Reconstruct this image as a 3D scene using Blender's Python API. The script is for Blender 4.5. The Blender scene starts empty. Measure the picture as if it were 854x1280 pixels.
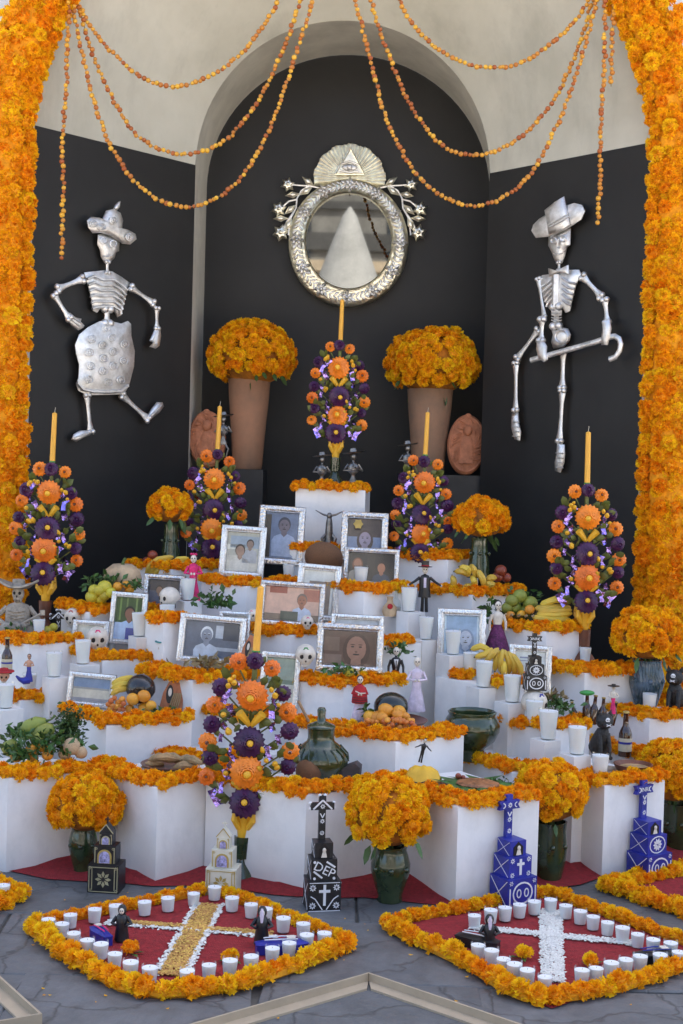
import bpy, math, random
from mathutils import Vector, Matrix
random.seed(7)
R = math.radians
sc = bpy.context.scene
col = sc.collection
# ---------------------------------------------------------------- camera
F_PX, W_PX, H_PX = 1685.0, 854.0, 1280.0
CAM = Vector((0, 0, 1.6))
ROLL, PITCH = R(1.6), R(1.70)
fw = Vector((0, math.cos(PITCH), -math.sin(PITCH)))
r0 = Vector((1, 0, 0)); u0 = Vector((0, math.sin(PITCH), math.cos(PITCH)))
rt = r0 * math.cos(ROLL) + u0 * math.sin(ROLL)
up = u0 * math.cos(ROLL) - r0 * math.sin(ROLL)
cd = bpy.data.cameras.new('camera'); co = bpy.data.objects.new('camera', cd); col.objects.link(co)
cd.sensor_fit = 'VERTICAL'; cd.sensor_height = 36; cd.sensor_width = 24
cd.lens = F_PX / H_PX * 36; cd.clip_end = 500
mw = Matrix.Identity(4)
for i in range(3):
    mw[i][0] = rt[i]; mw[i][1] = up[i]; mw[i][2] = -fw[i]; mw[i][3] = CAM[i]
co.matrix_world = mw
sc.camera = co
# ---------------------------------------------------------------- light
SUN_EL, SUN_AZ = R(56), R(20)          # azimuth: direction the light comes from (0 = +Y, -90 = -X)
w = bpy.data.worlds.new('World'); sc.world = w; w.use_nodes = True
nt = w.node_tree; bg = nt.nodes['Background']
sk = nt.nodes.new('ShaderNodeTexSky'); sk.sky_type = 'NISHITA'; sk.sun_disc = False
sk.sun_elevation = SUN_EL; sk.sun_rotation = SUN_AZ; sk.air_density = 1.0; sk.dust_density = 4.0; sk.ozone_density = 1.0
nt.links.new(sk.outputs[0], bg.inputs[0]); bg.inputs[1].default_value = 0.15
sl = bpy.data.lights.new('sun', 'SUN'); sl.energy = 5.0; sl.angle = R(.5); sl.color = (1, .93, .82)
so = bpy.data.objects.new('sun', sl); col.objects.link(so)
sdir = Vector((math.sin(SUN_AZ) * math.cos(SUN_EL), math.cos(SUN_AZ) * math.cos(SUN_EL), math.sin(SUN_EL)))
so.rotation_euler = sdir.to_track_quat('Z', 'Y').to_euler(); so.location = sdir * 30
vs = sc.view_settings
vs.view_transform = 'Standard'; vs.look = 'None'; vs.exposure = 1.86; vs.gamma = 1; vs.use_curve_mapping = False

# ---------------------------------------------------------------- pixel helpers (photo pixels 854x1280)
def ray(px, py):
    return fw * F_PX + rt * (px - W_PX / 2) - up * (py - H_PX / 2)
def P(px, py, Y):
    d = ray(px, py); return CAM + d * (Y / d.y)
def PZ(px, py, Z):
    d = ray(px, py); return CAM + d * ((Z - CAM.z) / d.z)
def PP(px, py, p0, n):
    d = ray(px, py); return CAM + d * ((p0 - CAM).dot(n) / d.dot(n))
def ml(n, Y): return n * Y / F_PX

# ---------------------------------------------------------------- materials
def S(r, g, b):
    f = lambda c: (c / 255 / 12.92) if c / 255 <= .04045 else ((c / 255 + .055) / 1.055) ** 2.4
    return (f(r), f(g), f(b))
MATS = {}
def mat(name, c, rough=.6, metal=0, var=.12, vscale=12, bump=0, bscale=60, coat=0, spec=.5, rnd=0, island=0, c2=None, btype='noise', sub=0, trans=0, emit=0, streak=None):
    if name in MATS: return MATS[name]
    m = bpy.data.materials.new(name); m.use_nodes = True; MATS[name] = m
    t = m.node_tree; N = t.nodes; L = t.links; b = N['Principled BSDF']
    b.inputs['Roughness'].default_value = rough; b.inputs['Metallic'].default_value = metal
    b.inputs['Coat Weight'].default_value = coat; b.inputs['Coat Roughness'].default_value = .08
    b.inputs['Specular IOR Level'].default_value = spec
    if sub:
        b.inputs['Subsurface Weight'].default_value = sub; b.inputs['Subsurface Radius'].default_value = (1, .8, .6); b.inputs['Subsurface Scale'].default_value = .01
    tc = N.new('ShaderNodeTexCoord')
    nz = N.new('ShaderNodeTexNoise'); nz.inputs['Scale'].default_value = vscale; nz.inputs['Detail'].default_value = 5; nz.inputs['Roughness'].default_value = .65
    L.new(tc.outputs['Object'], nz.inputs['Vector'])
    mx = N.new('ShaderNodeMix'); mx.data_type = 'RGBA'
    if c2 is None:
        a = tuple(x * (1 - var * 1.6) for x in c); d = tuple(min(1, x * (1 + var * 1.6)) for x in c)
    else: a, d = c, c2
    mx.inputs[6].default_value = (*a, 1); mx.inputs[7].default_value = (*d, 1)
    rp = N.new('ShaderNodeMapRange'); rp.inputs[1].default_value = .3; rp.inputs[2].default_value = .7
    L.new(nz.outputs[0], rp.inputs[0]); L.new(rp.outputs[0], mx.inputs[0])
    outc = mx.outputs[2]
    if streak:
        mp = N.new('ShaderNodeMapping'); mp.inputs['Scale'].default_value = streak[1]; n2 = N.new('ShaderNodeTexNoise'); n2.inputs['Scale'].default_value = 1; n2.inputs['Detail'].default_value = 8; n2.inputs['Roughness'].default_value = .7
        r2 = N.new('ShaderNodeMapRange'); r2.inputs[1].default_value = .5; r2.inputs[2].default_value = .78; r2.inputs[3].default_value = 1; r2.inputs[4].default_value = 1 - streak[0]
        L.new(tc.outputs['Object'], mp.inputs[0]); L.new(mp.outputs[0], n2.inputs['Vector']); L.new(n2.outputs[0], r2.inputs[0])
        m3 = N.new('ShaderNodeMix'); m3.data_type = 'RGBA'; m3.blend_type = 'MULTIPLY'; m3.inputs[0].default_value = 1; L.new(outc, m3.inputs[6]); L.new(r2.outputs[0], m3.inputs[7]); outc = m3.outputs[2]
    if rnd or island:
        hs = N.new('ShaderNodeHueSaturation')
        if rnd:
            oi = N.new('ShaderNodeObjectInfo'); src = oi.outputs['Random']; k = rnd
        else:
            ge = N.new('ShaderNodeNewGeometry'); src = ge.outputs['Random Per Island']; k = island
        m1 = N.new('ShaderNodeMapRange'); m1.inputs[3].default_value = .5 - .022 * k; m1.inputs[4].default_value = .5 + .022 * k
        m2 = N.new('ShaderNodeMapRange'); m2.inputs[3].default_value = 1 - .3 * k; m2.inputs[4].default_value = 1 + .25 * k
        L.new(src, m1.inputs[0]); L.new(src, m2.inputs[0])
        L.new(m1.outputs[0], hs.inputs['Hue']); L.new(m2.outputs[0], hs.inputs['Value']); L.new(outc, hs.inputs['Color']); outc = hs.outputs[0]
    L.new(outc, b.inputs['Base Color'])
    if bump:
        if btype == 'voronoi':
            bt = N.new('ShaderNodeTexVoronoi'); bt.inputs['Scale'].default_value = bscale; bo = bt.outputs['Distance']
        elif btype == 'wave':
            bt = N.new('ShaderNodeTexWave'); bt.inputs['Scale'].default_value = bscale; bt.inputs['Distortion'].default_value = 6; bt.inputs['Detail'].default_value = 2; bo = bt.outputs['Fac']
        else:
            bt = N.new('ShaderNodeTexNoise'); bt.inputs['Scale'].default_value = bscale; bt.inputs['Detail'].default_value = 6; bo = bt.outputs[0]
        L.new(tc.outputs['Object'], bt.inputs['Vector'])
        bp = N.new('ShaderNodeBump'); bp.inputs['Strength'].default_value = bump; bp.inputs['Distance'].default_value = .01
        L.new(bo, bp.inputs['Height']); L.new(bp.outputs[0], b.inputs['Normal'])
    if trans:
        o = N['Material Output']; ts = N.new('ShaderNodeBsdfTranslucent'); L.new(outc, ts.inputs[0])
        ms = N.new('ShaderNodeMixShader'); ms.inputs[0].default_value = trans
        L.new(b.outputs[0], ms.inputs[1]); L.new(ts.outputs[0], ms.inputs[2]); L.new(ms.outputs[0], o.inputs[0])
    if emit:
        b.inputs['Emission Color'].default_value = (*c, 1); b.inputs['Emission Strength'].default_value = emit
    return m
def glass_mat():
    m = bpy.data.materials.new('clear_glass'); m.use_nodes = True; MATS['glass'] = m
    t = m.node_tree; N = t.nodes; L = t.links; o = N['Material Output']; N.remove(N['Principled BSDF'])
    tr = N.new('ShaderNodeBsdfTransparent'); tr.inputs[0].default_value = (.93, .95, .94, 1)
    gl = N.new('ShaderNodeBsdfGlossy'); gl.inputs['Roughness'].default_value = .04
    fr = N.new('ShaderNodeLayerWeight'); fr.inputs[0].default_value = .25
    ad = N.new('ShaderNodeMath'); ad.operation = 'MULTIPLY_ADD'; ad.inputs[1].default_value = .32; ad.inputs[2].default_value = .012
    ms = N.new('ShaderNodeMixShader'); L.new(fr.outputs['Fresnel'], ad.inputs[0]); L.new(ad.outputs[0], ms.inputs[0])
    L.new(tr.outputs[0], ms.inputs[1]); L.new(gl.outputs[0], ms.inputs[2]); L.new(ms.outputs[0], o.inputs[0])
    return m
GLASS = glass_mat()
M = {}
M['white'] = mat('white_paint', (.755, .74, .72), .6, var=.04, vscale=4, bump=.10, bscale=28, streak=(.14, (9, 9, 5)))
M['black_wall'] = mat('black_wall_paint', (.0092, .0089, .0088), .6, streak=(.3, (5, 5, .9)), var=.25, vscale=2.5, bump=.05, bscale=40)
M['vault'] = mat('cream_vault_plaster', S(180, 178, 164), .85, streak=(.24, (3.5, 3.5, .9)), c2=S(204, 202, 189), vscale=1.6, bump=.12, bscale=14)
M['facade'] = mat('pale_facade_plaster', S(200, 205, 210), .85, var=.06, vscale=3, bump=.1)
M['pine'] = mat('plinth_black', (.02, .02, .021), .5, var=.2)
ORG = [((.93, .37, .007), 'a'), ((.95, .45, .009), 'b'), ((.96, .55, .013), 'c'), ((.92, .31, .006), 'd')]
MAR = [mat('marigold_' + n, c, .75, var=.10, vscale=30, island=.6, trans=.3, spec=.15) for c, n in ORG]
MAR_IN = mat('marigold_heart', (.88, .33, .007), .9, var=.2, vscale=40)
M['leaf'] = mat('leaf_green', (.05, .115, .025), .5, var=.3, vscale=20, rnd=.6)
M['stem'] = mat('stem_green', (.07, .12, .03), .6, var=.2)
M['silver'] = mat('tin_sheet', (.86, .84, .80), .5, 1, var=.22, vscale=14, bump=.22, bscale=38)
M['silver_orn'] = mat('embossed_silver', (.94, .86, .69), .34, 1, var=.10, vscale=30, bump=.3, bscale=45, btype='voronoi')
M['frame_a'] = mat('frame_silver_scroll', (.94, .92, .90), .3, 1, c2=(.42, .40, .38), vscale=130, bump=.35, bscale=75, btype='voronoi')
M['frame_b'] = mat('frame_silver_wave', (.96, .95, .93), .34, 1, c2=(.62, .60, .58), vscale=120, bump=.4, bscale=40, btype='wave')
M['pewter'] = mat('dark_pewter', (.22, .21, .20), .42, 1, var=.3, vscale=25, bump=.3)
M['terra'] = mat('terracotta', S(172, 124, 94), .8, c2=S(128, 100, 80), vscale=4, bump=.1, bscale=50)
M['terra2'] = mat('terracotta_relief', S(172, 110, 78), .8, var=.2, vscale=18, bump=.5, bscale=55)
M['green_glaze'] = mat('green_glaze', (.012, .028, .011), .16, var=.5, vscale=11, bump=.3, bscale=24, coat=.6, c2=(.045, .062, .024))
M['wax_yellow'] = mat('candle_wax_yellow', (.78, .40, .045), .45, var=.06, sub=.2)
M['wax'] = mat('candle_wax_white', (.83, .83, .84), .5, var=.02, sub=.25)
M['wick'] = mat('wick', (.5, .45, .36), .9)
M['w_orange'] = mat('wax_flower_orange', (.82, .20, .012), .4, var=.12, vscale=30, rnd=.3)
M['w_purple'] = mat('wax_flower_purple', (.048, .008, .056), .42, var=.25, vscale=30, rnd=.4)
M['w_yellow'] = mat('wax_yellow', (.80, .44, .03), .45, var=.12)
M['w_green'] = mat('wax_leaf', (.12, .14, .03), .45, var=.25, rnd=.5)
M['foil'] = mat('purple_foil', (.36, .25, .85), .16, 1, var=.3, vscale=18, bump=.8, bscale=30)
M['brown'] = mat('brown_clay', (.16, .055, .028), .5, var=.2)
M['bone'] = mat('bone_white', (.62, .56, .48), .6, var=.14, vscale=25)
M['black'] = mat('black_paint', (.012, .012, .014), .4, var=.3, vscale=30)
M['dark'] = mat('dark_hollow', (.015, .01, .008), .8)
M['wpaint'] = mat('white_line_paint', (.72, .72, .74), .6, var=.05)
M['blue'] = mat('blue_paint', (.018, .026, .27), .42, var=.2, vscale=15)
M['gold'] = mat('gold_paint', (.42, .30, .08), .5, var=.2)
M['red_cloth'] = mat('red_cloth', (.36, .012, .018), .8, var=.2, vscale=40)
M['pink'] = mat('pink_cloth', (.62, .02, .14), .7, var=.25, vscale=40)
M['violet'] = mat('violet_cloth', (.12, .02, .09), .75, var=.4, vscale=60, bump=.6, bscale=120)
M['lilac'] = mat('lilac_white_cloth', (.60, .52, .62), .7, var=.15, vscale=40, bump=.3)
M['yellow_cloth'] = mat('yellow_cloth', (.75, .43, .03), .6, var=.1)
M['hair'] = mat('black_hair', (.01, .008, .008), .5)
M['skin'] = mat('figurine_skin', (.50, .27, .17), .6, var=.1)
M['clay_grey'] = mat('grey_clay', (.30, .26, .21), .75, var=.3, vscale=25, bump=.6, bscale=60)
M['wood'] = mat('light_wood', (.35, .22, .12), .7, var=.2)
M['bottle'] = mat('brown_glass', (.045, .012, .004), .08, var=.2, coat=.8)
M['blabel'] = mat('bottle_label', (.55, .50, .36), .6, var=.1)
M['banana'] = mat('banana_skin', (.72, .45, .045), .5, var=.15, vscale=25, c2=(.55, .42, .06), rnd=.4)
M['banana_tip'] = mat('banana_tip', (.10, .07, .02), .7)
M['orange'] = mat('orange_peel', (.78, .26, .022), .45, c2=(.62, .36, .03), vscale=9, bump=.15, bscale=150, rnd=.5)
M['lime'] = mat('green_orange_peel', (.34, .36, .03), .45, c2=(.58, .42, .04), vscale=8, bump=.15, bscale=150, rnd=.5)
M['guava'] = mat('tejocote_skin', (.66, .30, .035), .5, c2=(.52, .10, .03), vscale=30, rnd=.9)
M['tej'] = mat('tejocote_string_skin', (.60, .31, .03), .5, c2=(.50, .13, .02), vscale=60, rnd=1.3)
M['twine'] = mat('twine', (.25, .18, .08), .9)
M['apple'] = mat('dark_red_fruit', (.16, .02, .02), .35, c2=(.32, .08, .03), vscale=12)
M['squash'] = mat('squash_skin', (.15, .20, .03), .5, c2=(.30, .30, .05), vscale=8, rnd=.4)
M['tuber'] = mat('tan_tuber', (.50, .36, .22), .85, var=.2, bump=.3)
M['coconut'] = mat('coconut_husk', (.20, .095, .045), .9, var=.35, vscale=35, bump=.6, bscale=80)
M['bread'] = mat('bread', (.42, .27, .13), .8, var=.3, vscale=15, bump=.4)
M['husk'] = mat('dry_husk', (.34, .24, .12), .8, var=.35, vscale=14, bump=.3)
M['dish'] = mat('clay_dish', (.13, .05, .03), .35, var=.2)
M['mole'] = mat('brown_stew', (.30, .12, .045), .5, var=.35, vscale=40, bump=.6)
M['red_sand'] = mat('red_sawdust', (.31, .017, .021), .95, var=.22, vscale=60, bump=.9, bscale=260)
M['corn'] = mat('corn_kernel', (.56, .31, .075), .6, island=1, var=.15)
M['bean'] = mat('white_bean', (.74, .72, .66), .6, island=.5, var=.05)
M['stone'] = None
M['rail'] = mat('tan_steel', (.40, .32, .225), .5, var=.08, vscale=6, bump=.06)
M['turq'] = mat('turquoise_paint', (.02, .20, .22), .45, var=.15)
M['greenp'] = mat('green_paint', (.04, .25, .05), .5)

# ---------------------------------------------------------------- mesh helper
class MB:
    def __init__(s): s.v = []; s.f = []; s.m = []
    def add(s, v, f, m=0):
        o = len(s.v); s.v += [tuple(x) for x in v]
        s.f += [tuple(i + o for i in q) for q in f]; s.m += [m] * len(f); return s
    def box(s, c, d, rz=0, m=0, top=1):
        x, y, z = [k / 2 for k in d]; ca, sa = math.cos(rz), math.sin(rz); v = []
        for a, b, e in ((-1, -1, -1), (1, -1, -1), (1, 1, -1), (-1, 1, -1), (-1, -1, 1), (1, -1, 1), (1, 1, 1), (-1, 1, 1)):
            k = top if e > 0 else 1
            X, Y = a * x * k, b * y * k
            v.append((c[0] + X * ca - Y * sa, c[1] + X * sa + Y * ca, c[2] + e * z))
        return s.add(v, [(3, 2, 1, 0), (4, 5, 6, 7), (0, 1, 5, 4), (1, 2, 6, 5), (2, 3, 7, 6), (3, 0, 4, 7)], m)
    def tube(s, pts, rad, n=8, m=0, flat=None, fk=.5):
        pts = [Vector(p) for p in pts]; k = len(pts)
        rad = [rad] * k if not hasattr(rad, '__len__') else rad
        v = []; f = []; prev = None
        for i, p in enumerate(pts):
            t = (pts[min(i + 1, k - 1)] - pts[max(i - 1, 0)]).normalized()
            if flat is not None: a = Vector(flat) - t * t.dot(Vector(flat))
            elif prev is None: a = t.orthogonal()
            else: a = prev - t * prev.dot(t)
            a = a.normalized() if a.length > 1e-6 else t.orthogonal().normalized()
            prev = a; b = t.cross(a)
            for j in range(n):
                q = 2 * math.pi * j / n
                v.append(p + a * (math.cos(q) * rad[i] * (fk if flat is not None else 1)) + b * (math.sin(q) * rad[i]))
        for i in range(k - 1):
            for j in range(n): f.append((i * n + j, i * n + (j + 1) % n, (i + 1) * n + (j + 1) % n, (i + 1) * n + j))
        f.append(tuple(reversed(range(n)))); f.append(tuple((k - 1) * n + j for j in range(n)))
        return s.add(v, f, m)
    def lathe(s, prof, n=20, c=(0, 0, 0), m=0, sx=1, sy=1, rot=None, cap=True, wob=0, nw=0):
        v = []; f = []; k = len(prof); c = Vector(c)
        for r, z in prof:
            for j in range(n):
                q = 2 * math.pi * j / n; rr = r * (1 + wob * math.cos(nw * q)) if wob else r
                p = Vector((math.cos(q) * rr * sx, math.sin(q) * rr * sy, z))
                if rot: p = rot @ p
                v.append(c + p)
        for i in range(k - 1):
            for j in range(n): f.append((i * n + j, i * n + (j + 1) % n, (i + 1) * n + (j + 1) % n, (i + 1) * n + j))
        if cap:
            f.append(tuple(reversed(range(n)))); f.append(tuple((k - 1) * n + j for j in range(n)))
        return s.add(v, f, m)
    def ell(s, c, r, nu=12, nv=8, m=0, rot=None, jit=0):
        if not hasattr(r, '__len__'): r = (r, r, r)
        c = Vector(c); v = []; f = []
        for i in range(nv + 1):
            a = math.pi * i / nv
            for j in range(nu):
                q = 2 * math.pi * j / nu; k = 1 + (random.uniform(-jit, jit) if 0 < i < nv else 0)
                p = Vector((math.sin(a) * math.cos(q) * r[0] * k, math.sin(a) * math.sin(q) * r[1] * k, -math.cos(a) * r[2] * k))
                if rot: p = rot @ p
                v.append(c + p)
        for i in range(nv):
            for j in range(nu): f.append((i * nu + j, i * nu + (j + 1) % nu, (i + 1) * nu + (j + 1) % nu, (i + 1) * nu + j))
        return s.add(v, f, m)
    def slab(s, pts, off, m=0, m2=None):
        """pts: outline on the front, off: vector to the back"""
        n = len(pts); off = Vector(off); pts = [Vector(p) for p in pts]
        v = pts + [p + off for p in pts]
        s.add(v, [tuple(range(n))], m)
        o = len(s.v) - 2 * n
        s.f.append(tuple(o + n + i for i in reversed(range(n)))); s.m.append(m)
        for i in range(n):
            s.f.append((o + i, o + n + i, o + n + (i + 1) % n, o + (i + 1) % n)); s.m.append(m if m2 is None else m2)
        return s
    def dome(s, pts, nrm, th, h, m=0, k=.72):
        """sheet-metal pillow: outline pts, raised along nrm"""
        n = len(pts); pts = [Vector(p) for p in pts]; nrm = Vector(nrm); c = sum(pts, Vector()) / n
        v = [p - nrm * th for p in pts] + pts + [c + (p - c) * k + nrm * h * .7 for p in pts] + [c + (p - c) * k * .5 + nrm * h * .85 for p in pts] + [c + nrm * h * .9]
        f = []
        for r in range(3):
            for i in range(n): f.append((r * n + i, r * n + (i + 1) % n, (r + 1) * n + (i + 1) % n, (r + 1) * n + i))
        for i in range(n): f.append((3 * n + i, 3 * n + (i + 1) % n, 4 * n))
        f.append(tuple(reversed(range(n))))
        return s.add(v, f, m)
    def mesh(s, name, mats, sharp=40):
        me = bpy.data.meshes.new(name); me.from_pydata(s.v, [], s.f)
        for q in (mats if isinstance(mats, (list, tuple)) else [mats]): me.materials.append(q)
        me.polygons.foreach_set('material_index', s.m)
        me.polygons.foreach_set('use_smooth', [True] * len(s.f))
        me.validate(); me.update()
        try: me.set_sharp_from_angle(angle=R(sharp))
        except Exception: pass
        return me
    def build(s, name, mats, parent=None, loc=None, sharp=40):
        o = bpy.data.objects.new(name, s.mesh(name, mats, sharp)); col.objects.link(o)
        if parent: o.parent = parent
        if loc is not None: o.location = loc
        return o
def tag(o, label=None, cat=None, group=None, kind=None):
    if label: o['label'] = label
    if cat: o['category'] = cat
    if group: o['group'] = group
    if kind: o['kind'] = kind
    return o
def thing(name, label, cat, loc=(0, 0, 0), rz=0, group=None, rx=0, ry=0, s=1):
    o = bpy.data.objects.new(name, None); col.objects.link(o); o.empty_display_size = .02
    o.location = loc; o.rotation_euler = (rx, ry, rz); o.scale = (s, s, s)
    return tag(o, label, cat, group)
def link_mesh(name, me, parent=None, loc=None, rot=None, s=None):
    o = bpy.data.objects.new(name, me); col.objects.link(o)
    if parent: o.parent = parent
    if loc is not None: o.location = loc
    if rot is not None: o.rotation_euler = rot
    if s is not None: o.scale = (s, s, s) if not hasattr(s, '__len__') else s
    return o
def copy_tree(o, parent=None):
    c = o.copy(); col.objects.link(c); c.parent = parent
    for ch in list(o.children): copy_tree(ch, c)
    return c
def text_mb(txt, size, mb, xf, m=0):
    cu = bpy.data.curves.new('lettering', 'FONT'); cu.body = txt; cu.size = size; cu.align_x = 'CENTER'; cu.align_y = 'CENTER'; cu.extrude = .0006; cu.resolution_u = 2
    o = bpy.data.objects.new('lettering', cu); col.objects.link(o)
    dg = bpy.context.evaluated_depsgraph_get(); me = bpy.data.meshes.new_from_object(o.evaluated_get(dg))
    mb.add([xf(v.co) for v in me.vertices], [tuple(p.vertices) for p in me.polygons], m)
    bpy.data.objects.remove(o); bpy.data.curves.remove(cu); bpy.data.meshes.remove(me)

# ================================================================ THE PLACE
XC = -.05; ZS = 3.39; YF, YB, YR = 7.2, 8.03, 8.68; HF, HB = 1.63, .87
# --- ground: stone flags
def plaza_mat():
    m = mat('plaza_paving', (.50, .46, .40), .85, var=.12, vscale=.6, bump=.1, bscale=5); return m
g = MB(); g.box((0, 10, -.09), (160, 160, .1)); gr = g.build('ground', plaza_mat()); gr['kind'] = 'structure'
def stone_mat():
    m = mat('slate_flag', (.080, .082, .084), .6, var=.25, vscale=4.5, bump=.95, bscale=15, rnd=.5, c2=(.145, .151, .157), streak=(.35, (7, 3, 7)))
    t = m.node_tree; N = t.nodes; L = t.links; b = N['Principled BSDF']
    tc = N.new('ShaderNodeTexCoord'); no = N.new('ShaderNodeTexNoise'); no.inputs['Scale'].default_value = 3; no.inputs['Detail'].default_value = 4
    va = N.new('ShaderNodeVectorMath'); va.operation = 'MULTIPLY_ADD'; va.inputs[1].default_value = (.5, .5, .5)
    L.new(tc.outputs['Object'], no.inputs['Vector']); L.new(no.outputs['Color'], va.inputs[0]); L.new(tc.outputs['Object'], va.inputs[2])
    vo = N.new('ShaderNodeTexVoronoi'); vo.feature = 'DISTANCE_TO_EDGE'; vo.inputs['Scale'].default_value = 2.1; L.new(va.outputs[0], vo.inputs['Vector'])
    mr = N.new('ShaderNodeMapRange'); mr.inputs[1].default_value = .0; mr.inputs[2].default_value = .02; L.new(vo.outputs['Distance'], mr.inputs[0])
    bp2 = N.new('ShaderNodeBump'); bp2.inputs['Strength'].default_value = .35; bp2.inputs['Distance'].default_value = .006; L.new(mr.outputs[0], bp2.inputs['Height'])
    old = b.inputs['Normal'].links[0].from_socket; L.new(old, bp2.inputs['Normal']); L.new(bp2.outputs[0], b.inputs['Normal'])
    oc = b.inputs['Base Color'].links[0].from_socket
    mm = N.new('ShaderNodeMix'); mm.data_type = 'RGBA'; mm.inputs[6].default_value = (.065, .066, .066, 1); L.new(mr.outputs[0], mm.inputs[0]); L.new(oc, mm.inputs[7]); L.new(mm.outputs[2], b.inputs['Base Color'])
    return m
M['stone'] = stone_mat()
b = MB(); b.box((0, 4.6, -.0195), (9.4, 6.1, .02)); b.build('joint_bed', mat('joint_earth', (.07, .065, .058), .95, var=.3), gr)
rows = [1.6, 2.3, 3.0, 3.62, 4.18, 4.75, 5.33, 5.95, 6.6, 7.4]
rf = random.Random(3)
for i in range(len(rows) - 1):
    x = -4.2 + rf.random() * .5
    while x < 4.2:
        wd = rf.uniform(.55, 1.15); j = lambda: rf.uniform(-.022, .022)
        y0, y1 = rows[i] + .005, rows[i + 1] - .005; x0, x1 = x + .005, x + wd - .005
        pts = []
        cs = [(x0 + j(), y0 + j() * .5), (x1 + j(), y0 + j() * .5), (x1 + j(), y1 + j() * .5), (x0 + j(), y1 + j() * .5)]
        for a in range(4):
            p, q = cs[a], cs[(a + 1) % 4]
            for t in (0, .33, .67):
                pts.append((p[0] + (q[0] - p[0]) * t + j() * .25, p[1] + (q[1] - p[1]) * t + j() * .25))
        cx = (x0 + x1) / 2; cy = (y0 + y1) / 2; zt = rf.uniform(-.0015, .0015)
        b = MB(); n = len(pts)
        v = [(a - cx, c - cy, -.04) for a, c in pts] + [(a - cx, c - cy, -.006 + zt) for a, c in pts] + [((a - cx) * .985, (c - cy) * .98, zt) for a, c in pts]
        f = [(k, (k + 1) % n, n + (k + 1) % n, n + k) for k in range(n)] + [(n + k, n + (k + 1) % n, 2 * n + (k + 1) % n, 2 * n + k) for k in range(n)] + [tuple(2 * n + k for k in range(n))]
        b.add(v, f); b.build('paving_stone', M['stone'], gr, (cx, cy, 0)); x += wd

# --- chapel niche: splayed panels, splayed vault, recess, facade
niche = thing('arched_niche', 'cream and charcoal arched wall niche behind the altar', 'niche', (XC, YF, 0))
def nb(mb, name, m): return mb.build(name, m, niche)
def loc(x, y, z): return (x - XC, y - YF, z)
for s in (-1, 1):
    b = MB(); a = Vector(loc(XC + s * HF, YF, 0)); c = Vector(loc(XC + s * HB, YB, 0)); nn = Vector((s * (YB - YF), HF - HB, 0)).normalized() * .1
    b.slab([a, c, c + Vector((0, 0, ZS)), a + Vector((0, 0, ZS))], nn); nb(b, 'side_panel', M['black_wall'])
def arc(cx, r, y, z, n=40, rz=None):
    return [loc(cx - r * math.cos(math.pi * i / n), y, z + (rz or r) * math.sin(math.pi * i / n)) for i in range(n + 1)]
b = MB(); fa = arc(XC, HF, YF, ZS, 48); ba = arc(XC, HB, YB, ZS, 48); n = 49
for a_ in (fa, ba): a_[0] = (a_[0][0] - .006, a_[0][1], ZS - .04); a_[-1] = (a_[-1][0] + .006, a_[-1][1], ZS - .04)
steps = 5; v = []
for k in range(steps + 1):
    t = k / steps
    for p, q in zip(fa, ba): v.append(Vector(p).lerp(Vector(q), t))
b.add(v, [(k * n + i, (k + 1) * n + i, (k + 1) * n + i + 1, k * n + i + 1) for k in range(steps) for i in range(n - 1)]); nb(b, 'splayed_vault', M['vault'])
# recess: reveal from back edge of splay to back wall
xl, xr = XC - HB, XC + HB; xl2, xr2 = XC - HB, XC + HB + .072
c2 = (xl2 + xr2) / 2; r2 = (xr2 - xl2) / 2
b = MB(); A = [loc(xl, YB, 0)] + arc(XC, HB, YB, ZS, 40) + [loc(xr, YB, 0)]; B = [loc(xl2, YR, 0)] + arc(c2, r2, YR, ZS, 40, HB) + [loc(xr2, YR, 0)]
n = len(A); b.add(A + B, [(i, n + i, n + i + 1, i + 1) for i in range(n - 2)]); nb(b, 'arch_reveal', mat('cream_reveal', S(200, 197, 185), .85, var=.1, vscale=4))
b = MB(); b.add([A[-2], A[-1], B[-1], B[-2]], [(0, 1, 2, 3)]); nb(b, 'dark_reveal', M['black_wall'])
b = MB(); b.slab([loc(xl - .3, YR + .002, 0), loc(xr + .4, YR + .002, 0), loc(xr + .4, YR + .002, ZS + 1.2), loc(xl - .3, YR + .002, ZS + 1.2)], (0, .1, 0)); nb(b, 'back_wall', M['black_wall'])
# facade in front plane with arch opening
b = MB(); fo = [loc(XC - HF, YF, 0)] + fa + [loc(XC + HF, YF, 0)]
wx, wz = 6.5, 9.6
pts = []
for i, p in enumerate(fo):
    pts.append(p)
outer = []
for p in fo:
    x, z = p[0], p[2]
    if z <= ZS + .01: outer.append((math.copysign(wx, x), 0, z))
    else:
        ang = math.atan2(z - ZS, x); k = min(wx / max(abs(math.cos(ang)), 1e-4), (wz - ZS) / max(math.sin(ang), 1e-4)); outer.append((math.cos(ang) * k, 0, ZS + math.sin(ang) * k))
n = len(fo); b.add([(p[0], 0, p[2]) for p in fo] + outer + [(-wx, 0, wz), (wx, 0, wz)], [(i, i + 1, n + i + 1, n + i) for i in range(n - 1)])
k1 = next(i for i in range(n - 1) if outer[i][2] < wz - .01 <= outer[i + 1][2] + .02); k2 = next(i for i in range(n - 1) if outer[i][2] >= wz - .01 > outer[i + 1][2])
b.f += [(n + k1, n + k1 + 1, 2 * n), (n + k2, n + k2 + 1, 2 * n + 1)]; b.m += [0, 0]
nb(b, 'front_wall', M['facade'])

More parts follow.
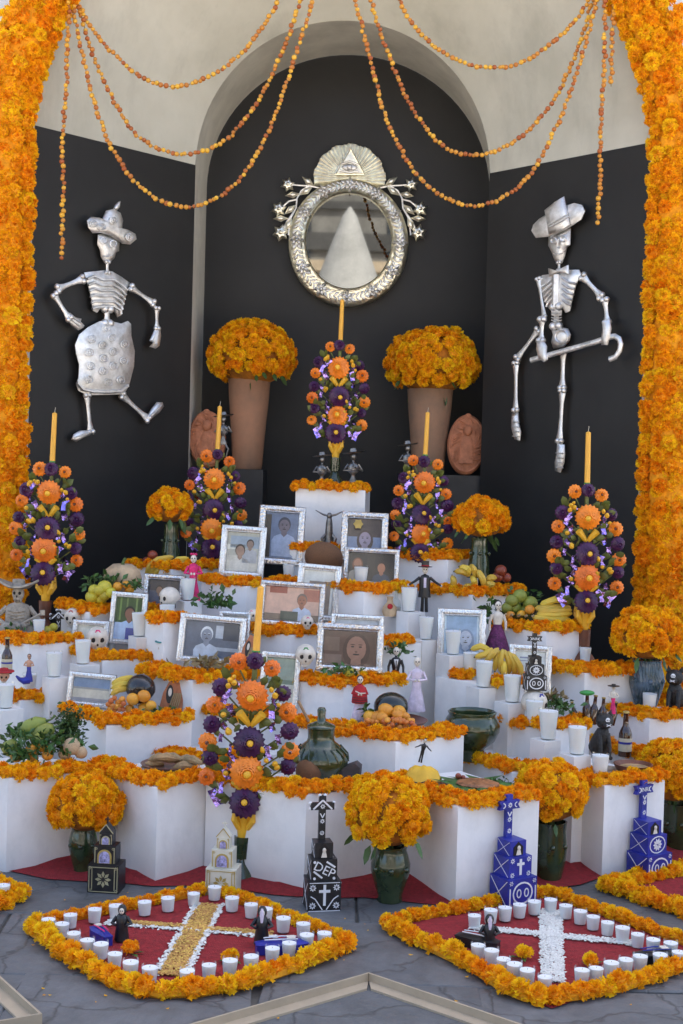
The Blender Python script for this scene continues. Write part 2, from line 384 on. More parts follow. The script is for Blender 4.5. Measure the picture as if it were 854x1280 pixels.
# --- marigold head meshes
def marigold_mb(seed, mb=None, xf=None, m=0, mi=1, lo=False):
    r = random.Random(seed); mb = mb or MB(); xf = xf or (lambda p: p)
    core = MB(); core.ell((0, 0, .08), (.66, .66, .56), 8, 5); mb.add([xf(Vector(p)) for p in core.v], core.f, mi)
    rings = ((-4, 15, .93), (15, 16, .98), (33, 15, 1.0), (49, 13, .98), (63, 10, .94), (76, 7, .88), (87, 3, .8)) if not lo else ((2, 12, .95), (30, 11, 1), (54, 9, .96), (75, 6, .88), (88, 2, .8))
    for el, n, ln in rings:
        of = r.random() * 6
        for i in range(n):
            q = of + 2 * math.pi * (i + r.uniform(-.3, .3)) / n; e = R(el + r.uniform(-8, 8))
            d = Vector((math.cos(q) * math.cos(e), math.sin(q) * math.cos(e), math.sin(e))); t = Vector((-math.sin(q), math.cos(q), 0)); u = d.cross(t)
            tw = r.uniform(-.7, .7); t = t * math.cos(tw) + u * math.sin(tw); u = d.cross(t)
            L_ = ln * r.uniform(.84, 1.12); wdt = (.17 if not lo else .22) * r.uniform(.8, 1.3); c0 = d * .45 + Vector((0, 0, .06))
            tip = d * L_ + u * r.uniform(-.12, .12) + Vector((0, 0, .04))
            p = [c0 - t * wdt * .4, c0 + t * wdt * .4, tip + t * wdt + u * r.uniform(-.1, .1), tip - d * .07 + u * r.uniform(-.1, .1), tip - t * wdt + u * r.uniform(-.1, .1)]
            mb.add([xf(x) for x in p], [(0, 1, 3), (1, 2, 3), (0, 3, 4)], m)
    return mb
MG = []          # [shape variants] x colours
for c in range(4):
    for k in range(3): MG.append((c, marigold_mb(11 * k + c).mesh('marigold', [MAR[c], MAR_IN], 60)))
def pick(weights, rr=random):
    c = rr.choices(range(4), weights)[0]; return MG[c * 3 + rr.randrange(3)][1]
def euler_to(d, rr=random):
    q = Vector(d).to_track_quat('Z', 'Y') @ Matrix.Rotation(rr.random() * 6.28, 3, 'Z').to_quaternion(); return q.to_euler()
W_ARCH = (4, 4, 2.6, 2.2); W_BQ = (2, 4, 3, .6); W_GA = (4, 3, .8, 4)

# --- marigold arch
arch = thing('marigold_arch', 'tall arch thickly covered with orange marigold heads framing the niche', 'flower arch', (XC, YF - .12, 0))
rin = HF + .008; rout = HF + .26; rr = random.Random(5)
def arch_pts(t, rad):   # t: distance along from left foot
    if t < ZS: return (-rad, t)
    a = (t - ZS) / 1.75
    if a < math.pi: rad -= .09 * math.sin(min(a, math.pi - a, .6) / .6 * math.pi / 2); return (-rad * math.cos(a), ZS + rad * math.sin(a))
    return (rad, ZS - (t - ZS - 1.75 * math.pi))
TOT = 2 * ZS + 1.75 * math.pi
b = MB(); prof = [(rin + .01, .11), (rin + .02, -.02), (rin + .07, -.06), (rout - .07, -.06), (rout - .02, -.02), (rout, .11)]; ns = 90
v = []
for i in range(ns + 1):
    t = TOT * i / ns
    for rad, y in prof: x, z = arch_pts(t, rad); v.append((x, y, z))
k = len(prof); b.add(v, [(i * k + j, (i + 1) * k + j, (i + 1) * k + j + 1, i * k + j + 1) for i in range(ns) for j in range(k - 1)]); b.build('flower_bed', MAR_IN, arch)
heads = []
t = .03
while t < TOT - .02:
    for j in range(6):
        u = j / 5; rad = rin + (rout - rin) * u + rr.uniform(-.014, .014); tt = t + rr.uniform(-.022, .022) + (j % 2) * .03
        x, z = arch_pts(min(max(tt, 0), TOT), rad)
        ed = (u - .5) * 2
        y = -.052 + (.04 if abs(ed) > .9 else 0) + rr.uniform(-.028, .018); sgn = -1 if x < 0 else 1
        rx, rz_ = (sgn, 0) if z < ZS else (x / rad, (z - ZS) / rad)
        d = Vector((rx * ed * .8 + rr.uniform(-.3, .3), -1, rz_ * ed * .8 + rr.uniform(-.3, .3)))
        heads.append(((x, y, z), d, rr.uniform(.033, .052)))
    t += .064
# rows tucked on the inner side too
t = .05
while t < TOT:
    x, z = arch_pts(t, rin - .005); sgn = -1 if x < 0 else 1
    d = Vector((-x / HF, -.75, 0 if z < ZS else -(z - ZS) / HF)); heads.append(((x + rr.uniform(-.012, .012), rr.uniform(-.02, .05), z), d, rr.uniform(.03, .042))); t += .062
vis = [h for h in heads if .75 < h[0][2] < 4.2]; rest = [h for h in heads if not (.75 < h[0][2] < 4.2)]
def keyv(h):  # distance of the projected head from the frame's middle band
    px = 427 + (h[0][0] + XC) / 7 * F_PX; return -abs(px - 427) + (0 if h[0][1] < .02 else -400)
vis.sort(key=keyv, reverse=True)
inv = vis[:300]; rest += vis[300:]
for p, d, s in inv: link_mesh('marigold', pick(W_ARCH, rr), arch, p, euler_to(d, rr), s)
b = MB()
for p, d, s in rest:
    mq = euler_to(d, rr).to_matrix(); o = Vector(p); marigold_mb(rr.randrange(9999), b, lambda q: o + mq @ (q * s), rr.choices((0, 1, 2, 3), W_ARCH)[0], 4, True)
o = b.build('marigold_mass', MAR + [MAR_IN], arch, sharp=60); o['kind'] = 'stuff'

# --- garland / bouquet builders
def garland(name, label, pts, r=.03, rows=2, weights=W_GA, face=(0, -.5, 1), cat='garland', spread=None, group=None, rs=None, step=1.45):
    rg = random.Random(rs or hash(label) % 9973 if False else (sum(map(ord, label))))
    pts = [Vector(p) for p in pts]; base = pts[0].copy(); g = thing(name, label, cat, base, group=group)
    seg = [(pts[i + 1] - pts[i]).length for i in range(len(pts) - 1)]; tot = sum(seg); spread = r * 1.2 if spread is None else spread
    tb = MB(); tb.tube([p - base + Vector((0, 0, r * .35)) for p in pts], r * .45, 6); tb.build('cord', MAR_IN, g)
    for k in range(rows):
        d = rg.random() * r
        while d < tot:
            e = d; i = 0
            while i < len(seg) - 1 and e > seg[i]: e -= seg[i]; i += 1
            p = pts[i].lerp(pts[i + 1], min(1, e / max(seg[i], 1e-6))); t = (pts[i + 1] - pts[i]).normalized(); sd = Vector((t.y, -t.x, 0))
            if sd.y > 0: sd = -sd
            off = (k - (rows - 1) / 2) * spread * 1.15 + rg.uniform(-.25, .25) * r
            sc_ = r * rg.uniform(.82, 1.18)
            q = p + sd * off + Vector((0, 0, sc_ * .55 - (0.35 * r if off > r * .7 else 0) + rg.uniform(-.1, .15) * r)) - base
            dr = Vector(face) + sd * (off / r * .7) + Vector((rg.uniform(-.55, .55), rg.uniform(-.45, .2), rg.uniform(-.2, .3)))
            link_mesh('marigold', pick(weights, rg), g, q, euler_to(dr, rg), sc_); d += r * step * rg.uniform(.85, 1.15)
    return g
bl_ = MB(); bl_.add([(0, 0, 0), (.012, .004, .02), (.010, .0, .045), (0, -.004, .065), (-.010, .0, .045), (-.012, .004, .02)], [(0, 1, 2, 3), (0, 3, 4, 5)]); BLEAF = bl_.mesh('leaf', M['leaf'])
def bouquet(label, c, rx, rz, r=.036, weights=W_BQ, lowcut=-.55, group=None):
    rg = random.Random(sum(map(ord, label))); g = thing('marigold_bouquet', label, 'bouquet', c, group=group)
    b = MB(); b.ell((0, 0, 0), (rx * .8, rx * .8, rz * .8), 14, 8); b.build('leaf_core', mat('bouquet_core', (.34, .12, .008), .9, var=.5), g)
    b = MB()
    for k in range(5): a = k * 1.25; b.tube([(math.cos(a) * rx * .1, math.sin(a) * rx * .1, -rz * .5), (math.cos(a) * .015, math.sin(a) * .015, -rz * 1.25)], .005, 5)
    b.build('stems', M['stem'], g)
    n = int(4.2 * rx * (rx * .5 + rz * .5) / r ** 2 * .88); ga = math.pi * (3 - 5 ** .5)
    for i in range(n):
        z = 1 - (1 - lowcut) * (i + .5) / n; q = i * ga + rg.uniform(-.25, .25); s_ = math.sqrt(max(0, 1 - z * z))
        d = Vector((math.cos(q) * s_, math.sin(q) * s_, z + rg.uniform(-.05, .05)))
        k = rg.uniform(.92, 1.05); p = Vector((d.x * rx * k, d.y * rx * k, d.z * rz * k)) * ((rx - r * .95) / rx)
        link_mesh('marigold', pick(weights, rg), g, p, euler_to(d + Vector([rg.uniform(-.25, .25) for _ in range(3)]), rg), r * rg.uniform(.8, 1.2))
    for i in range(7):
        q = rg.random() * 6.28; z = rg.uniform(-.9, -.45); s_ = math.sqrt(1 - z * z); link_mesh('leaf', BLEAF, g, (math.cos(q) * s_ * rx * .9, math.sin(q) * s_ * rx * .9, z * rz * .9), euler_to((math.cos(q) * s_, math.sin(q) * s_, z - .5), rg), rg.uniform(.7, 1.3))
    return g

# ================================================================ PLINTH BLOCKS
def block(what, corner, Z, Lv, Rv, gar=None, zb=0.0, rows=2, r=.030, frac=(1, 1), m='white', name='plinth_block', inset=.03, cut=True):
    c = PZ(corner[0], corner[1], Z); c = Vector((c.x, c.y, 0)); l = c + Vector((*Lv, 0)); q = c + Vector((*Rv, 0)); bk = l + q - c
    ctr = (c + bk) / 2; ctr.z = zb
    b = MB(); top = [c, q, bk, l]; v = [p - Vector((ctr.x, ctr.y, 0)) for p in top]; h = Z - zb; e = .004
    mid = Vector((0, 0, 0))
    ins = [p * (1 - e / max(p.length, .01)) for p in v]
    vv = [tuple(p) for p in v] + [(p.x, p.y, h - e) for p in v] + [(p.x, p.y, h) for p in ins]
    b.add(vv, [(0, 1, 5, 4), (1, 2, 6, 5), (2, 3, 7, 6), (3, 0, 4, 7), (4, 5, 9, 8), (5, 6, 10, 9), (6, 7, 11, 10), (7, 4, 8, 11), (8, 9, 10, 11), (3, 2, 1, 0)])
    o = b.build(name, M[m], None, ctr); tag(o, 'white painted plinth block ' + what if m == 'white' else what, 'plinth', 'white plinth blocks of the altar' if m == 'white' else None)
    if gar:
        iz = (ctr - c); iz.z = 0; iz = iz.normalized() * inset
        pts = [l.lerp(c, 1 - frac[0]) + iz, c + iz, c.lerp(q, frac[1]) + iz]
        for p in pts: p.z = Z + .001
        garland('marigold_garland', gar, pts, r, rows)
    return c, Z
# tier 1
block('at the foot of the altar with the green squash on top', (10, 973), .37, (-.42, .2), (.42, .22), 'marigold garland along the block under the green squash and tubers', frac=(.8, .95))
block('under the plate of dried husks', (197, 985), .37, (-.29, .28), (.32, .30), 'marigold garland bordering the plate of dried husks')
block('under the lidded green jar', (383, 994), .37, (-.40, .2), (.42, .24), 'marigold garland in front of the coconut and lidded green jar')
block('behind the tall blue tomb, under the leafy stew dish', (573, 1009), .37, (-.27, .42), (.33, .20), 'marigold garland round the leafy stew dish', frac=(.45, 1))
block('behind the short blue tomb, under the clay bowl', (756, 983), .37, (-.24, .42), (.277, .15), 'marigold garland above the short blue tomb beside the clay bowl', frac=(.5, 1))
# tier-1 filler decks (behind the first zigzag)
block('carrying the green footed pot', (640, 966), .37, (-.25, .35), (.3, .2), 'marigold garland at the foot of the green footed pot', frac=(.9, .6))
block('carrying the beer bottle beside the black cat', (800, 945), .37, (-.36, .35), (.5, .1), 'marigold garland behind the clay bowl and bottle', frac=(.55, .6))
block('behind the husk plate', (262, 955), .37, (-.45, .25), (.35, .3), 'marigold garland behind the husk plate', frac=(.55, .5))
# tier 2
block('under the black skull and oranges', (133, 907), .51, (-.245, .27), (.342, .15), 'marigold garland in front of the black skull and oranges', zb=.0)
block('under the heaped fruit dish', (495, 928), .51, (-.42, .30), (.294, .2), 'marigold garland edging the fruit dish block')
block('behind the largest candle tree', (300, 900), .51, (-.25, .2), (.3, .25), 'marigold garland behind the largest candle tree', frac=(1, 1))
block('with the leaf bundle on top', (690, 914), .51, (-.2, .18), (.2, .2), 'marigold garland under the leaf bundle and pale candles', frac=(.9, .9))
block('beside the arch under the tall glazed vase', (812, 899), .52, (-.22, .25), (.5, .14), 'marigold garland in front of the tall glazed vase by the arch', frac=(1, .9))
block('with the mermaid figurine on top', (26, 876), .54, (-.2, .14), (.30, .22), 'marigold garland in front of the mermaid figurine', frac=(.3, 1))
# tier 3
block('under the big face portrait', (430, 857), .66, (-.25, .10), (.257, .157), 'marigold garland in front of the big face portrait')
block('under the portrait of the man in profile', (241, 851), .66, (-.245, .235), (.24, .2), 'marigold garland in front of the man in profile portrait', rows=3)
block('behind the beer bottle and the cat', (731, 842), .70, (-.2, .2), (.34, .17), 'marigold garland at the foot of the candle tree below the gentleman skeleton', rows=3, frac=(1, .9))
block('with the banana bunch beside the pale candles', (610, 856), .66, (-.22, .2), (.24, .2), None)
# tier 4
block('under the pale skull with dark round eyes', (128, 826), .70, (-.22, .22), (.24, .14), 'marigold garland under the pale skull with dark round eyes')
block('under the grey clay musician', (36, 806), .76, (-.3, .2), (.2, .17), 'marigold garland under the grey clay musician')
block('under the portrait of the reading man', (362, 794), .83, (-.24, .16), (.25, .18), 'marigold garland in front of the reading man portrait')
block('under the green fruit basket', (683, 790), .86, (-.24, .15), (.22, .13), 'marigold garland in front of the green fruit basket')
block('behind the groom figurine', (478, 808), .80, (-.2, .16), (.25, .2), 'marigold garland behind the groom figurine', frac=(.2, .6))
# tier 5
block('under the green citrus and pumpkin', (112, 766), .88, (-.2, .22), (.3, .2), 'marigold garland under the green citrus and pumpkin')
block('behind the small pale skull in profile', (205, 779), .88, (-.17, .27), (.25, .25), 'marigold garland under the small pale skull in profile', frac=(.5, .5))
block('under the two tall portraits', (308, 733), 1.02, (-.24, .16), (.3, .2), 'marigold garland under the two tall portraits')
block('under the couple portrait', (455, 740), 1.02, (-.22, .15), (.22, .18), 'marigold garland under the couple portrait')
block('under the short banana bunch and the green vase', (590, 744), 1.0, (-.25, .22), (.28, .24), 'marigold garland under the short banana bunch')
# tier 6 / 7
block('behind the top-hat doll', (560, 700), 1.16, (-.3, .15), (.18, .2), 'marigold garland on the block behind the top-hat doll')
block('under the ripe banana bunch', (215, 712), 1.07, (-.26, .2), (.24, .2), 'marigold garland behind the ripe banana bunch')
block('holding the round brown gourd', (410, 689), 1.185, (-.2, .03), (.2, .03), 'marigold garland behind the round brown gourd')
block('topmost on the altar, carrying the highest candle tree', (457, 613), 1.505, (-.375, .03), (.03, .26), 'marigold garland on the topmost block', zb=1.0, frac=(1, .5))
# charcoal pedestals in the recess
c = P(235, 586, 8.1); c2_ = P(330, 583, 8.1)
for (x0, x1, lb) in ((235, 329, 'charcoal pedestal under the warm terracotta vase beside the cream pillar'), (500, 604, 'charcoal pedestal under the greyer terracotta vase')):
    a = P(x0, 586 if x0 < 400 else 597, 8.06); d = P(x1, 586 if x0 < 400 else 597, 8.06); b = MB(); h = 1.6
    b.box((0, 0, h / 2), (d.x - a.x, .42, h)); tag(b.build('pedestal', M['pine'], None, ((a.x + d.x) / 2, 8.28, 0)), lb, 'pedestal')
# candle risers: (x0, x1, top y, Y)
RISERS = {}
for x0, x1, y, Y, wh in ((497, 532, 766, 6.48, 'beside the top-hat doll'), (515, 548, 801, 6.36, 'touching the blue-toned portrait'), (547, 585, 820, 6.22, 'in front of the blue-toned portrait'),
                         (585, 621, 861, 6.0, 'below the banana bunch'), (621, 658, 880, 5.9, 'below the cross-topped black tomb'), (666, 703, 927, 5.62, 'beside the leaf bundle and blue-marked skull'),
                         (702, 741, 946, 5.46, 'beside the black cat and clay bowl'), (218, 251, 752, 6.62, 'below the pink doll'), (190, 222, 786, 6.46, 'behind the turquoise-hat skull'),
                         (158, 191, 797, 6.34, 'beside the blue-and-white snapshot'), (84, 122, 832, 6.08, 'below the pale skull with dark round eyes'), (49, 84, 848, 5.98, 'beside the black-and-white cross tomb'), (-14, 26, 888, 5.78, 'above the green squash')):
    p = P((x0 + x1) / 2, y, Y); wd = ml(x1 - x0, Y) * .74; b = MB(); h = p.z - .001
    a = R(33); v = []
    b.box((0, 0, 0), (wd, wd, h), a); o = b.build('candle_riser', M['white'], None, (p.x, p.y + wd * .62, h / 2)); tag(o, 'small white square riser ' + wh, 'riser', 'small white risers carrying candles')
    RISERS[(x0, x1)] = Vector((p.x, p.y + wd * .62, p.z))
# red sawdust under the blocks
b = MB(); fr_ = [(-40, 1085), (16, 1091), (60, 1099), (112, 1103), (154, 1106), (191, 1109), (230, 1109), (262, 1112), (301, 1114), (340, 1119), (372, 1121), (400, 1122), (427, 1124), (455, 1124), (490, 1127), (530, 1130), (570, 1134), (610, 1128), (640, 1120), (666, 1114), (705, 1110), (725, 1106), (745, 1099), (780, 1094), (812, 1086), (840, 1081), (900, 1078)]
v = []; rs = random.Random(2)
for x, y in fr_:
    p = PZ(x, y, 0)
    for k in range(5): v.append((p.x, p.y + k * .09 + rs.uniform(-.012, .012), .005 + (0, .012, .03, .045, .05)[k] * rs.uniform(.5, 1.2)))
n = 5; b.add(v, [(i * n + j, (i + 1) * n + j, (i + 1) * n + j + 1, i * n + j + 1) for i in range(len(fr_) - 1) for j in range(4)])
o = b.build('red_sawdust', M['red_sand']); tag(o, 'red sawdust heaped along the foot of the white blocks', 'sawdust', kind='stuff')

# ================================================================ CARPETS
def votive_mesh():
    g_ = MB(); g_.lathe([(.0, .0005), (.0195, .0005), (.0205, .002), (.0255, .056)], 16, cap=False)
    w_ = MB(); w_.lathe([(.0, .003), (.0196, .003), (.0241, .047), (.0, .0475)], 16, cap=False); k_ = MB(); k_.tube([(0, 0, .046), (.001, 0, .052)], .0009, 5)
    return g_.mesh('glass', GLASS), w_.mesh('wax', M['wax']), k_.mesh('wick', M['wick'])
VM = votive_mesh()
def tall_mesh():
    g_ = MB(); g_.lathe([(.0, .0005), (.0262, .0005), (.0275, .003), (.0375, .114)], 20, cap=False)
    w_ = MB(); w_.lathe([(.0, .005), (.0264, .005), (.0358, .106), (.0, .107)], 20, cap=False); k_ = MB(); k_.tube([(0, 0, .105), (.001, 0, .113)], .001, 5)
    return g_.mesh('glass', GLASS), w_.mesh('wax', M['wax']), k_.mesh('wick', M['wick'])
TM = tall_mesh()
def candle(name, p, label, group, ms, s=1):
    s *= random.uniform(.95, 1.05); t = thing(name, label, 'candle', p, group=group, s=s, rz=random.random() * 6, rx=random.uniform(-.02, .02), ry=random.uniform(-.02, .02))
    for n_, m_ in zip(('glass', 'wax', 'wick'), ms): link_mesh(n_, m_, t)
    return t
def carpet(label, cor, zt=.012):
    b = MB(); p = [PZ(x, y, 0) for x, y in cor]; c = sum(p, Vector()) / 4; n = 14; rs = random.Random(1); v = []
    for i in range(n + 1):
        for j in range(n + 1):
            q = p[0].lerp(p[1], i / n).lerp(p[3].lerp(p[2], i / n), j / n); e = min(i, j, n - i, n - j)
            v.append(q - c + Vector((rs.uniform(-.006, .006), rs.uniform(-.006, .006), (.004 if e == 0 else zt + rs.uniform(-.002, .002)))))
    b.add(v, [(i * (n + 1) + j, (i + 1) * (n + 1) + j, (i + 1) * (n + 1) + j + 1, i * (n + 1) + j + 1) for i in range(n) for j in range(n)])
    o = b.build('sawdust_carpet', M['red_sand'], None, c); tag(o, label, 'carpet', 'red sawdust carpets on the paving'); return o, c, p
def kernels(parent, c, polys, m, size, dens, name, z=.016, seed=4):
    b = MB(); rs = random.Random(seed)
    for a0, a1, hw0, hw1 in polys:    # ground-space line with half widths
        d = (a1 - a0); L_ = d.length; t = d.normalized(); sd = Vector((-t.y, t.x, 0)); n = int(L_ * (hw0 + hw1) * dens)
        for i in range(n):
            u = rs.random(); hw = hw0 + (hw1 - hw0) * u; q = a0 + d * u + sd * (hw * rs.uniform(-1, 1) + rs.gauss(0, .003)); q = q - c
            k = size * rs.uniform(.7, 1.25); a = rs.random() * 6.3; ca, sa = math.cos(a), math.sin(a); el = rs.uniform(-.3, .3)
            h = z + rs.uniform(0, .006)
            pv = [(1.25, 0, .1 + el), (0, .8, 0), (-1.25, 0, .1 - el), (0, -.8, 0), (0, 0, .55), (0, 0, -.5)]
            b.add([(q.x + k * (x * ca - y * sa), q.y + k * (x * sa + y * ca), h + k * zz) for x, y, zz in pv], [(0, 1, 4), (1, 2, 4), (2, 3, 4), (3, 0, 4)])
    o = b.build(name, m, parent, sharp=80); o['kind'] = 'stuff'; return o
# left carpet: golden corn cross
cA = [(34, 1164), (268, 1117), (437, 1184), (207, 1250)]
o, cc, pp = carpet('red sawdust carpet with the golden corn cross', cA)
v0, v1 = PZ(262, 1135, 0), PZ(212, 1226, 0); h0, h1 = PZ(134, 1157, 0), PZ(348, 1174, 0)
vd = (v1 - v0).normalized(); sdv = Vector((-vd.y, vd.x, 0)); hd = (h1 - h0).normalized(); shd = Vector((-hd.y, hd.x, 0))
kernels(o, cc, [(v0 + vd * .01, v1, .036, .036), (h0 + hd * .05, h1 - hd * .02, .017, .017)], M['corn'], .0047, 56000, 'corn_cross')
kernels(o, cc, [(v0 + sdv * .045, v1 + sdv * .045, .009, .009), (v0 - sdv * .045, v1 - sdv * .045, .009, .009), (h0 - shd * .026, h1 - shd * .026, .009, .009), (h0, h0 + hd * .05, .018, .018)], M['bean'], .0058, 36000, 'bean_border', .014, 9)
cB = [(478, 1160), (686, 1121), (890, 1196), (690, 1262)]
o2, cc2, pp2 = carpet('red sawdust carpet with the all-white bean cross', cB)
v0, v1 = PZ(688, 1143, 0), PZ(691, 1234, 0); h0, h1 = PZ(586, 1165, 0), PZ(789, 1185, 0)
kernels(o2, cc2, [(v0, v1, .038, .036), (h0, h1, .024, .022)], M['bean'], .0046, 64000, 'bean_cross')
cC = [(760, 1112), (905, 1082), (1050, 1120), (905, 1160)]
o3, cc3, pp3 = carpet('red sawdust carpet beyond the short blue tomb', cC)
cD = [(-190, 1125), (-90, 1090), (26, 1125), (-85, 1165)]
o4, cc4, pp4 = carpet('red sawdust carpet beside the squash block', cD)
def border(label, pp_, r, rows=1, sides=(0, 1, 2, 3), w=W_BQ):
    if len(pp_) > 4: return garland('marigold_border', label, [PZ(x, y, .004) for x, y in pp_], r, rows, w, (0, -.45, 1), 'flower border', step=1.3)
    c = sum(pp_, Vector()) / 4
    q = [p + (p - c).normalized() * .0 for p in pp_] ; order = [q[(sides[0] + i) % 4] for i in range(len(sides) + 1)]
    garland('marigold_border', label, [p + Vector((0, 0, .004)) for p in order], r, rows, w, (0, -.35, 1), 'flower border', group=None, step=1.12, spread=r * .9)
border('thick marigold border along the front of the corn cross carpet', [(436, 1186), (400, 1203), (360, 1217), (322, 1231), (290, 1238), (250, 1245), (200, 1247), (150, 1238), (112, 1217), (75, 1194), (38, 1167)], .038, 1, (2, 3))
border('thin marigold border behind the candles of the corn cross carpet', pp, .029, 1, (0, 1))
border('thick marigold border along the front of the bean cross carpet', [(893, 1197), (860, 1211), (817, 1226), (772, 1240), (730, 1248), (694, 1253), (656, 1251), (631, 1240), (590, 1213), (550, 1194), (510, 1175), (481, 1161)], .038, 1, (2, 3))
border('thin marigold border behind the candles of the bean cross carpet', pp2, .029, 1, (0, 1))
border('marigold border of the carpet beyond the short blue tomb', pp3, .034, 2, (0, 1, 2, 3))
border('marigold border of the carpet beside the squash block', pp4, .034, 2, (0, 1, 2, 3))
for x, y in [(60, 1166), (77, 1172), (92, 1183), (109, 1193), (126, 1198), (143, 1210), (163, 1222), (187, 1229), (234, 1232), (261, 1224), (287, 1219), (88, 1160), (118, 1153), (145, 1149), (181, 1144), (210, 1139), (242, 1132), (268, 1125), (290, 1139), (314, 1147), (332, 1153), (354, 1165), (379, 1172), (383, 1186), (405, 1184), (361, 1196), (340, 1203), (314, 1214)]:
    candle('votive_candle', PZ(x, y, .014), 'small white votive candle in glass round the corn cross carpet', 'votives round the corn cross carpet', VM)
for x, y in [(593, 1160), (613, 1154), (631, 1151), (649, 1147), (668, 1143), (688, 1140), (707, 1148), (725, 1155), (741, 1162), (759, 1169), (778, 1177), (797, 1184), (816, 1191), (838, 1196), (848, 1207), (597, 1199), (614, 1206), (629, 1216), (643, 1224), (659, 1231), (681, 1239), (727, 1231), (745, 1228), (764, 1222), (782, 1217), (800, 1213), (825, 1211)]:
    candle('votive_candle', PZ(x, y, .014), 'small white votive candle in glass round the bean cross carpet', 'votives round the bean cross carpet', VM)
for x, y in [(4, 1123), (-18, 1131)]:
    candle('votive_candle', PZ(x, y, .014), 'small white votive candle in glass on the carpet beside the squash block', 'votives on the carpet beside the squash block', VM)
# loose flowers lying on carpets
for x, y, w_ in ((164, 1193, 'beside the purple coffin'), (290, 1202, 'near the long blue coffin'), (652, 1198, 'near the hooded figure by the black coffin'), (743, 1207, 'beside the dark open coffin')):
    p = PZ(x, y, .014); t = thing('loose_marigold', 'loose marigold lying on the red sawdust ' + w_, 'marigold', p)
    for k in range(3): link_mesh('marigold', pick(W_BQ), t, (random.uniform(-.02, .02), random.uniform(-.015, .015), .018), euler_to((random.uniform(-.5, .5), -.4, 1)), .024)
    b = MB()
    for k in range(4): a = random.random() * 6; b.add([(0, 0, .003), (.03 * math.cos(a), .03 * math.sin(a), .008), (.045 * math.cos(a + .25), .045 * math.sin(a + .25), .004), (.03 * math.cos(a + .5), .03 * math.sin(a + .5), .007)], [(0, 1, 2, 3)])
    b.build('leaf', M['leaf'], t)
# tan steel frames
def rail_frame(label, corners):
    c = corners[0]; t = thing('steel_frame', label, 'frame', (c.x, c.y, 0))
    for i in range(4):
        a, d = corners[i] - c, corners[(i + 1) % 4] - c; u = (d - a).normalized(); nn = Vector((-u.y, u.x, 0)); ctr = sum(corners, Vector()) / 4 - c
        if (ctr - a).dot(nn) < 0: nn = -nn
        b = MB(); h, wd, th = .032, .05, .007      # L profile: upright at the outside, flange inside
        e = u * 0
        prof = [(0, .001), (wd, .001), (wd, .008), (th, .008), (th, h), (0, h)]
        m0 = [a + nn * x + u * x + Vector((0, 0, z)) for x, z in prof]; m1 = [d + nn * x - u * x + Vector((0, 0, z)) for x, z in prof]; k = 6
        b.add(m0 + m1, [(j, (j + 1) % k, k + (j + 1) % k, k + j) for j in range(k)]); b.build('rail', M['rail'], t)
def frame_from(p, d1, d2, L_): return [p, p + d1 * L_, p + d1 * L_ + d2 * L_, p + d2 * L_]
p = PZ(461, 1216, .03); p.z = 0; d1 = Vector((-.435, -.365, 0)).normalized(); d2 = Vector((.365, -.31, 0)).normalized()
rail_frame('tan steel angle frame lying in front of and between the two cross carpets', frame_from(p, d1, d2, .95))
p = PZ(53, 1268, .03); p.z = 0
rail_frame('tan steel angle frame lying in front of the corn cross carpet only', frame_from(p, Vector((-.20, .29, 0)).normalized(), Vector((-.36, -.2, 0)).normalized(), .95))
#@@PART2
# ================================================================ TIN SKELETONS
def ZM(ox, oy, k): return lambda x, y: (ox + x / k, oy + y / k)
def skeleton_frame(side):
    a = Vector((XC + side * HF, YF, 0)); c = Vector((XC + side * HB, YB, 0)); n = Vector((-side * (YB - YF), -(HF - HB), 0)).normalized()
    return a + n * .035, n
class Tin:
    def __init__(s, label, side, base):
        s.p0, s.n = skeleton_frame(side); s.o = s.w(*base); s.t = thing('tin_skeleton', label, 'skeleton', s.o, group='tin skeletons on the niche panels')
    def w(s, x, y, h=0): return PP(x, y, s.p0 + s.n * h, s.n)
    def l(s, x, y, h=0): return s.w(x, y, h) - s.o
    def sheet(s, name, pts, h=.012, m='silver', lift=0, k=.72, parent=None):
        q = [s.l(x, y, lift) for x, y in pts]; ar = sum((q[i] - q[0]).cross(q[i + 1] - q[0]).dot(s.n) for i in range(1, len(q) - 1))
        if ar < 0: q.reverse()
        b = MB(); b.dome(q, s.n, .006, h, k=k); return b.build(name, M[m], parent or s.t, sharp=55)
    def bone(s, name, a, c, r=4.5, m='silver', lift=.01, knob=1.4):
        A, C = s.l(*a, lift), s.l(*c, lift); rr_ = ml(r * .88, 7.5); d = (C - A); L_ = d.length; b = MB()
        pts = [A.lerp(C, t) for t in (0, .04, .12, .25, .5, .75, .88, .96, 1)]; b.tube(pts, [rr_ * k for k in (knob * .8, knob * .95, knob * .8, .82, .68, .82, knob * .8, knob * .95, knob * .8)], 12, flat=s.n, fk=.38)
        u_ = s.n.cross(d).normalized(); dn = d.normalized()
        for e_, sg in ((A, -1), (C, 1)):
            for w_ in (-1, 1): b.ell(e_ + u_ * (w_ * rr_ * .72) + dn * (sg * rr_ * .25) + s.n * rr_ * .12, (rr_ * .92,) * 3, 10, 8)
        return b.build(name, M[m], s.t, sharp=70)
    def lines(s, name, segs, r=1.2, m='silver', lift=.02, parent=None):
        b = MB()
        for sg in segs: b.tube([s.l(x, y, lift) for x, y in sg], ml(r, 7.5), 6)
        return b.build(name, M[m], parent or s.t)
    def ring(s, name, c, r, lift=.02, rt_=.7, parent=None, n=12, m='silver'):
        b = MB(); b.tube([s.l(c[0] + r * math.cos(q * 2 * math.pi / n), c[1] + r * math.sin(q * 2 * math.pi / n), lift) for q in range(n + 1)], ml(rt_, 7.5), 5); return b.build(name, M[m], parent or s.t)
z1 = ZM(60, 240, 5.3375); z2 = ZM(60, 390, 5.3375); z3 = ZM(630, 235, 5.3375); z4 = ZM(630, 390, 5.3375)
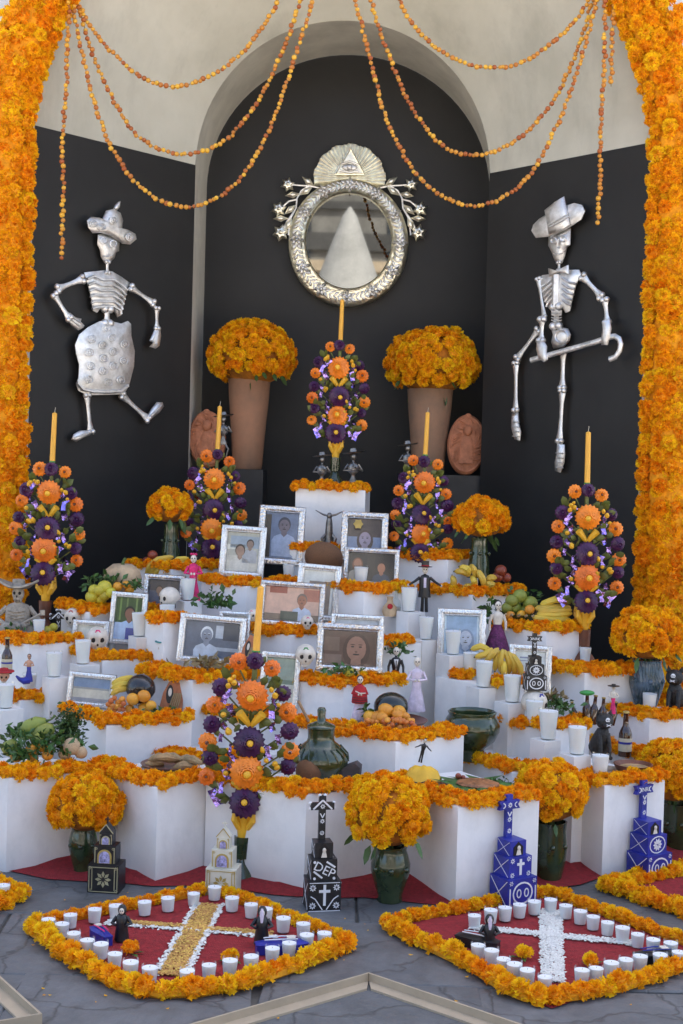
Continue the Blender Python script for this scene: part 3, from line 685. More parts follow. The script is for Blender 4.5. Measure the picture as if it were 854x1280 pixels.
T = Tin('embossed tin lady skeleton with flowered hat and rounded skirt', -1, (120, 550))
def zz(f, l): return [f(*p) for p in l]
T.sheet('skull', zz(z1, [(335, 285), (332, 350), (350, 385), (356, 430), (380, 472), (415, 472), (445, 440), (455, 405), (475, 395), (478, 340), (470, 310), (430, 285), (370, 275)]), .02)
for x, y in ((372, 325), (436, 345)): T.ring('eye_socket', z1(x, y), 4.2, .038, 1.0)
T.lines('teeth', [zz(z1, [(365, 425), (395, 432), (430, 420)])], .9, lift=.034)
h = T.sheet('hat', zz(z1, [(262, 190), (290, 165), (345, 170), (366, 180), (390, 125), (440, 113), (485, 140), (502, 190), (495, 250), (540, 254), (585, 280), (592, 315), (550, 350), (500, 345), (465, 318), (425, 292), (365, 272), (300, 275), (270, 235)]), .016, lift=.03, k=.8)
T.sheet('plume', zz(z1, [(440, 112), (452, 85), (472, 65), (485, 60), (480, 100), (462, 124)]), .008, lift=.03)
for x, y in ((305, 212), (360, 232), (438, 188), (545, 302)): T.ring('hat_rosette', z1(x, y), 4.3, .054, .8, h); T.ring('hat_rosette', z1(x, y), 2.1, .055, .8, h)
T.bone('neck', z1(397, 470), z1(397, 535), 3.4, knob=1.1)
rc = T.sheet('ribcage', zz(z1, [(242, 537), (300, 530), (380, 522), (430, 530), (490, 565), (545, 605), (535, 650), (510, 740), (492, 820), (465, 835), (440, 790), (350, 780), (328, 805), (300, 790), (290, 700), (265, 610)]), .018, k=.8)
T.lines('rib', [zz(z1, [(262 + 7 * k, 580 + 40 * k), (310 + 2 * k, 560 + 42 * k), (362, 585 + 36 * k), (440, 585 + 36 * k), (500 - 3 * k, 625 + 33 * k), (530 - 8 * k, 655 + 32 * k)]) for k in range(6)], 1.7, lift=.027, parent=rc)
T.bone('spine', z1(395, 790), z2(395, 68), 6.5, knob=1.05)
T.bone('upper_arm', z1(228, 582), z1(70, 645), 4.6, lift=.02); T.bone('forearm', z1(45, 690), z1(140, 840), 4.4, lift=.025)
T.bone('upper_arm', z1(560, 640), z1(700, 740), 4.4, lift=.02); T.bone('forearm', z1(728, 780), z2(728, 105), 3.9, lift=.025)
T.sheet('hand', zz(z2, [(105, 0), (150, 5), (185, 35), (225, 45), (220, 65), (245, 90), (235, 105), (205, 122), (160, 90), (125, 45)]), .01, lift=.025)
T.sheet('hand', zz(z2, [(715, 110), (750, 105), (755, 160), (745, 225), (720, 245), (680, 232), (705, 205), (680, 190), (700, 150)]), .01, lift=.025)
sk_ = T.sheet('skirt', zz(z2, [(350, 60), (440, 65), (490, 78), (535, 60), (555, 80), (557, 160), (580, 260), (575, 360), (545, 480), (520, 530), (490, 550), (400, 553), (260, 555), (205, 525), (190, 480), (205, 440), (210, 350), (190, 280), (182, 220), (210, 150), (270, 100)]), .02, lift=.02, k=.75)
for x, y in ((390, 105), (295, 180), (370, 220), (280, 270), (440, 265), (375, 310), (288, 360), (440, 360), (510, 325), (372, 395), (275, 450), (487, 455), (405, 470), (430, 170), (515, 215)):
    T.ring('skirt_rosette', z2(x, y), 4.8, .047, .62, sk_, 12); T.ring('skirt_rosette', z2(x, y), 2.0, .048, .62, sk_, 8)
T.lines('skirt_hem', [zz(z2, [(195, 470), (235, 515), (300, 530), (400, 532), (490, 525), (535, 490)])], 2.2, lift=.035, parent=sk_)
T.bone('leg', z2(262, 560), z2(285, 795), 4.4); T.bone('leg', z2(500, 560), z2(665, 712), 4.6)
T.sheet('shoe', zz(z2, [(160, 850), (175, 815), (215, 790), (295, 790), (298, 815), (250, 835), (190, 865)]), .014, lift=.01, m='silver')
T.sheet('shoe', zz(z2, [(655, 715), (690, 650), (730, 600), (765, 602), (775, 630), (745, 670), (690, 715)]), .014, lift=.01)

T.lines('finger', [zz(z2, [(150, 30), (225, 75)]), zz(z2, [(145, 45), (212, 95)]), zz(z2, [(735, 130), (722, 215)]), zz(z2, [(722, 130), (700, 200)])], .8, lift=.036)
T.lines('shoe_seam', [zz(z2, [(175, 840), (285, 800)]), zz(z2, [(675, 700), (760, 620)])], .7, lift=.026)
T = Tin('embossed tin gentleman skeleton with brimmed hat holding a hooked cane', 1, (700, 592))
T.sheet('skull', zz(z3, [(298, 315), (296, 385), (318, 430), (335, 478), (350, 502), (385, 502), (405, 450), (420, 392), (440, 380), (443, 270), (370, 285)]), .022)
for x, y in ((333, 352), (398, 340)): T.ring('eye_socket', z3(x, y), 3.4, .042, 1.1)
T.lines('teeth', [zz(z3, [(330, 438), (365, 445), (405, 425)]), zz(z3, [(310, 330), (335, 315)]), zz(z3, [(375, 315), (420, 300)]), zz(z3, [(362, 340), (355, 395), (370, 400)])], .9, lift=.038)
h = T.sheet('hat_brim', zz(z3, [(183, 285), (195, 245), (235, 205), (300, 165), (400, 120), (470, 100), (520, 113), (540, 155), (515, 210), (440, 260), (360, 300), (290, 325), (212, 332)]), .01, lift=.03, k=.85)
T.sheet('hat_crown', zz(z3, [(270, 148), (335, 95), (400, 56), (415, 130), (437, 245), (370, 285), (298, 312), (285, 230)]), .016, lift=.048, k=.8)
T.lines('hat_band', [zz(z3, [(296, 245), (360, 210), (432, 172)]), zz(z3, [(300, 262), (365, 228), (436, 190)])], .9, lift=.072)
T.bone('neck', z3(367, 500), z3(367, 545), 3, knob=1.1)
rc = T.sheet('ribcage', zz(z3, [(222, 605), (255, 582), (300, 575), (430, 546), (500, 545), (513, 575), (480, 645), (460, 720), (440, 820), (410, 832), (388, 790), (300, 805), (262, 740), (235, 660)]), .018, k=.8)
T.lines('rib', [zz(z3, [(250 + 8 * k, 660 + 33 * k), (280 + 4 * k, 640 + 30 * k), (320, 605 + 32 * k)]) for k in range(5)] + [zz(z3, [(388, 600 + 36 * k), (430 - 2 * k, 630 + 36 * k), (480 - 8 * k, 640 + 36 * k)]) for k in range(5)], 1.7, lift=.027, parent=rc)
T.lines('breastbone', [zz(z3, [(352, 580), (348, 800)])], 6, lift=.012, parent=rc)
T.sheet('bow_tie', zz(z3, [(295, 535), (350, 552), (430, 513), (432, 572), (370, 560), (300, 592)]), .01, lift=.035)
T.bone('spine', z3(350, 800), z4(350, 85), 6.8, knob=1.05); T.lines('vertebra', [zz(z4, [(318, y), (350, y + 8), (385, y)]) for y in (0, 18, 36, 54)] + [zz(z3, [(318, y), (350, y + 8), (385, y)]) for y in (820, 838)], .9, lift=.03)
T.bone('upper_arm', z3(230, 610), z3(268, 855), 3.6); T.bone('forearm', z4(255, 55), z4(248, 185), 5.2, lift=.03)
T.bone('upper_arm', z3(530, 595), z3(645, 722), 4.8, lift=.02); T.bone('forearm', z3(675, 752), z3(688, 890), 4.8, lift=.025)
pv = T.sheet('pelvis', zz(z4, [(315, 110), (350, 120), (380, 100), (425, 110), (443, 150), (435, 190), (395, 235), (330, 245), (315, 200), (325, 150)]), .02)
T.ring('hip_hollow', z4(385, 165), 8, .024, 1.2, pv)
T.bone('thigh', z4(225, 125), z4(92, 305), 4.6); T.bone('shin', z4(80, 345), z4(78, 650), 4.4)
T.bone('thigh', z4(396, 270), z4(390, 500), 4.8); T.bone('shin', z4(390, 530), z4(372, 855), 4.6)
for f in ([(52, 675), (95, 672), (98, 740), (112, 800), (105, 858), (70, 850), (48, 770)], [(355, 880), (402, 885), (405, 950), (400, 1010), (375, 1072), (340, 1060), (338, 1000), (350, 950)]):
    q = T.sheet('foot', zz(z4, f), .014, lift=.01); xs = [p[0] for p in f]; ys = [p[1] for p in f]
    T.lines('foot_joint', [zz(z4, [(min(xs) + 8, y), (max(xs) - 8, y + 4)]) for y in range(min(ys) + 60, max(ys) - 10, 32)], .7, lift=.026, parent=q)
cn = [z4(180, 322), z4(300, 288), z4(480, 238), z4(620, 198), z4(705, 168), z4(740, 162), z4(770, 180), z4(780, 215), z4(772, 260), z4(745, 300), z4(705, 316)]
b = MB(); b.tube([T.l(x, y, .055) for x, y in cn], ml(3.6, 7.5), 10, flat=T.n, fk=.7); b.build('cane', M['silver'], T.t)
T.sheet('hand', zz(z4, [(220, 190), (265, 190), (285, 230), (282, 280), (292, 318), (265, 335), (230, 310), (215, 250)]), .012, lift=.068)
T.sheet('hand', zz(z4, [(655, 60), (705, 55), (715, 110), (705, 160), (690, 220), (650, 220), (650, 165), (658, 110)]), .012, lift=.068)

# ================================================================ MIRROR
YM = YR - .03; zm = ZM(335, 170, 4.166)
mo = P(436, 382, YM); mt = thing('ornate_mirror', 'oval mirror in an embossed silver frame with fan crest', 'mirror', mo)
def ml_(x, y, h=0): q = P(x, y, YM) - mo; q.y -= h; return q
ce = P(436, 302, YM) - mo; rxi, rzi = ml(53, YM), ml(59, YM); rxo, rzo = ml(74.5, YM), ml(79, YM); co_ = P(435.5, 305, YM) - mo
b = MB(); n = 64; prof = [(0, 0), (0, .03), (.05, .044), (.5, .052), (.86, .048), (.92, .056), (1, .048), (1, .01)]
v = []
for t, d in prof:
    for j in range(n):
        q = 2 * math.pi * j / n; o_ = Vector((co_.x + rxo * math.cos(q), 0, co_.z + rzo * math.sin(q))); i_ = Vector((ce.x + rxi * math.cos(q), 0, ce.z + rzi * math.sin(q))); p = o_.lerp(i_, t); v.append((p.x, -d, p.z))
k = len(prof); b.add(v, [(a * n + j, a * n + (j + 1) % n, (a + 1) * n + (j + 1) % n, (a + 1) * n + j) for a in range(k - 1) for j in range(n)])
mf = b.build('frame', M['silver_orn'], mt, sharp=70)
def petal_flower(mb, c, r, n=6, h=.008, tilt=0):
    mb.ell(c, (r * .3, h * 1.6, r * .3), 8, 5)
    for i in range(n):
        q = 2 * math.pi * i / n + tilt; d = Vector((math.cos(q), 0, math.sin(q))); t = Vector((-d.z, 0, d.x)); c = Vector(c)
        mb.add([c + d * r * .2, c + d * r * .6 + t * r * .27, c + d * r + Vector((0, -h * .5, 0)), c + d * r * .6 - t * r * .27, c + d * r * .6 + Vector((0, -h * 1.5, 0))], [(0, 4, 1), (1, 4, 2), (2, 4, 3), (3, 4, 0)])
for i in range(12):
    q = 2 * math.pi * i / 12 + math.pi / 2; p = Vector((co_.x + (rxo + rxi) / 2 * math.cos(q), -.058, (co_.z + ce.z) / 2 + (rzo + rzi) / 2 * math.sin(q))); b = MB(); petal_flower(b, p, .052, 6, .014, q)
    b.build('frame_flower', M['silver'], mf, sharp=70)
b = MB()
for i in range(72):
    q = 2 * math.pi * i / 72; rd = Vector((math.cos(q), 0, math.sin(q))); p = Vector((co_.x + (rxo * .52 + rxi * .48) * math.cos(q), -.056, (co_.z + ce.z) / 2 + (rzo * .52 + rzi * .48) * math.sin(q)))
    for s in (-1, 1): d = Vector((-rd.z, 0, rd.x)) * .028 + rd * .03 * s; b.tube([p, p + d * .6 + Vector((0, -.008, 0)), p + d], [.003, .008, .002], 5)
o = b.build('frame_leaves', M['silver'], mf, sharp=70); o['kind'] = 'stuff'
b = MB(); b.lathe([(0, 0), (1, 0)], 64, (0, 0, 0), cap=False, rot=Matrix(((rxi * 1.01, 0, 0), (0, 1, 0), (0, 0, 1))) @ Matrix.Rotation(R(90), 3, 'X')) if False else b.add([(ce.x + rxi * 1.02 * math.cos(2 * math.pi * j / 64), -.012, ce.z + rzi * 1.02 * math.sin(2 * math.pi * j / 64)) for j in range(64)], [tuple(range(64))])
b.build('mirror_glass', mat('mirror_silvering', (.21, .215, .21), .02, 1, var=.15, vscale=4), mt)
# fan crest
b = MB(); fc = ml_(437, 226); rr_ = ml(44, YM); n = 60; v = [(fc.x, -.03, fc.z)]
for i in range(n + 1):
    q = math.pi * i / n * 1.12 - math.pi * .06; rad = rr_ * (1 + (.03 if (i // 4) % 2 else 0)); v.append((fc.x + rad * math.cos(q), -.012 - (.018 if i % 2 else 0), fc.z + rad * math.sin(q)))
b.add(v, [(0, i + 1, i + 2) for i in range(n)]); o = [(p[0], -.004, p[2]) for p in v]; b.add(o, [(i + 2, i + 1, 0) for i in range(n)])
M['mirror_silver'] = mat('mirror_crest_silver', (.93, .86, .71), .36, 1, var=.15, vscale=25, bump=.2, bscale=40)
fan = b.build('fan_crest', M['mirror_silver'], mt, sharp=5)
tri = [ml_(*zm(428, 75), .045), ml_(*zm(350, 207), .045), ml_(*zm(500, 207), .045)]
b = MB(); b.slab(tri, (0, .02, 0)); b.build('triangle', M['mirror_silver'], mt)
b = MB()
for i in range(3): b.tube([tri[i], tri[(i + 1) % 3]], .007, 6)
b.build('triangle_rim', M['silver_orn'], mt)
b = MB(); ec = ml_(*zm(425, 172), .048); b.ell(ec, (.05, .01, .022), 14, 8); b.ell(ec + Vector((0, -.006, 0)), (.02, .01, .02), 10, 6); b.tube([ec + Vector((-.055, -.004, .018)), ec + Vector((0, -.008, .036)), ec + Vector((.055, -.004, .018))], .006, 6); b.tube([ec + Vector((-.06, -.004, -.022)), ec + Vector((0, -.006, -.034)), ec + Vector((.06, -.004, -.022))], .006, 6)
b.build('eye', M['silver'], mt)
def sp(pts): return [ml_(*zm(x, y), .03) for x, y in pts]
for mir in (0, 1):
    g_ = (lambda x: 850 - x) if mir else (lambda x: x)
    b = MB()
    for l_ in ([(265, 275), (215, 265), (175, 290), (152, 330), (148, 380), (115, 440), (108, 520)], [(215, 265), (160, 262), (115, 258)], [(152, 335), (110, 345), (70, 380)], [(140, 395), (100, 450), (78, 500)]):
        b.tube(sp([(g_(x), y) for x, y in l_]), .0062, 6)
    spr = b.build('spray_stem', M['silver'], mt)
    for x, y, r in ((105, 258, 32), (58, 385, 35), (68, 508, 38)):
        b = MB(); fc_ = ml_(*zm(g_(x), y), .03); fr2 = ml(r / 4.166, YM) * 1.22; st_ = [fc_ + Vector((math.cos(q * math.pi / 6 + .3), 0, math.sin(q * math.pi / 6 + .3))) * fr2 * (1 if q % 2 == 0 else .6) for q in range(12)]; b.dome(list(reversed(st_)), (0, -1, 0), .008, .02, k=.6); b.ell(fc_ + Vector((0, -.02, 0)), fr2 * .25, 8, 6); b.build('spray_flower', M['mirror_silver'], spr, sharp=25)
    for x, y, a in ((210, 243, 2.5), (200, 292, .6), (130, 312, 3.3), (118, 388, .7), (68, 435, 3.2), (108, 465, 1.1)):
        c_ = ml_(*zm(g_(x), y), .035); a = math.pi - a if mir else a; d = Vector((math.cos(a), 0, math.sin(a))) * .05; t = Vector((-d.z, 0, d.x)) * .42
        b = MB(); lo2 = [c_ - d, c_ - t, c_ + d, c_ + t]; b.dome(lo2 if (lo2[1] - lo2[0]).cross(lo2[2] - lo2[1]).y < 0 else list(reversed(lo2)), (0, -1, 0), .005, .014, k=.5); b.build('spray_leaf', M['mirror_silver'], spr, sharp=25)

# ================================================================ FRUIT STRINGS
TEJ = MB().ell((0, 0, 0), (1, 1, .92), 9, 6).mesh('tejocote', M['tej'])
def fruit_string(label, px, Y=7.12):
    pts = [P(x, y, Y) for x, y in px]; base = pts[0]
    # smooth path
    path = []
    for i in range(len(pts) - 1):
        p0, p1, p2, p3 = pts[max(i - 1, 0)], pts[i], pts[i + 1], pts[min(i + 2, len(pts) - 1)]
        for k in range(10):
            t = k / 10; path.append(.5 * ((2 * p1) + (p2 - p0) * t + (2 * p0 - 5 * p1 + 4 * p2 - p3) * t * t + (3 * p1 - p0 - 3 * p2 + p3) * t ** 3))
    path.append(pts[-1]); g_ = thing('tejocote_string', label, 'fruit garland', base, group='strings of small fruit hanging in the arch')
    b = MB(); b.tube([p - base for p in path], .003, 4); b.build('twine', M['twine'], g_)
    d = .01; acc = 0; rs = random.Random(len(px) * 7 + int(px[0][0]))
    for i in range(len(path) - 1):
        sg = path[i + 1] - path[i]; L_ = sg.length
        while acc + L_ >= d:
            r = rs.uniform(.0105, .0150); q = path[i] + sg * ((d - acc) / max(L_, 1e-6)) - base + Vector((rs.uniform(-.006, .006), rs.uniform(-.006, .006), rs.uniform(-.004, .004)))
            link_mesh('tejocote', TEJ, g_, q, (rs.random() * 6, rs.random() * 6, 0), r); d += r * 1.85
        acc += L_
zl = ZM(0, 0, 1.986); zr = ZM(424, 0, 1.986)
fruit_string('shallowest string of small orange fruit by the lady skeleton, swagged to the arch top', zz(zl, [(182, -20), (200, 20), (240, 85), (300, 150), (350, 190), (430, 215), (520, 190), (600, 130), (650, 70), (690, 0), (745, -150), (790, -330)]))
fruit_string('middle swag of small orange fruit crossing above the lady skeleton', zz(zl, [(180, -20), (202, 40), (240, 160), (300, 280), (350, 345), (430, 381), (500, 376), (570, 340), (640, 250), (700, 130), (745, 0), (775, -150), (795, -330)]))
fruit_string('deepest swag of small orange fruit hanging beside the mirror, lady skeleton side', zz(zl, [(176, -20), (190, 60), (215, 180), (260, 330), (310, 420), (370, 480), (440, 512), (510, 505), (580, 460), (640, 380), (690, 270), (740, 120), (775, 0), (790, -150), (800, -330)]), 7.08)
fruit_string('straight drop of small orange fruit hanging over the lady skeleton panel', zz(zl, [(170, -20), (168, 150), (160, 280), (155, 380), (158, 480), (155, 560), (153, 645)]), 7.05)
fruit_string('shallowest string of small orange fruit on the gentleman skeleton side', zz(zr, [(55, -330), (95, -150), (150, 0), (200, 80), (260, 130), (320, 160), (390, 168), (460, 152), (530, 105), (580, 60), (620, 0), (640, -40)]))
fruit_string('middle swag of small orange fruit on the gentleman skeleton side', zz(zr, [(45, -330), (60, -150), (80, 0), (110, 100), (160, 230), (210, 310), (270, 370), (340, 385), (410, 365), (480, 315), (540, 235), (590, 130), (630, 0), (645, -40)]))
fruit_string('deepest swag of small orange fruit beside the mirror, gentleman skeleton side', zz(zr, [(35, -330), (36, -150), (40, 0), (55, 60), (90, 200), (120, 300), (170, 400), (230, 470), (300, 505), (360, 508), (430, 475), (490, 410), (550, 290), (600, 150), (640, 0), (650, -40)]), 7.08)
fruit_string('long straight drop of small orange fruit above the gentleman skeleton', zz(zr, [(658, -40), (660, 100), (655, 220), (650, 340), (648, 440), (642, 555)]), 7.05)
fruit_string('short straight drop of small orange fruit beside the marigold arch', zz(zr, [(682, -40), (678, 100), (675, 215)]), 7.05)

# ================================================================ VASES AND BOUQUETS
def lathe_thing(name, label, cat, p, prof, m, n=28, parts=(), wob=0, nw=0, group=None, rim=None):
    b = MB(); b.lathe(prof, n, wob=wob, nw=nw); t = thing(name, label, cat, p, group=group); b.build('body', M[m], t, sharp=55); return t
def tv(label, x0, x1, ytop, Y, zb, m):
    a = P((x0 + x1) / 2, ytop, Y); w_ = ml((x1 - x0) / 2, Y); h = a.z - zb
    t = lathe_thing('terracotta_vase', label, 'vase', (a.x, Y, zb), [(0, 0), (w_ * .66, 0), (w_ * .70, .01), (w_ * .82, h * .4), (w_ * .97, h * .8), (w_, h * .93), (w_ * 1.02, h), (w_ * .94, h), (w_ * .9, h * .9), (0, h * .88)], m)
    return a
tv('warm terracotta tapered vase beside the cream pillar', 286, 338, 472, 8.2, 1.601, 'terra')
bouquet('big round marigold bouquet in the warm terracotta vase by the cream pillar', P(315, 446, 8.2), ml(57, 8.2), ml(47, 8.2), .042, (2, 4, 3, 1))
M['terra_grey'] = mat('smoked_terracotta', S(160, 122, 96), .8, c2=S(118, 100, 86), vscale=4, bump=.1, bscale=50)
tv('smoke-greyed terracotta vase beside the relief plaque', 510, 566, 487, 8.2, 1.601, 'terra_grey')
bouquet('big round marigold bouquet in the smoke-greyed terracotta vase', P(541, 456, 8.2), ml(59, 8.2), ml(48, 8.2), .042, (2, 4, 3, 1))
def plaque(label, cx, cy, rx, ry, Y, tilt):
    p = P(cx, cy + ry, Y); t = thing('oval_plaque', label, 'plaque', p, rx=R(-8), ry=R(tilt)); b = MB(); w_, h = ml(rx, Y), ml(ry, Y); n = 40
    for sc_, th, z in ((1, .03, 0),):
        pts = [(w_ * math.cos(2 * math.pi * i / n), -.025, h + h * math.sin(2 * math.pi * i / n)) for i in range(n)]; b.dome(pts, (0, -1, 0), .04, .02, k=.9)
    b.build('disc', M['terra2'], t, sharp=60)
    b = MB(); b.tube([(w_ * .9 * math.cos(2 * math.pi * i / n), -.035, h + h * .9 * math.sin(2 * math.pi * i / n)) for i in range(n + 1)], .007, 6); b.build('rim', M['terra2'], t)
    b = MB(); b.lathe([(.0, 0), (w_ * .4, .0), (w_ * .32, h * .7), (w_ * .12, h * 1.0), (0, h * 1.02)], 12, (0, -.045, h * .35), sy=.25); b.ell((0, -.05, h * 1.45), (.028, .02, .034)); b.build('relief_figure', M['terra2'], t)
    b = MB(); b.ell((0, -.03, h * 1.93), (.022, .014, .02)); b.build('knob', M['terra2'], t)
    rs = random.Random(cx); b = MB()
    for i in range(40): q = rs.random() * 6.28; k = rs.uniform(.45, .82); c_ = Vector((w_ * k * math.cos(q), -.045, h + h * k * math.sin(q))); d = Vector((math.cos(q + .8), 0, math.sin(q + .8))) * .022; b.tube([c_ - d, c_ + Vector((0, -.004, 0)), c_ + d], [.002, .005, .002], 5)
    b.build('relief_scroll', M['terra2'], t)
plaque('oval clay relief plaque leaning beside the smoke-greyed vase', 581, 556, 24, 38, 8.12, 2)
plaque('oval clay relief plaque behind the candle by the cream pillar', 260, 549, 23, 36, 8.12, -3)
def gvase(label, cx, yt, yb, wpx, p, shape, m='green_glaze', n=32):
    Y = p.y; w_ = ml(wpx / 2, Y); h = ml(yb - yt, Y)
    pr = {'urn': [(0, 0), (.62, 0), (.66, .03), (.60, .10), (.78, .28), (1.0, .55), (1.0, .68), (.86, .85), (.78, .93), (.84, 1), (.76, 1), (.70, .9), (0, .88)],
          'jar': [(0, 0), (.70, 0), (.72, .05), (.9, .3), (1, .55), (.9, .85), (.95, 1), (.86, 1), (.8, .88), (0, .85)],
          'cone': [(0, 0), (1, 0), (1, .04), (.9, .3), (.72, .7), (.66, .9), (.72, 1), (.64, 1), (.6, .9), (0, .88)]}[shape]
    t = lathe_thing('glazed_vase', label, 'vase', p, [(r * w_, z * h) for r, z in pr], m, n)
    b = MB()
    for k in range(3): q = -math.pi / 2 + (k - 1) * .9; c_ = Vector((math.cos(q) * w_ * .98, math.sin(q) * w_ * .98, h * .62)); b.ell(c_, (w_ * .16,) * 3, 10, 6)
    b.build('applique', M[m], t)
    return t
def gv(lab_v, lab_b, bx, by, brx, bry, cx, yt, yb, wpx, Z=None, Y=None, shape='urn', r=.034, m='green_glaze', w=W_BQ):
    p = PZ(cx, yb, Z) if Z is not None else P(cx, yb, Y); gvase(lab_v, cx, yt, yb, wpx, p, shape, m); c_ = P(bx, by, p.y); bouquet(lab_b, c_, ml(brx, p.y), ml(bry, p.y), r, w)
gv('dark green glazed vase behind the black and gold chapel', 'round marigold bouquet above the black and gold chapel', 108, 1005, 49, 41, 103, 1030, 1092, 36, 0)
gv('olive green glazed urn beside the black DEP tomb', 'round marigold bouquet beside the black DEP tomb cross', 486, 1016, 56, 51, 487, 1055, 1126, 50, 0, r=.036)
gv('dark green glazed vase between the two blue tombs', 'round marigold bouquet between the two blue tombs', 688, 992, 49, 43, 686, 1025, 1100, 44, 0, shape='jar', r=.036)
gv('mossy green glazed vase beyond the short blue tomb', 'round marigold bouquet beyond the short blue tomb', 842, 966, 48, 44, 846, 1002, 1064, 44, 0, shape='jar', r=.036)
M['blue_glaze'] = mat('blue_green_glaze', (.015, .035, .02), .18, c2=(.10, .16, .24), vscale=14, bump=.6, bscale=22, coat=.5, btype='wave')
gv('tall blue-streaked glazed vase standing against the marigold arch', 'round marigold bouquet in the tall blue-streaked vase by the arch', 811, 795, 50, 36, 807, 824, 889, 44, None, 6.32, 'urn', .038, 'blue_glaze')
gv('small green glazed vase behind the ripe banana bunch', 'small marigold bouquet beside the candle tree above the ripe bananas', 213, 634, 30, 24, 213, 655, 708, 26, None, 7.22, 'cone', .036, w=(4, 3, 1, 2))
gv('small green glazed vase behind the short banana bunch', 'small marigold bouquet above the short banana bunch', 602, 649, 37, 28, 598, 672, 722, 30, None, 7.02, 'cone', .036, w=(4, 3, 1, 1))

# ================================================================ CANDLE TREES
def rose(n, rings, r, h):
    b = MB()
    for k in range(rings):
        ro = r * (1 - .72 * k / rings); zi = h * (.15 + .75 * k / rings); m_ = n - k * 2; m_ = max(m_, 7)
        v = []; f = []
        for i in range(m_ * 2):
            q = math.pi * i / m_ + k * .4; s_ = 1.06 if i % 2 else .92
            v += [(ro * .45 * math.cos(q), ro * .45 * math.sin(q), zi - h * .12), (ro * .82 * math.cos(q), ro * .82 * math.sin(q), zi + h * .12), (ro * s_ * math.cos(q), ro * s_ * math.sin(q), zi + h * (.04 if k else -.1))]
        c_ = m_ * 2
        for i in range(c_):
            j = (i + 1) % c_
            for a in range(2): f.append((i * 3 + a, i * 3 + a + 1, j * 3 + a + 1, j * 3 + a))
        b.add(v, f)
    return b
RS = rose(13, 5, .035, .034); RB = rose(19, 6, .061, .046)
def with_eye(mb, r, h): q = MB(); q.v = list(mb.v); q.f = list(mb.f); q.m = list(mb.m); q.ell((0, 0, h), (r, r, r * .7), 8, 5, 1); return q
ME = {'so': with_eye(RS, .006, .024).mesh('wax_rose', [M['w_orange'], M['brown']], 30), 'sp': with_eye(RS, .007, .022).mesh('wax_rose', [M['w_purple'], M['w_purple']], 30),
      'bo': with_eye(RB, .016, .034).mesh('wax_rose', [M['w_orange'], M['w_yellow']], 30), 'bp': with_eye(RB, .014, .034).mesh('wax_rose', [M['w_purple'], M['w_yellow']], 30)}
lf = MB(); lf.add([(0, 0, 0), (.016, 0, .02), (.013, -.004, .045), (0, -.006, .06), (-.013, -.004, .045), (-.016, 0, .02), (0, -.01, .03)], [(0, 1, 6), (1, 2, 6), (2, 3, 6), (3, 4, 6), (4, 5, 6), (5, 0, 6)]); LEAF = lf.mesh('wax_leaf', M['w_green'])
lf = MB(); lf.lathe([(.002, 0), (.008, .008), (.011, .02), (.006, .034), (.001, .038)], 8); BUD = lf.mesh('wax_bud', M['w_yellow'])
def foil_mesh():
    b = MB(); rs = random.Random(8); v = []
    for i in range(5):
        for j in range(3): v.append(((j - 1) * .011 + rs.uniform(-.003, .003), rs.uniform(-.008, .008), -i * .012 + rs.uniform(-.003, .003)))
    b.add(v, [(i * 3 + j, i * 3 + j + 1, (i + 1) * 3 + j + 1, (i + 1) * 3 + j) for i in range(4) for j in range(2)]); return b.mesh('foil_strip', M['foil'], 5)
FOIL = foil_mesh()
FRONT = (R(90), 0, 0)   # local +Z -> -Y
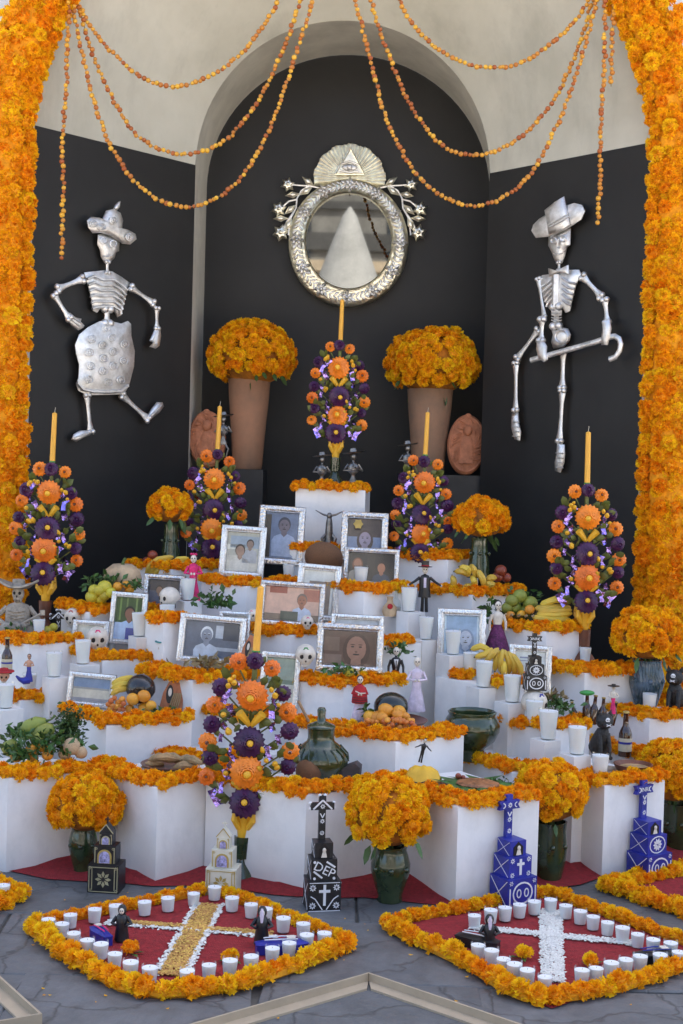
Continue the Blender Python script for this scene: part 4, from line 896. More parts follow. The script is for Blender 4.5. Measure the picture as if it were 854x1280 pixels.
def candle_tree(label, foot='green', zstem=0.0):
    t = thing('candle_tree', label, 'candle holder', group='candle trees of wax flowers'); rs = random.Random(6)
    b = MB(); b.lathe([(.0, .862), (.0145, .862), (.0125, 1.14), (.003, 1.146)], 14); cd_ = b.build('candle', M['wax_yellow'], t)
    b = MB(); b.tube([(0, 0, 1.145), (.001, 0, 1.158), (.003, 0, 1.168), (.001, 0, 1.172)], .0014, 5); b.build('wick', M['wick'], cd_)
    b = MB(); b.lathe([(.0155, .868), (.0165, .872), (.0155, .876)], 12); b.lathe([(.0155, .885), (.0165, .889), (.0155, .893)], 12); b.build('ribbon', M['greenp'], cd_)
    b = MB(); b.tube([(0, 0, .16), (0, 0, .87)], [.012, .010], 8)
    for x, z in [(.068, .835), (.117, .733), (.142, .662), (.152, .591), (.157, .52), (.152, .456), (.15, .379)]:
        for s in (-1, 1): b.tube([(0, 0, z - .12), (s * x * .6, -.004, z - .05), (s * x, -.02, z)], .0035, 5)
    b.build('stem', M['w_green'], t)
    fl = [('sp', 0, .856, -.03), ('bo', 0, .724, -.045), ('bp', 0, .542, -.05), ('bo', 0, .428, -.055), ('bp', 0, .308, -.05)]
    for i, (x, z) in enumerate([(.068, .835), (.117, .733), (.142, .662), (.152, .591), (.157, .52), (.152, .456), (.15, .379)]):
        for s in (-1, 1): fl.append((('so', 'sp')[i % 2], s * x + rs.uniform(-.006, .006), z + rs.uniform(-.008, .008) + (s < 0) * .008, -.025))
    for k, x, z, y in fl:
        link_mesh('wax_rose', ME[k], t, (x, y, z), (R(90) + rs.uniform(-.25, .2), rs.uniform(-.3, .3), rs.uniform(-.2, .2)), rs.uniform(.93, 1.08))
    for i in range(72):
        z = rs.uniform(.31, .86); w_ = .14 * math.sin(math.pi * min(1, (z - .22) / .72)) ** .6; x = rs.uniform(-w_, w_)
        link_mesh('wax_leaf', LEAF, t, (x, rs.uniform(-.03, .0), z - .03), (rs.uniform(-.2, .9), math.copysign(rs.uniform(.3, 1.5), x), rs.uniform(-.4, .4)), rs.uniform(.8, 1.3))
    for i in range(16):
        z = rs.uniform(.36, .80); x = rs.choice((-1, 1)) * rs.uniform(.05, .11)
        link_mesh('wax_bud', BUD, t, (x, -.045, z), (rs.uniform(.6, 1.4), rs.uniform(-.8, .8), 0), rs.uniform(.8, 1.2))
    for s in (-1, 1):
        for z in (.625, .36):
            b = MB(); b.tube([(0, -.02, z - .03), (s * .02, -.035, z), (s * .045, -.05, z + .03)], [.008, .014, .018], 8); b.build('lily', M['w_yellow'], t)
    for i in range(24):
        s = (-1, 1)[i % 2]; z = .34 + .46 * (i // 2) / 12 + rs.uniform(-.02, .02)
        link_mesh('foil_strip', FOIL, t, (s * (.085 + rs.uniform(-.03, .03)), -.035 + rs.uniform(-.015, .01), z), (rs.uniform(-.3, .3), rs.uniform(-.9, .9), rs.uniform(-.6, .6)), rs.uniform(.7, 1.15))
    for s in (-1, 1): link_mesh('foil_strip', FOIL, t, (s * .135, -.02, .345), (0, s * .5, 0), 1.5)
    b = MB(); b.lathe([(.02, .155), (.026, .2), (.03, .225), (.05, .262), (.046, .265), (.02, .23)], 14); b.build('wax_cup', M['w_yellow'], t)
    for k in range(4):
        a = k * math.pi / 2 + math.pi / 4; b = MB(); b.tube([(math.cos(a) * .025, math.sin(a) * .025, .2), (math.cos(a) * .05, math.sin(a) * .05, .235), (math.cos(a) * .05, math.sin(a) * .05, .29)], [.012, .014, .006], 8); b.build('cup_petal', M['w_yellow'], t)
    b = MB(); mm = M['green_glaze'] if foot == 'green' else M['brown']
    b.lathe([(0, zstem), (.06, zstem), (.062, zstem + .006), (.05, zstem + .03), (.026, zstem + .06), (.02, .078), (.03, .08), (.034, .165), (.03, .165), (.0, .155)], 20); b.build('holder', mm, t)
    return t
ctG = candle_tree('largest wax flower candle tree, standing on the floor before the white blocks'); ctB = candle_tree('x', 'brown')
def place_tree(t, x, yb, Y, s, lean, Z=None):
    p = P(x, yb, Y) if Z is None else PZ(x, yb, Z); t.location = p; t.scale = (s, s, s); t.rotation_euler = (0, R(lean), 0)
place_tree(ctG, 300, 1097, None, 1.0, 2.6, 0.006)
place_tree(ctB, 729, 828, None, .985, -.6, .702); ctB['label'] = 'wax flower candle tree on a brown foot below the gentleman skeleton'
for lab, x, yb, Y, s, ln, src in (('wax flower candle tree on a brown foot behind the grey clay musician', 55, 790, 6.8, .97, 1.6, ctB), ('wax flower candle tree beside the oval plaque and warm terracotta vase', 262, 752, 7.32, .93, 1.6, ctB),
                                  ('topmost wax flower candle tree, below the mirror', 418, 605, 7.5, .895, .9, ctG), ('wax flower candle tree behind the top-hat doll', 521, 755, 7.1, .885, 1.6, ctB)):
    c_ = copy_tree(src); c_['label'] = lab; place_tree(c_, x, yb, Y, s, ln)
    for ch in c_.children:
        if ch.name.split('.')[0] in ('wax_rose', 'wax_leaf', 'wax_bud', 'foil_strip'):
            ch.location = ch.location + Vector([random.uniform(-.008, .008) for _ in range(3)]); ch.rotation_euler = [a + random.uniform(-.25, .25) for a in ch.rotation_euler]; k_ = random.uniform(.9, 1.12); ch.scale = ch.scale * k_
#@@PART3
# ================================================================ PICTURE FRAMES
def fm_(c): return mat('print_%d_%d_%d' % c, tuple(min(.9, (x * 1.25) ** 1.08) for x in S(*c)), .35, var=.12, vscale=26, coat=.15)
def shape(mb, pts, y, m): mb.add([(x, y, z) for x, z in pts], [tuple(range(len(pts)))], m)
def oval(cx, cz, rx, rz, n=18, a0=0, a1=2 * math.pi): return [(cx + rx * math.cos(a0 + (a1 - a0) * i / n), cz + rz * math.sin(a0 + (a1 - a0) * i / n)) for i in range(n + (1 if a1 - a0 < 6.2 else 0))]
def bust(mb, cols, idx, cx, cz, s, w, h, face=True, hairlong=False):
    """cols indices: skin, hair, shirt, dark"""
    cl = lambda pts: [(max(-w / 2, min(w / 2, x)), max(-h / 2, min(h / 2, z))) for x, z in pts]
    sk, ha, sh, dk = idx
    shape(mb, cl([(cx - s * 1.5, cz - s * 4), (cx - s * 1.55, cz - s * 2.0), (cx - s * 1.25, cz - s * 1.45), (cx - s * .5, cz - s * 1.1), (cx + s * .5, cz - s * 1.1), (cx + s * 1.25, cz - s * 1.45), (cx + s * 1.55, cz - s * 2.0), (cx + s * 1.5, cz - s * 4)]), -.0012, sh)
    shape(mb, cl([(cx - s * .32, cz - s * .6), (cx + s * .32, cz - s * .6), (cx + s * .36, cz - s * 1.15), (cx, cz - s * 1.5), (cx - s * .36, cz - s * 1.15)]), -.0016, sk)
    if hairlong: shape(mb, cl(oval(cx, cz - s * .25, s * .95, s * 1.25)), -.0014, ha)
    else: shape(mb, cl(oval(cx, cz + s * .12, s * .8, s * .98)), -.0018, ha)
    shape(mb, cl(oval(cx, cz - s * .08, s * .68, s * .86)), -.0022, sk)
    if face:
        for e in (-1, 1):
            shape(mb, cl(oval(cx + e * s * .27, cz + s * .05, s * .12, s * .055, 8)), -.0026, dk); shape(mb, cl(oval(cx + e * s * .27, cz + s * .2, s * .17, s * .035, 8)), -.0026, ha)
        shape(mb, cl([(cx - s * .06, cz + s * .02), (cx + s * .05, cz + s * .02), (cx + s * .12, cz - s * .28), (cx - s * .1, cz - s * .28)]), -.0024, ha if False else sk)
        shape(mb, cl(oval(cx, cz - s * .48, s * .24, s * .06, 8)), -.0026, dk); shape(mb, cl(oval(cx, cz - s * .3, s * .1, s * .04, 8)), -.0026, dk)
def picture(label, cx, yt, yb, wpx, Y, roll, style, wave=False, border=.15, yaw=0, lean=-9):
    h = ml(yb - yt, Y); w_ = ml(wpx, Y); p = P(cx, yb, Y); t = thing('picture_frame', label, 'picture', p, rz=R(yaw), rx=R(lean), ry=R(roll), group='silver picture frames')
    b_ = border * min(w_, h); prof = [(0, 0), (0, .012), (.12, .017), (.55, .02), (.8, .015), (.9, .017), (1, .008), (1, 0)]; b = MB(); v = []
    for d, y in prof: i = d * b_; v += [(-w_ / 2 + i, -y, i), (w_ / 2 - i, -y, i), (w_ / 2 - i, -y, h - i), (-w_ / 2 + i, -y, h - i)]
    k = len(prof); b.add(v, [(a * 4 + j, a * 4 + (j + 1) % 4, (a + 1) * 4 + (j + 1) % 4, (a + 1) * 4 + j) for a in range(k - 1) for j in range(4)])
    fr_ = b.build('frame', M['frame_b' if wave else 'frame_a'], t, sharp=35)
    # embossed beading along the moulding
    b = MB(); nx, nz = max(4, int(w_ / .014)), max(4, int(h / .014)); e = b_ * .5
    for i in range(nx):
        x = -w_ / 2 + w_ * (i + .5) / nx
        for z in (e, h - e): b.tube([(x - .005, -.019, z - b_ * .26), (x, -.0235, z), (x + .005, -.019, z + b_ * .26)], [.0012, .003, .0012], 4)
    for i in range(nz):
        z = h * (i + .5) / nz
        for x in (-w_ / 2 + e, w_ / 2 - e): b.tube([(x - b_ * .26, -.019, z - .005), (x, -.0235, z), (x + b_ * .26, -.019, z + .005)], [.0012, .003, .0012], 4)
    o = b.build('beading', M['frame_b' if wave else 'frame_a'], fr_, sharp=70); o['kind'] = 'stuff'
    iw, ih = w_ - 2 * b_ + .004, h - 2 * b_ + .004; b = MB(); cols = []
    def C(*c):
        m_ = fm_(c)
        if m_ not in cols: cols.append(m_)
        return cols.index(m_)
    def rect(x0, z0, x1, z1, y, c): shape(b, [(x0 * iw, z0 * ih), (x1 * iw, z0 * ih), (x1 * iw, z1 * ih), (x0 * iw, z1 * ih)], y, c)
    st = style[0]; bgc = C(*style[1]); rect(-.5, -.5, .5, .5, 0, bgc)
    for x0, z0, x1, z1, c in style[2]: rect(x0, z0, x1, z1, -.0006, C(*c))
    for (bx, bz, s, skn, hr, sh, fc, lg) in style[3]: bust(b, cols, (C(*skn), C(*hr), C(*sh), C(50, 35, 32)), bx * iw, bz * ih, s * ih, iw, ih, fc, lg)
    for x0, z0, x1, z1, c in (style[4] if len(style) > 4 else ()): rect(x0, z0, x1, z1, -.003, C(*c))
    b.build('photograph', cols, t, (0, -.004, h / 2))
    b = MB(); b.add([(-iw / 2, -.0078, h / 2 - ih / 2), (iw / 2, -.0078, h / 2 - ih / 2), (iw / 2, -.0078, h / 2 + ih / 2), (-iw / 2, -.0078, h / 2 + ih / 2)], [(0, 1, 2, 3)]); b.build('pane', GLASS, t)
    b = MB(); b.slab([(-w_ / 2 + .002, .001, .002), (w_ / 2 - .002, .001, .002), (w_ / 2 - .002, .001, h - .002), (-w_ / 2 + .002, .001, h - .002)], (0, .006, 0)); b.build('backing', M['brown'], t)
    return t
GS, GH = (178, 140, 122), (70, 60, 55)
picture('silver framed faded snapshot of two people, beside the man in a white shirt', 301, 657, 722, 56, 6.86, 2.5, ('', (172, 170, 162), [(-.5, -.5, .5, -.1, (188, 184, 176)), (-.4, .1, .5, .4, (150, 160, 172)), (-.5, .05, .1, .18, (205, 203, 196))], [(-.08, .02, .16, (150, 125, 112), GH, (196, 192, 186), False, False), (.22, .2, .12, (140, 120, 110), GH, (165, 165, 170), False, False)]), True)
picture('silver scroll framed portrait of a man in a white shirt', 349, 632, 706, 58, 7.05, 2.2, ('', (108, 118, 142), [(-.5, -.5, -.32, .45, (70, 62, 58)), ], [(.08, .22, .17, (110, 100, 110), (66, 66, 78), (150, 160, 184), True, False)]))
picture('silver scroll framed portrait behind the couple, beside the horned metal figure', 454, 640, 702, 59, 7.0, 1.5, ('', (120, 132, 160), [(-.5, .0, .5, .5, (78, 66, 66))], [(.02, -.05, .24, (142, 130, 150), (70, 55, 55), (96, 104, 135), True, True)]))
picture('silver framed landscape snapshot of a couple', 463, 685, 733, 70, 6.78, 1.5, ('', (50, 42, 42), [(-.1, -.5, .08, .5, (60, 50, 46))], [(-.3, .12, .2, (158, 112, 90), (120, 78, 55), (170, 160, 150), False, True), (.22, .0, .2, (160, 110, 86), (52, 38, 34), (62, 70, 88), False, False)]), False, .14)
picture('tall silver frame half hidden behind the reading man', 394, 705, 775, 54, 6.62, 4, ('', (205, 204, 202), [(-.3, -.5, .4, .25, (120, 104, 98)), (-.12, -.5, .1, .1, (186, 178, 170))], []), True)
picture('dark silver framed photo of a man reading a book', 363, 727, 783, 82, 6.42, 2.5, ('', (196, 160, 145), [(-.5, -.5, .5, -.3, (118, 98, 86)), (-.42, .3, -.1, .5, (150, 78, 62)), (.2, .1, .5, .45, (164, 104, 88))], [(.18, .12, .19, (150, 96, 74), (110, 96, 90), (176, 184, 204), True, False)], [(-.2, -.5, .12, -.22, (70, 78, 70))]), False, .13)
picture('silver framed monochrome portrait of a man in profile', 262, 769, 830, 84, 6.2, 3.5, ('', (92, 100, 118), [(.2, .0, .5, .5, (58, 64, 80)), (.06, .05, .2, .4, (170, 176, 188)), (.0, -.3, .5, -.2, (160, 166, 178))], [(-.1, .12, .22, (128, 134, 150), (200, 204, 212), (176, 182, 196), True, False)]), True, .14)
picture('silver frame peeking out behind the man in profile portrait', 291, 764, 812, 40, 6.32, 2, ('', (190, 192, 198), [], []), True)
picture('big silver framed sepia close portrait of a smiling face', 436, 780, 840, 84, 6.06, 1.5, ('', (92, 66, 58), [(-.5, -.1, -.2, .3, (112, 90, 80)), (-.5, -.5, -.15, -.2, (122, 100, 92))], [(.12, .02, .42, (146, 108, 94), (74, 48, 42), (150, 120, 106), True, True)]), False, .15)
picture('silver frame showing only its top behind the sepia face', 445, 768, 815, 66, 6.16, 1.5, ('', (196, 200, 210), [], []), True)
picture('silver framed pale blue portrait of a child', 576, 761, 826, 61, 6.38, .5, ('', (142, 164, 190), [(-.5, -.5, -.44, .5, (190, 205, 222)), (.44, -.5, .5, .5, (190, 205, 222))], [(.12, -.08, .24, (172, 178, 194), (122, 138, 164), (150, 168, 192), True, True)]), True)
picture('silver framed document with a small figure behind the black cross tomb', 661, 806, 868, 54, 6.22, 2, ('', (212, 215, 218), [(-.35, .3, .2, .34, (140, 145, 170)), (-.35, .22, .1, .25, (160, 165, 185))], [(.3, .0, .12, (160, 145, 140), (120, 110, 110), (190, 190, 194), False, False)]), True, .16)
picture('silver framed snapshot with green leaves and a blue-and-white shirt', 157, 740, 806, 46, 6.52, 3, ('', (70, 88, 52), [(-.35, -.05, -.28, .5, (120, 140, 80)), (-.1, .1, -.04, .5, (118, 132, 84)), (.25, .0, .32, .5, (130, 146, 92)), (-.5, -.5, .5, -.1, (170, 186, 214))], [(.05, .12, .16, (140, 98, 80), (44, 36, 34), (172, 190, 220), False, False)], [(-.05, -.5, .5, -.22, (40, 62, 150))]), True)
picture('silver framed dark photo behind the small pale skull in profile', 203, 718, 766, 52, 6.78, 2, ('', (66, 66, 74), [(-.5, -.5, -.1, .1, (92, 96, 112)), (.1, -.5, .2, .5, (78, 78, 86))], [(-.15, .12, .16, (150, 118, 100), (54, 48, 46), (100, 104, 120), False, False)]))
picture('white silver frame with blank mat behind the skull with dark eyes', 111, 775, 822, 46, 6.48, 2, ('', (205, 204, 196), [(-.4, -.4, .4, .4, (216, 214, 206))], []), True)
picture('silver framed small seaside view in front of the mermaid block', 112, 841, 884, 60, 5.98, 4, ('', (196, 190, 178), [(-.5, .1, .5, .5, (120, 140, 170)), (-.5, .02, .5, .1, (150, 150, 150)), (-.5, -.5, .5, -.35, (150, 150, 158))], []), True, .17)
picture('silver frame behind the wax roses of the largest candle tree', 347, 815, 884, 50, 5.97, 3, ('', (150, 160, 150), [(-.5, -.5, .5, -.1, (190, 188, 180)), (-.5, -.1, .5, .0, (120, 132, 120))], []), True)

# ================================================================ TALL CANDLES
TC = [(49, 774, 797, None, .762, 'beside the grey clay musician'), (103, 801, 831.5, (84, 122), None, 'on the riser below the pale skull with dark eyes'), (139, 791, 812, None, .702, 'beside the pale skull with dark eyes'), (67.7, 815, 847.5, (49, 84), None, 'in front of the black-and-white cross tomb'),
      (37, 840, 868, None, .542, 'in front of the mermaid figurine'), (6, 855, 887, (-14, 26), None, 'on the riser above the green squash'), (234.5, 722, 751, (218, 251), None, 'below the pink doll'), (209, 755, 785, (190, 222), None, 'in front of the small pale skull'), (174.7, 766, 796.5, (158, 191), None, 'beside the blue-and-white shirt snapshot'),
      (316, 702, 726, None, 1.022, 'in front of the faded snapshot of two people'), (361, 704, 728, None, 1.022, 'below the man in a white shirt'), (450.6, 708, 735, None, 1.022, 'in front of the couple photo'), (511, 734, 766, (497, 532), None, 'beside the top-hat doll'), (532, 770, 801, (515, 548), None, 'beside the pale blue child portrait'),
      (566, 788, 820, (547, 585), None, 'in front of the pale blue child portrait'), (588, 812, 846, None, .662, 'between the child portrait and the bananas'), (606, 826, 860, (585, 621), None, 'below the banana bunch crown'), (641, 845, 879.5, (621, 658), None, 'below the banana tips beside the painted skull'), (667, 874, 908, None, .512, 'in front of the blue-marked skull'),
      (685.7, 889, 926, (666, 703), None, 'on the riser beside the leaf bundle'), (721, 909, 945, (702, 741), None, 'on the riser beside the black cat'), (749.6, 942, 975, None, .372, 'short, between the black cat and the clay bowl'), (731, 808, 831, None, .702, 'at the brown foot of the candle tree'), (811, 865, 893, None, .522, 'in front of the tall blue-streaked vase')]
for x, yt, yb, rk, Z, wh in TC:
    p = RISERS[rk] if rk else PZ(x, yb, Z)
    s = ml(yb - yt, p.y) / .114
    if rk: p = Vector((p.x, p.y - .002, p.z)); q = P(x, yb, p.y); p.x = max(p.x - .01, min(p.x + .01, q.x))
    candle('glass_candle', p, ('white candle in a tapered glass ' + wh), 'tall glass candles on the altar', TM, max(.75, min(1.15, s)))

# ================================================================ FRUIT
FS = {}
def fruit(name, m, px, py, rpx, Y, label, cat, group=None, sq=(1, 1, .93), leafy=0):
    key = (name, m)
    if key not in FS:
        b = MB(); b.ell((0, 0, 0), (1, 1, 1), 16, 10); b.ell((0, 0, .97), (.07, .07, .05), 6, 4, 1); FS[key] = b.mesh(name, [M[m], M['stem']])
    p = P(px, py, Y); r = ml(rpx, Y)
    return tag(link_mesh(name, FS[key], None, p, (random.uniform(-.7, .7), random.uniform(-.7, .7), random.random() * 6), (r * sq[0], r * sq[1], r * sq[2])), label, cat, group)
def fruits(name, m, lst, Y, label, group, cat=None, sq=(1, 1, .93)):
    for i, (x, y, r) in enumerate(lst): fruit(name, m, x, y, r, Y + (i % 3) * .012, label, cat or name, group, sq)
z = ZM(130, 790, 5.69)
fruits('orange', 'orange', [(*z(205, 478), 8.2), (*z(285, 457), 8.5), (*z(285, 545), 7.5), (*z(335, 525), 7.2), (*z(182, 545), 6)], 5.86, 'ripe orange heaped in front of the black skull', 'oranges in front of the black skull')
fruits('tejocote', 'guava', [(*z(50, 490), 3.6), (*z(75, 470), 3.4), (*z(100, 500), 3.6), (*z(60, 525), 3.6), (*z(90, 530), 3.8), (*z(120, 525), 3.8), (*z(30, 515), 3.4), (*z(110, 550), 3.6), (*z(75, 555), 3.6), (*z(40, 545), 3.4), (*z(135, 550), 3.4), (*z(130, 480), 4.4), (*z(140, 510), 3.6)], 5.83, 'tiny red-yellow fruit piled beside the oranges near the black skull', 'tiny fruit beside the black skull')
def leaves(name, label, px, py, Y, wpx, hpx, n, m='leaf', lsize=.04, cat='leaves', seed=0):
    rs = random.Random(int(px * 3 + py)); p = P(px, py, Y); t = thing(name, label, cat, p); b = MB(); W_, H_ = ml(wpx / 2, Y), ml(hpx / 2, Y)
    for i in range(n):
        c_ = Vector((rs.gauss(0, .45) * W_, rs.uniform(-.5, .5) * W_, rs.gauss(0, .42) * H_)); d = Vector((rs.uniform(-1, 1), rs.uniform(-1, .3), rs.uniform(-.6, 1))).normalized() * lsize * rs.uniform(.6, 1.2); s_ = d.cross(Vector((rs.uniform(-1, 1), rs.uniform(-1, 1), rs.uniform(-1, 1)))).normalized() * d.length * .28; nn = d.cross(s_).normalized() * d.length * .12
        b.add([c_, c_ + d * .5 + s_ + nn, c_ + d, c_ + d * .5 - s_ + nn, c_ + d * .5], [(0, 1, 4), (1, 2, 4), (2, 3, 4), (3, 0, 4)])
    o = b.build('foliage', mat(m + '_islands', M_C[m], .5, var=.25, vscale=20, island=.9), t); o['kind'] = 'stuff'
    b = MB()
    for k in range(4): b.tube([(rs.uniform(-.2, .2) * W_, 0, -H_ * .8), (rs.uniform(-.6, .6) * W_, -.01, H_ * .5)], .0025, 5)
    b.build('sprig', M['stem'], t); return t
M_C = {'leaf': (.05, .115, .025), 'herb': (.045, .085, .02), 'pale': (.16, .22, .05), 'dry': (.22, .16, .07)}
leaves('leaf_sprig', 'dark green leaves tucked among the oranges by the black skull', 200, 889, 5.85, 46, 14, 40)
z = ZM(0, 690, 5.69)
fruits('citrus', 'lime', [(*z(745, 250), 9.2), (*z(655, 320), 8.6), (*z(715, 330), 8.4), (*z(668, 268), 7)], 6.62, 'green-yellow citrus heaped beside the pumpkin', 'green citrus by the pumpkin')
fruits('orange', 'orange', [(147, 733.5, 6.5), (158, 731, 5.5), (162, 737.5, 6)], 6.64, 'small orange resting against the pumpkin', 'oranges by the pumpkin')
leaves('leaf_sprig', 'leafy twig rising behind the green citrus', 115, 728, 6.72, 24, 30, 30)
leaves('leaf_sprig', 'leafy twig lying before the pumpkin beside the dark photo', 168, 731, 6.63, 22, 16, 26)
p = P(153, 722, 6.86); b = MB(); b.lathe([(0, -.07), (.05, -.066), (.085, -.03), (.09, .0), (.078, .04), (.045, .066), (.012, .06), (0, .062)], 28, wob=.06, nw=9); t = thing('pumpkin', 'tan ribbed pumpkin behind the green citrus', 'pumpkin', p, s=1.05); b.build('flesh', M['tuber'], t, sharp=80); b = MB(); b.tube([(0, 0, .058), (.004, 0, .08), (.014, 0, .095)], [.01, .007, .008], 7); b.build('stalk', M['stem'], t)
fruits('pomegranate', 'apple', [(191, 694, 6.6), (184, 702, 6.4)], 7.14, 'dark red fruit beside the ripe banana bunch', 'dark red fruit by the ripe bananas')
z = ZM(480, 680, 5.69)
fruits('pomegranate', 'apple', [(626, 713, 7.5), (622, 721, 7), (633, 722, 6.5)], 6.98, 'dark red fruit beside the short banana bunch and green vase', 'dark red fruit by the green vase')
def bananas(label, polys, Y, rpx, f):
    c_ = P(*f(*polys[0][0]), Y); t = thing('banana_bunch', label, 'bananas', c_)
    for i, pl in enumerate(polys):
        pts = [P(*f(x, y), Y - .012 * (i % 3)) - c_ for x, y in pl]; r = ml(rpx, Y); L_ = []
        for k in range(len(pts) - 1):
            for q in (0, .5): L_.append(pts[k].lerp(pts[k + 1], q))
        L_.append(pts[-1]); n = len(L_)
        for k in range(n):   # round the bend
            u = k / (n - 1); L_[k] = L_[k] + Vector((0, -math.sin(u * math.pi) * r * .8, math.sin(u * math.pi) * r * .25))
        e0 = L_[0] + (L_[0] - L_[1]).normalized() * r * .7; e1 = L_[-1] + (L_[-1] - L_[-2]).normalized() * r * 1.0
        b = MB(); b.tube([e0] + L_ + [e1], [r * .32] + [r * (.72 + .28 * math.sin(math.pi * (k + .6) / (n + .2))) for k in range(n)] + [r * .3], 7); o = b.build('banana', M['banana'], t, sharp=30)
        b = MB(); b.tube([e0, e0 + (e0 - L_[0]).normalized() * r * .5], [r * .34, r * .2], 6); b.build('banana_tip', M['banana_tip'], o)
bananas('yellow banana bunch beside the glass candles', [[(180, 290), (230, 275), (285, 295)], [(210, 345), (260, 335), (300, 300)], [(275, 375), (310, 335), (345, 300)], [(335, 430), (335, 380), (355, 320)], [(375, 440), (370, 375), (385, 315)], [(400, 500), (395, 450), (400, 400)], [(435, 450), (432, 385), (410, 320)], [(475, 465), (470, 400), (440, 330)], [(520, 480), (510, 420), (470, 345)]], 6.2, 4.2, ZM(560, 760, 5.69))
bananas('green-yellow banana bunch lying beside the green fruit basket', [[(190, 440), (250, 440), (325, 435)], [(200, 465), (270, 470), (332, 463)], [(180, 482), (250, 497), (322, 490)], [(215, 418), (270, 402), (325, 408)], [(205, 452), (260, 452), (330, 448)]], 6.6, 4.6, ZM(620, 640, 3.65))
bananas('short banana bunch below the small green vase', [[(490, 240), (495, 270), (490, 300)], [(520, 195), (560, 200), (595, 215)], [(555, 165), (590, 180), (605, 200)], [(625, 160), (640, 190), (650, 225)], [(630, 240), (640, 270), (650, 290)], [(675, 200), (700, 250), (712, 290)], [(560, 330), (590, 308), (630, 300)], [(740, 252), (760, 243), (785, 240)], [(735, 280), (755, 292), (775, 285)]], 6.86, 4.3, ZM(480, 680, 5.69))
bananas('ripe banana bunch above the dark photo frame', [[(480, 210), (500, 160), (560, 115), (640, 95)], [(510, 215), (540, 170), (590, 140), (650, 130)], [(540, 220), (580, 180), (640, 160)], [(590, 220), (620, 195), (645, 175)], [(640, 215), (660, 160), (700, 115), (750, 105)], [(670, 220), (690, 170), (740, 140)], [(700, 215), (720, 170), (758, 150)]], 7.08, 4.4, ZM(100, 680, 5.69))
bananas('pale bananas lying behind the black skull', [[(70, 365), (130, 342), (195, 325)], [(70, 395), (120, 378), (175, 360)], [(65, 435), (110, 412), (155, 405)]], 5.98, 4.2, ZM(130, 790, 5.69))
# green fruit basket
p = P(652, 779, 6.68); t = thing('fruit_basket', 'shallow dark basket holding green fruit', 'basket', p); b = MB(); b.lathe([(0, 0), (.07, 0), (.10, .02), (.115, .05), (.108, .05), (.09, .02), (0, .012)], 24); b.build('bowl', M['green_glaze'], t)
b = MB()
for k in range(20): a = k * .314; b.tube([(.112 * math.cos(a), .112 * math.sin(a), .045), (.118 * math.cos(a + .1), .118 * math.sin(a + .1), .052)], .006, 6)
b.build('woven_rim', M['husk'], t)
fruits('green_fruit', 'squash', [(640, 751, 8.5), (650, 745, 9), (644, 760, 8.5), (634, 760, 7.5), (663, 754, 9.5), (656, 764, 8)], 6.66, 'green fruit heaped in the shallow dark basket', 'green fruit in the basket')
fruits('orange', 'orange', [(662, 762, 6.5), (638, 770, 6.5), (652, 769, 6.5)], 6.60, 'orange in front of the green fruit basket', 'oranges at the green fruit basket')
# fruit dish in the middle
p = PZ(488, 913, .512); t = thing('clay_dish', 'wide shallow clay dish heaped with mangoes and tiny fruit', 'dish', (p.x, p.y + .1, p.z)); b = MB(); b.lathe([(0, 0), (.09, 0), (.15, .018), (.165, .03), (.16, .032), (.14, .022), (0, .01)], 32); b.build('dish', M['dish'], t)
z = ZM(360, 820, 5.69)
fruits('mango', 'orange', [(*z(698, 390), 10), (*z(790, 395), 8.6), (*z(590, 435), 9.5), (*z(640, 440), 9)], 5.66, 'yellow-orange mango in the clay dish below the dark melon', 'mangoes in the clay dish', sq=(1.1, 1, .9))
rs = random.Random(12); lst = []
for k in range(46): lst.append((457 + rs.uniform(0, 62), 909 + rs.uniform(-10, 4) - abs(rs.gauss(0, 2)), rs.uniform(3.0, 4.0)))
lst = [q for q in lst if q[1] > 900 - (abs(q[0] - 500) < 16) * 8]
fruits('tejocote', 'guava', lst, 5.585, 'tiny yellow-red fruit heaped along the front of the clay dish', 'tiny fruit in the clay dish')
p = P(489, 883, 5.76); b = MB(); b.ell((0, 0, 0), (ml(22, 5.76), ml(18, 5.76), ml(18, 5.76)), 20, 12); tag(b.build('dark_melon', mat('dark_melon_rind', (.012, .014, .010), .18, var=.4, vscale=10, coat=.4), None, p), 'dark glossy melon behind the mangoes', 'melon')
leaves('leaf_sprig', 'green leaves beside the mango and woven-shawl doll', 459, 888, 5.7, 16, 10, 14)
# squash corner
z = ZM(0, 840, 3.713)
def gourd(label, pts, rad, Y, m='squash', f=z, name='squash'):
    c_ = P(*f(*pts[0]), Y); b = MB(); L_ = [P(*f(x, y - 22), Y) - c_ for x, y in pts]; b.tube(L_, [ml(r * 1.45, Y) for r in rad], 14); t = thing(name, label, 'squash', c_); b.build('rind', M[m], t, sharp=80)
    b = MB(); d = (L_[-1] - L_[-2]).normalized(); b.tube([L_[-1], L_[-1] + d * .02, L_[-1] + d * .04 + Vector((0, 0, .01))], [.007, .004, .005], 6); b.build('stalk', M['stem'], t)
gourd('long green squash lying diagonally above the oranges', [(80, 325), (100, 310), (140, 285), (180, 262), (215, 250)], [2, 7, 8.5, 7, 3], 5.50)
gourd('second long green squash under the herb bunch', [(150, 340), (170, 330), (200, 305), (235, 285), (250, 280)], [2, 6, 7.5, 6, 3], 5.46)
gourd('pointed yellow-green squash beside the oranges', [(25, 405), (35, 395), (50, 370), (62, 345), (68, 335)], [2, 7, 7.5, 4, 1.5], 5.42)
gourd('small yellow squash between the long green ones', [(160, 355), (172, 345), (190, 330), (200, 325)], [2, 6, 6, 2], 5.42)
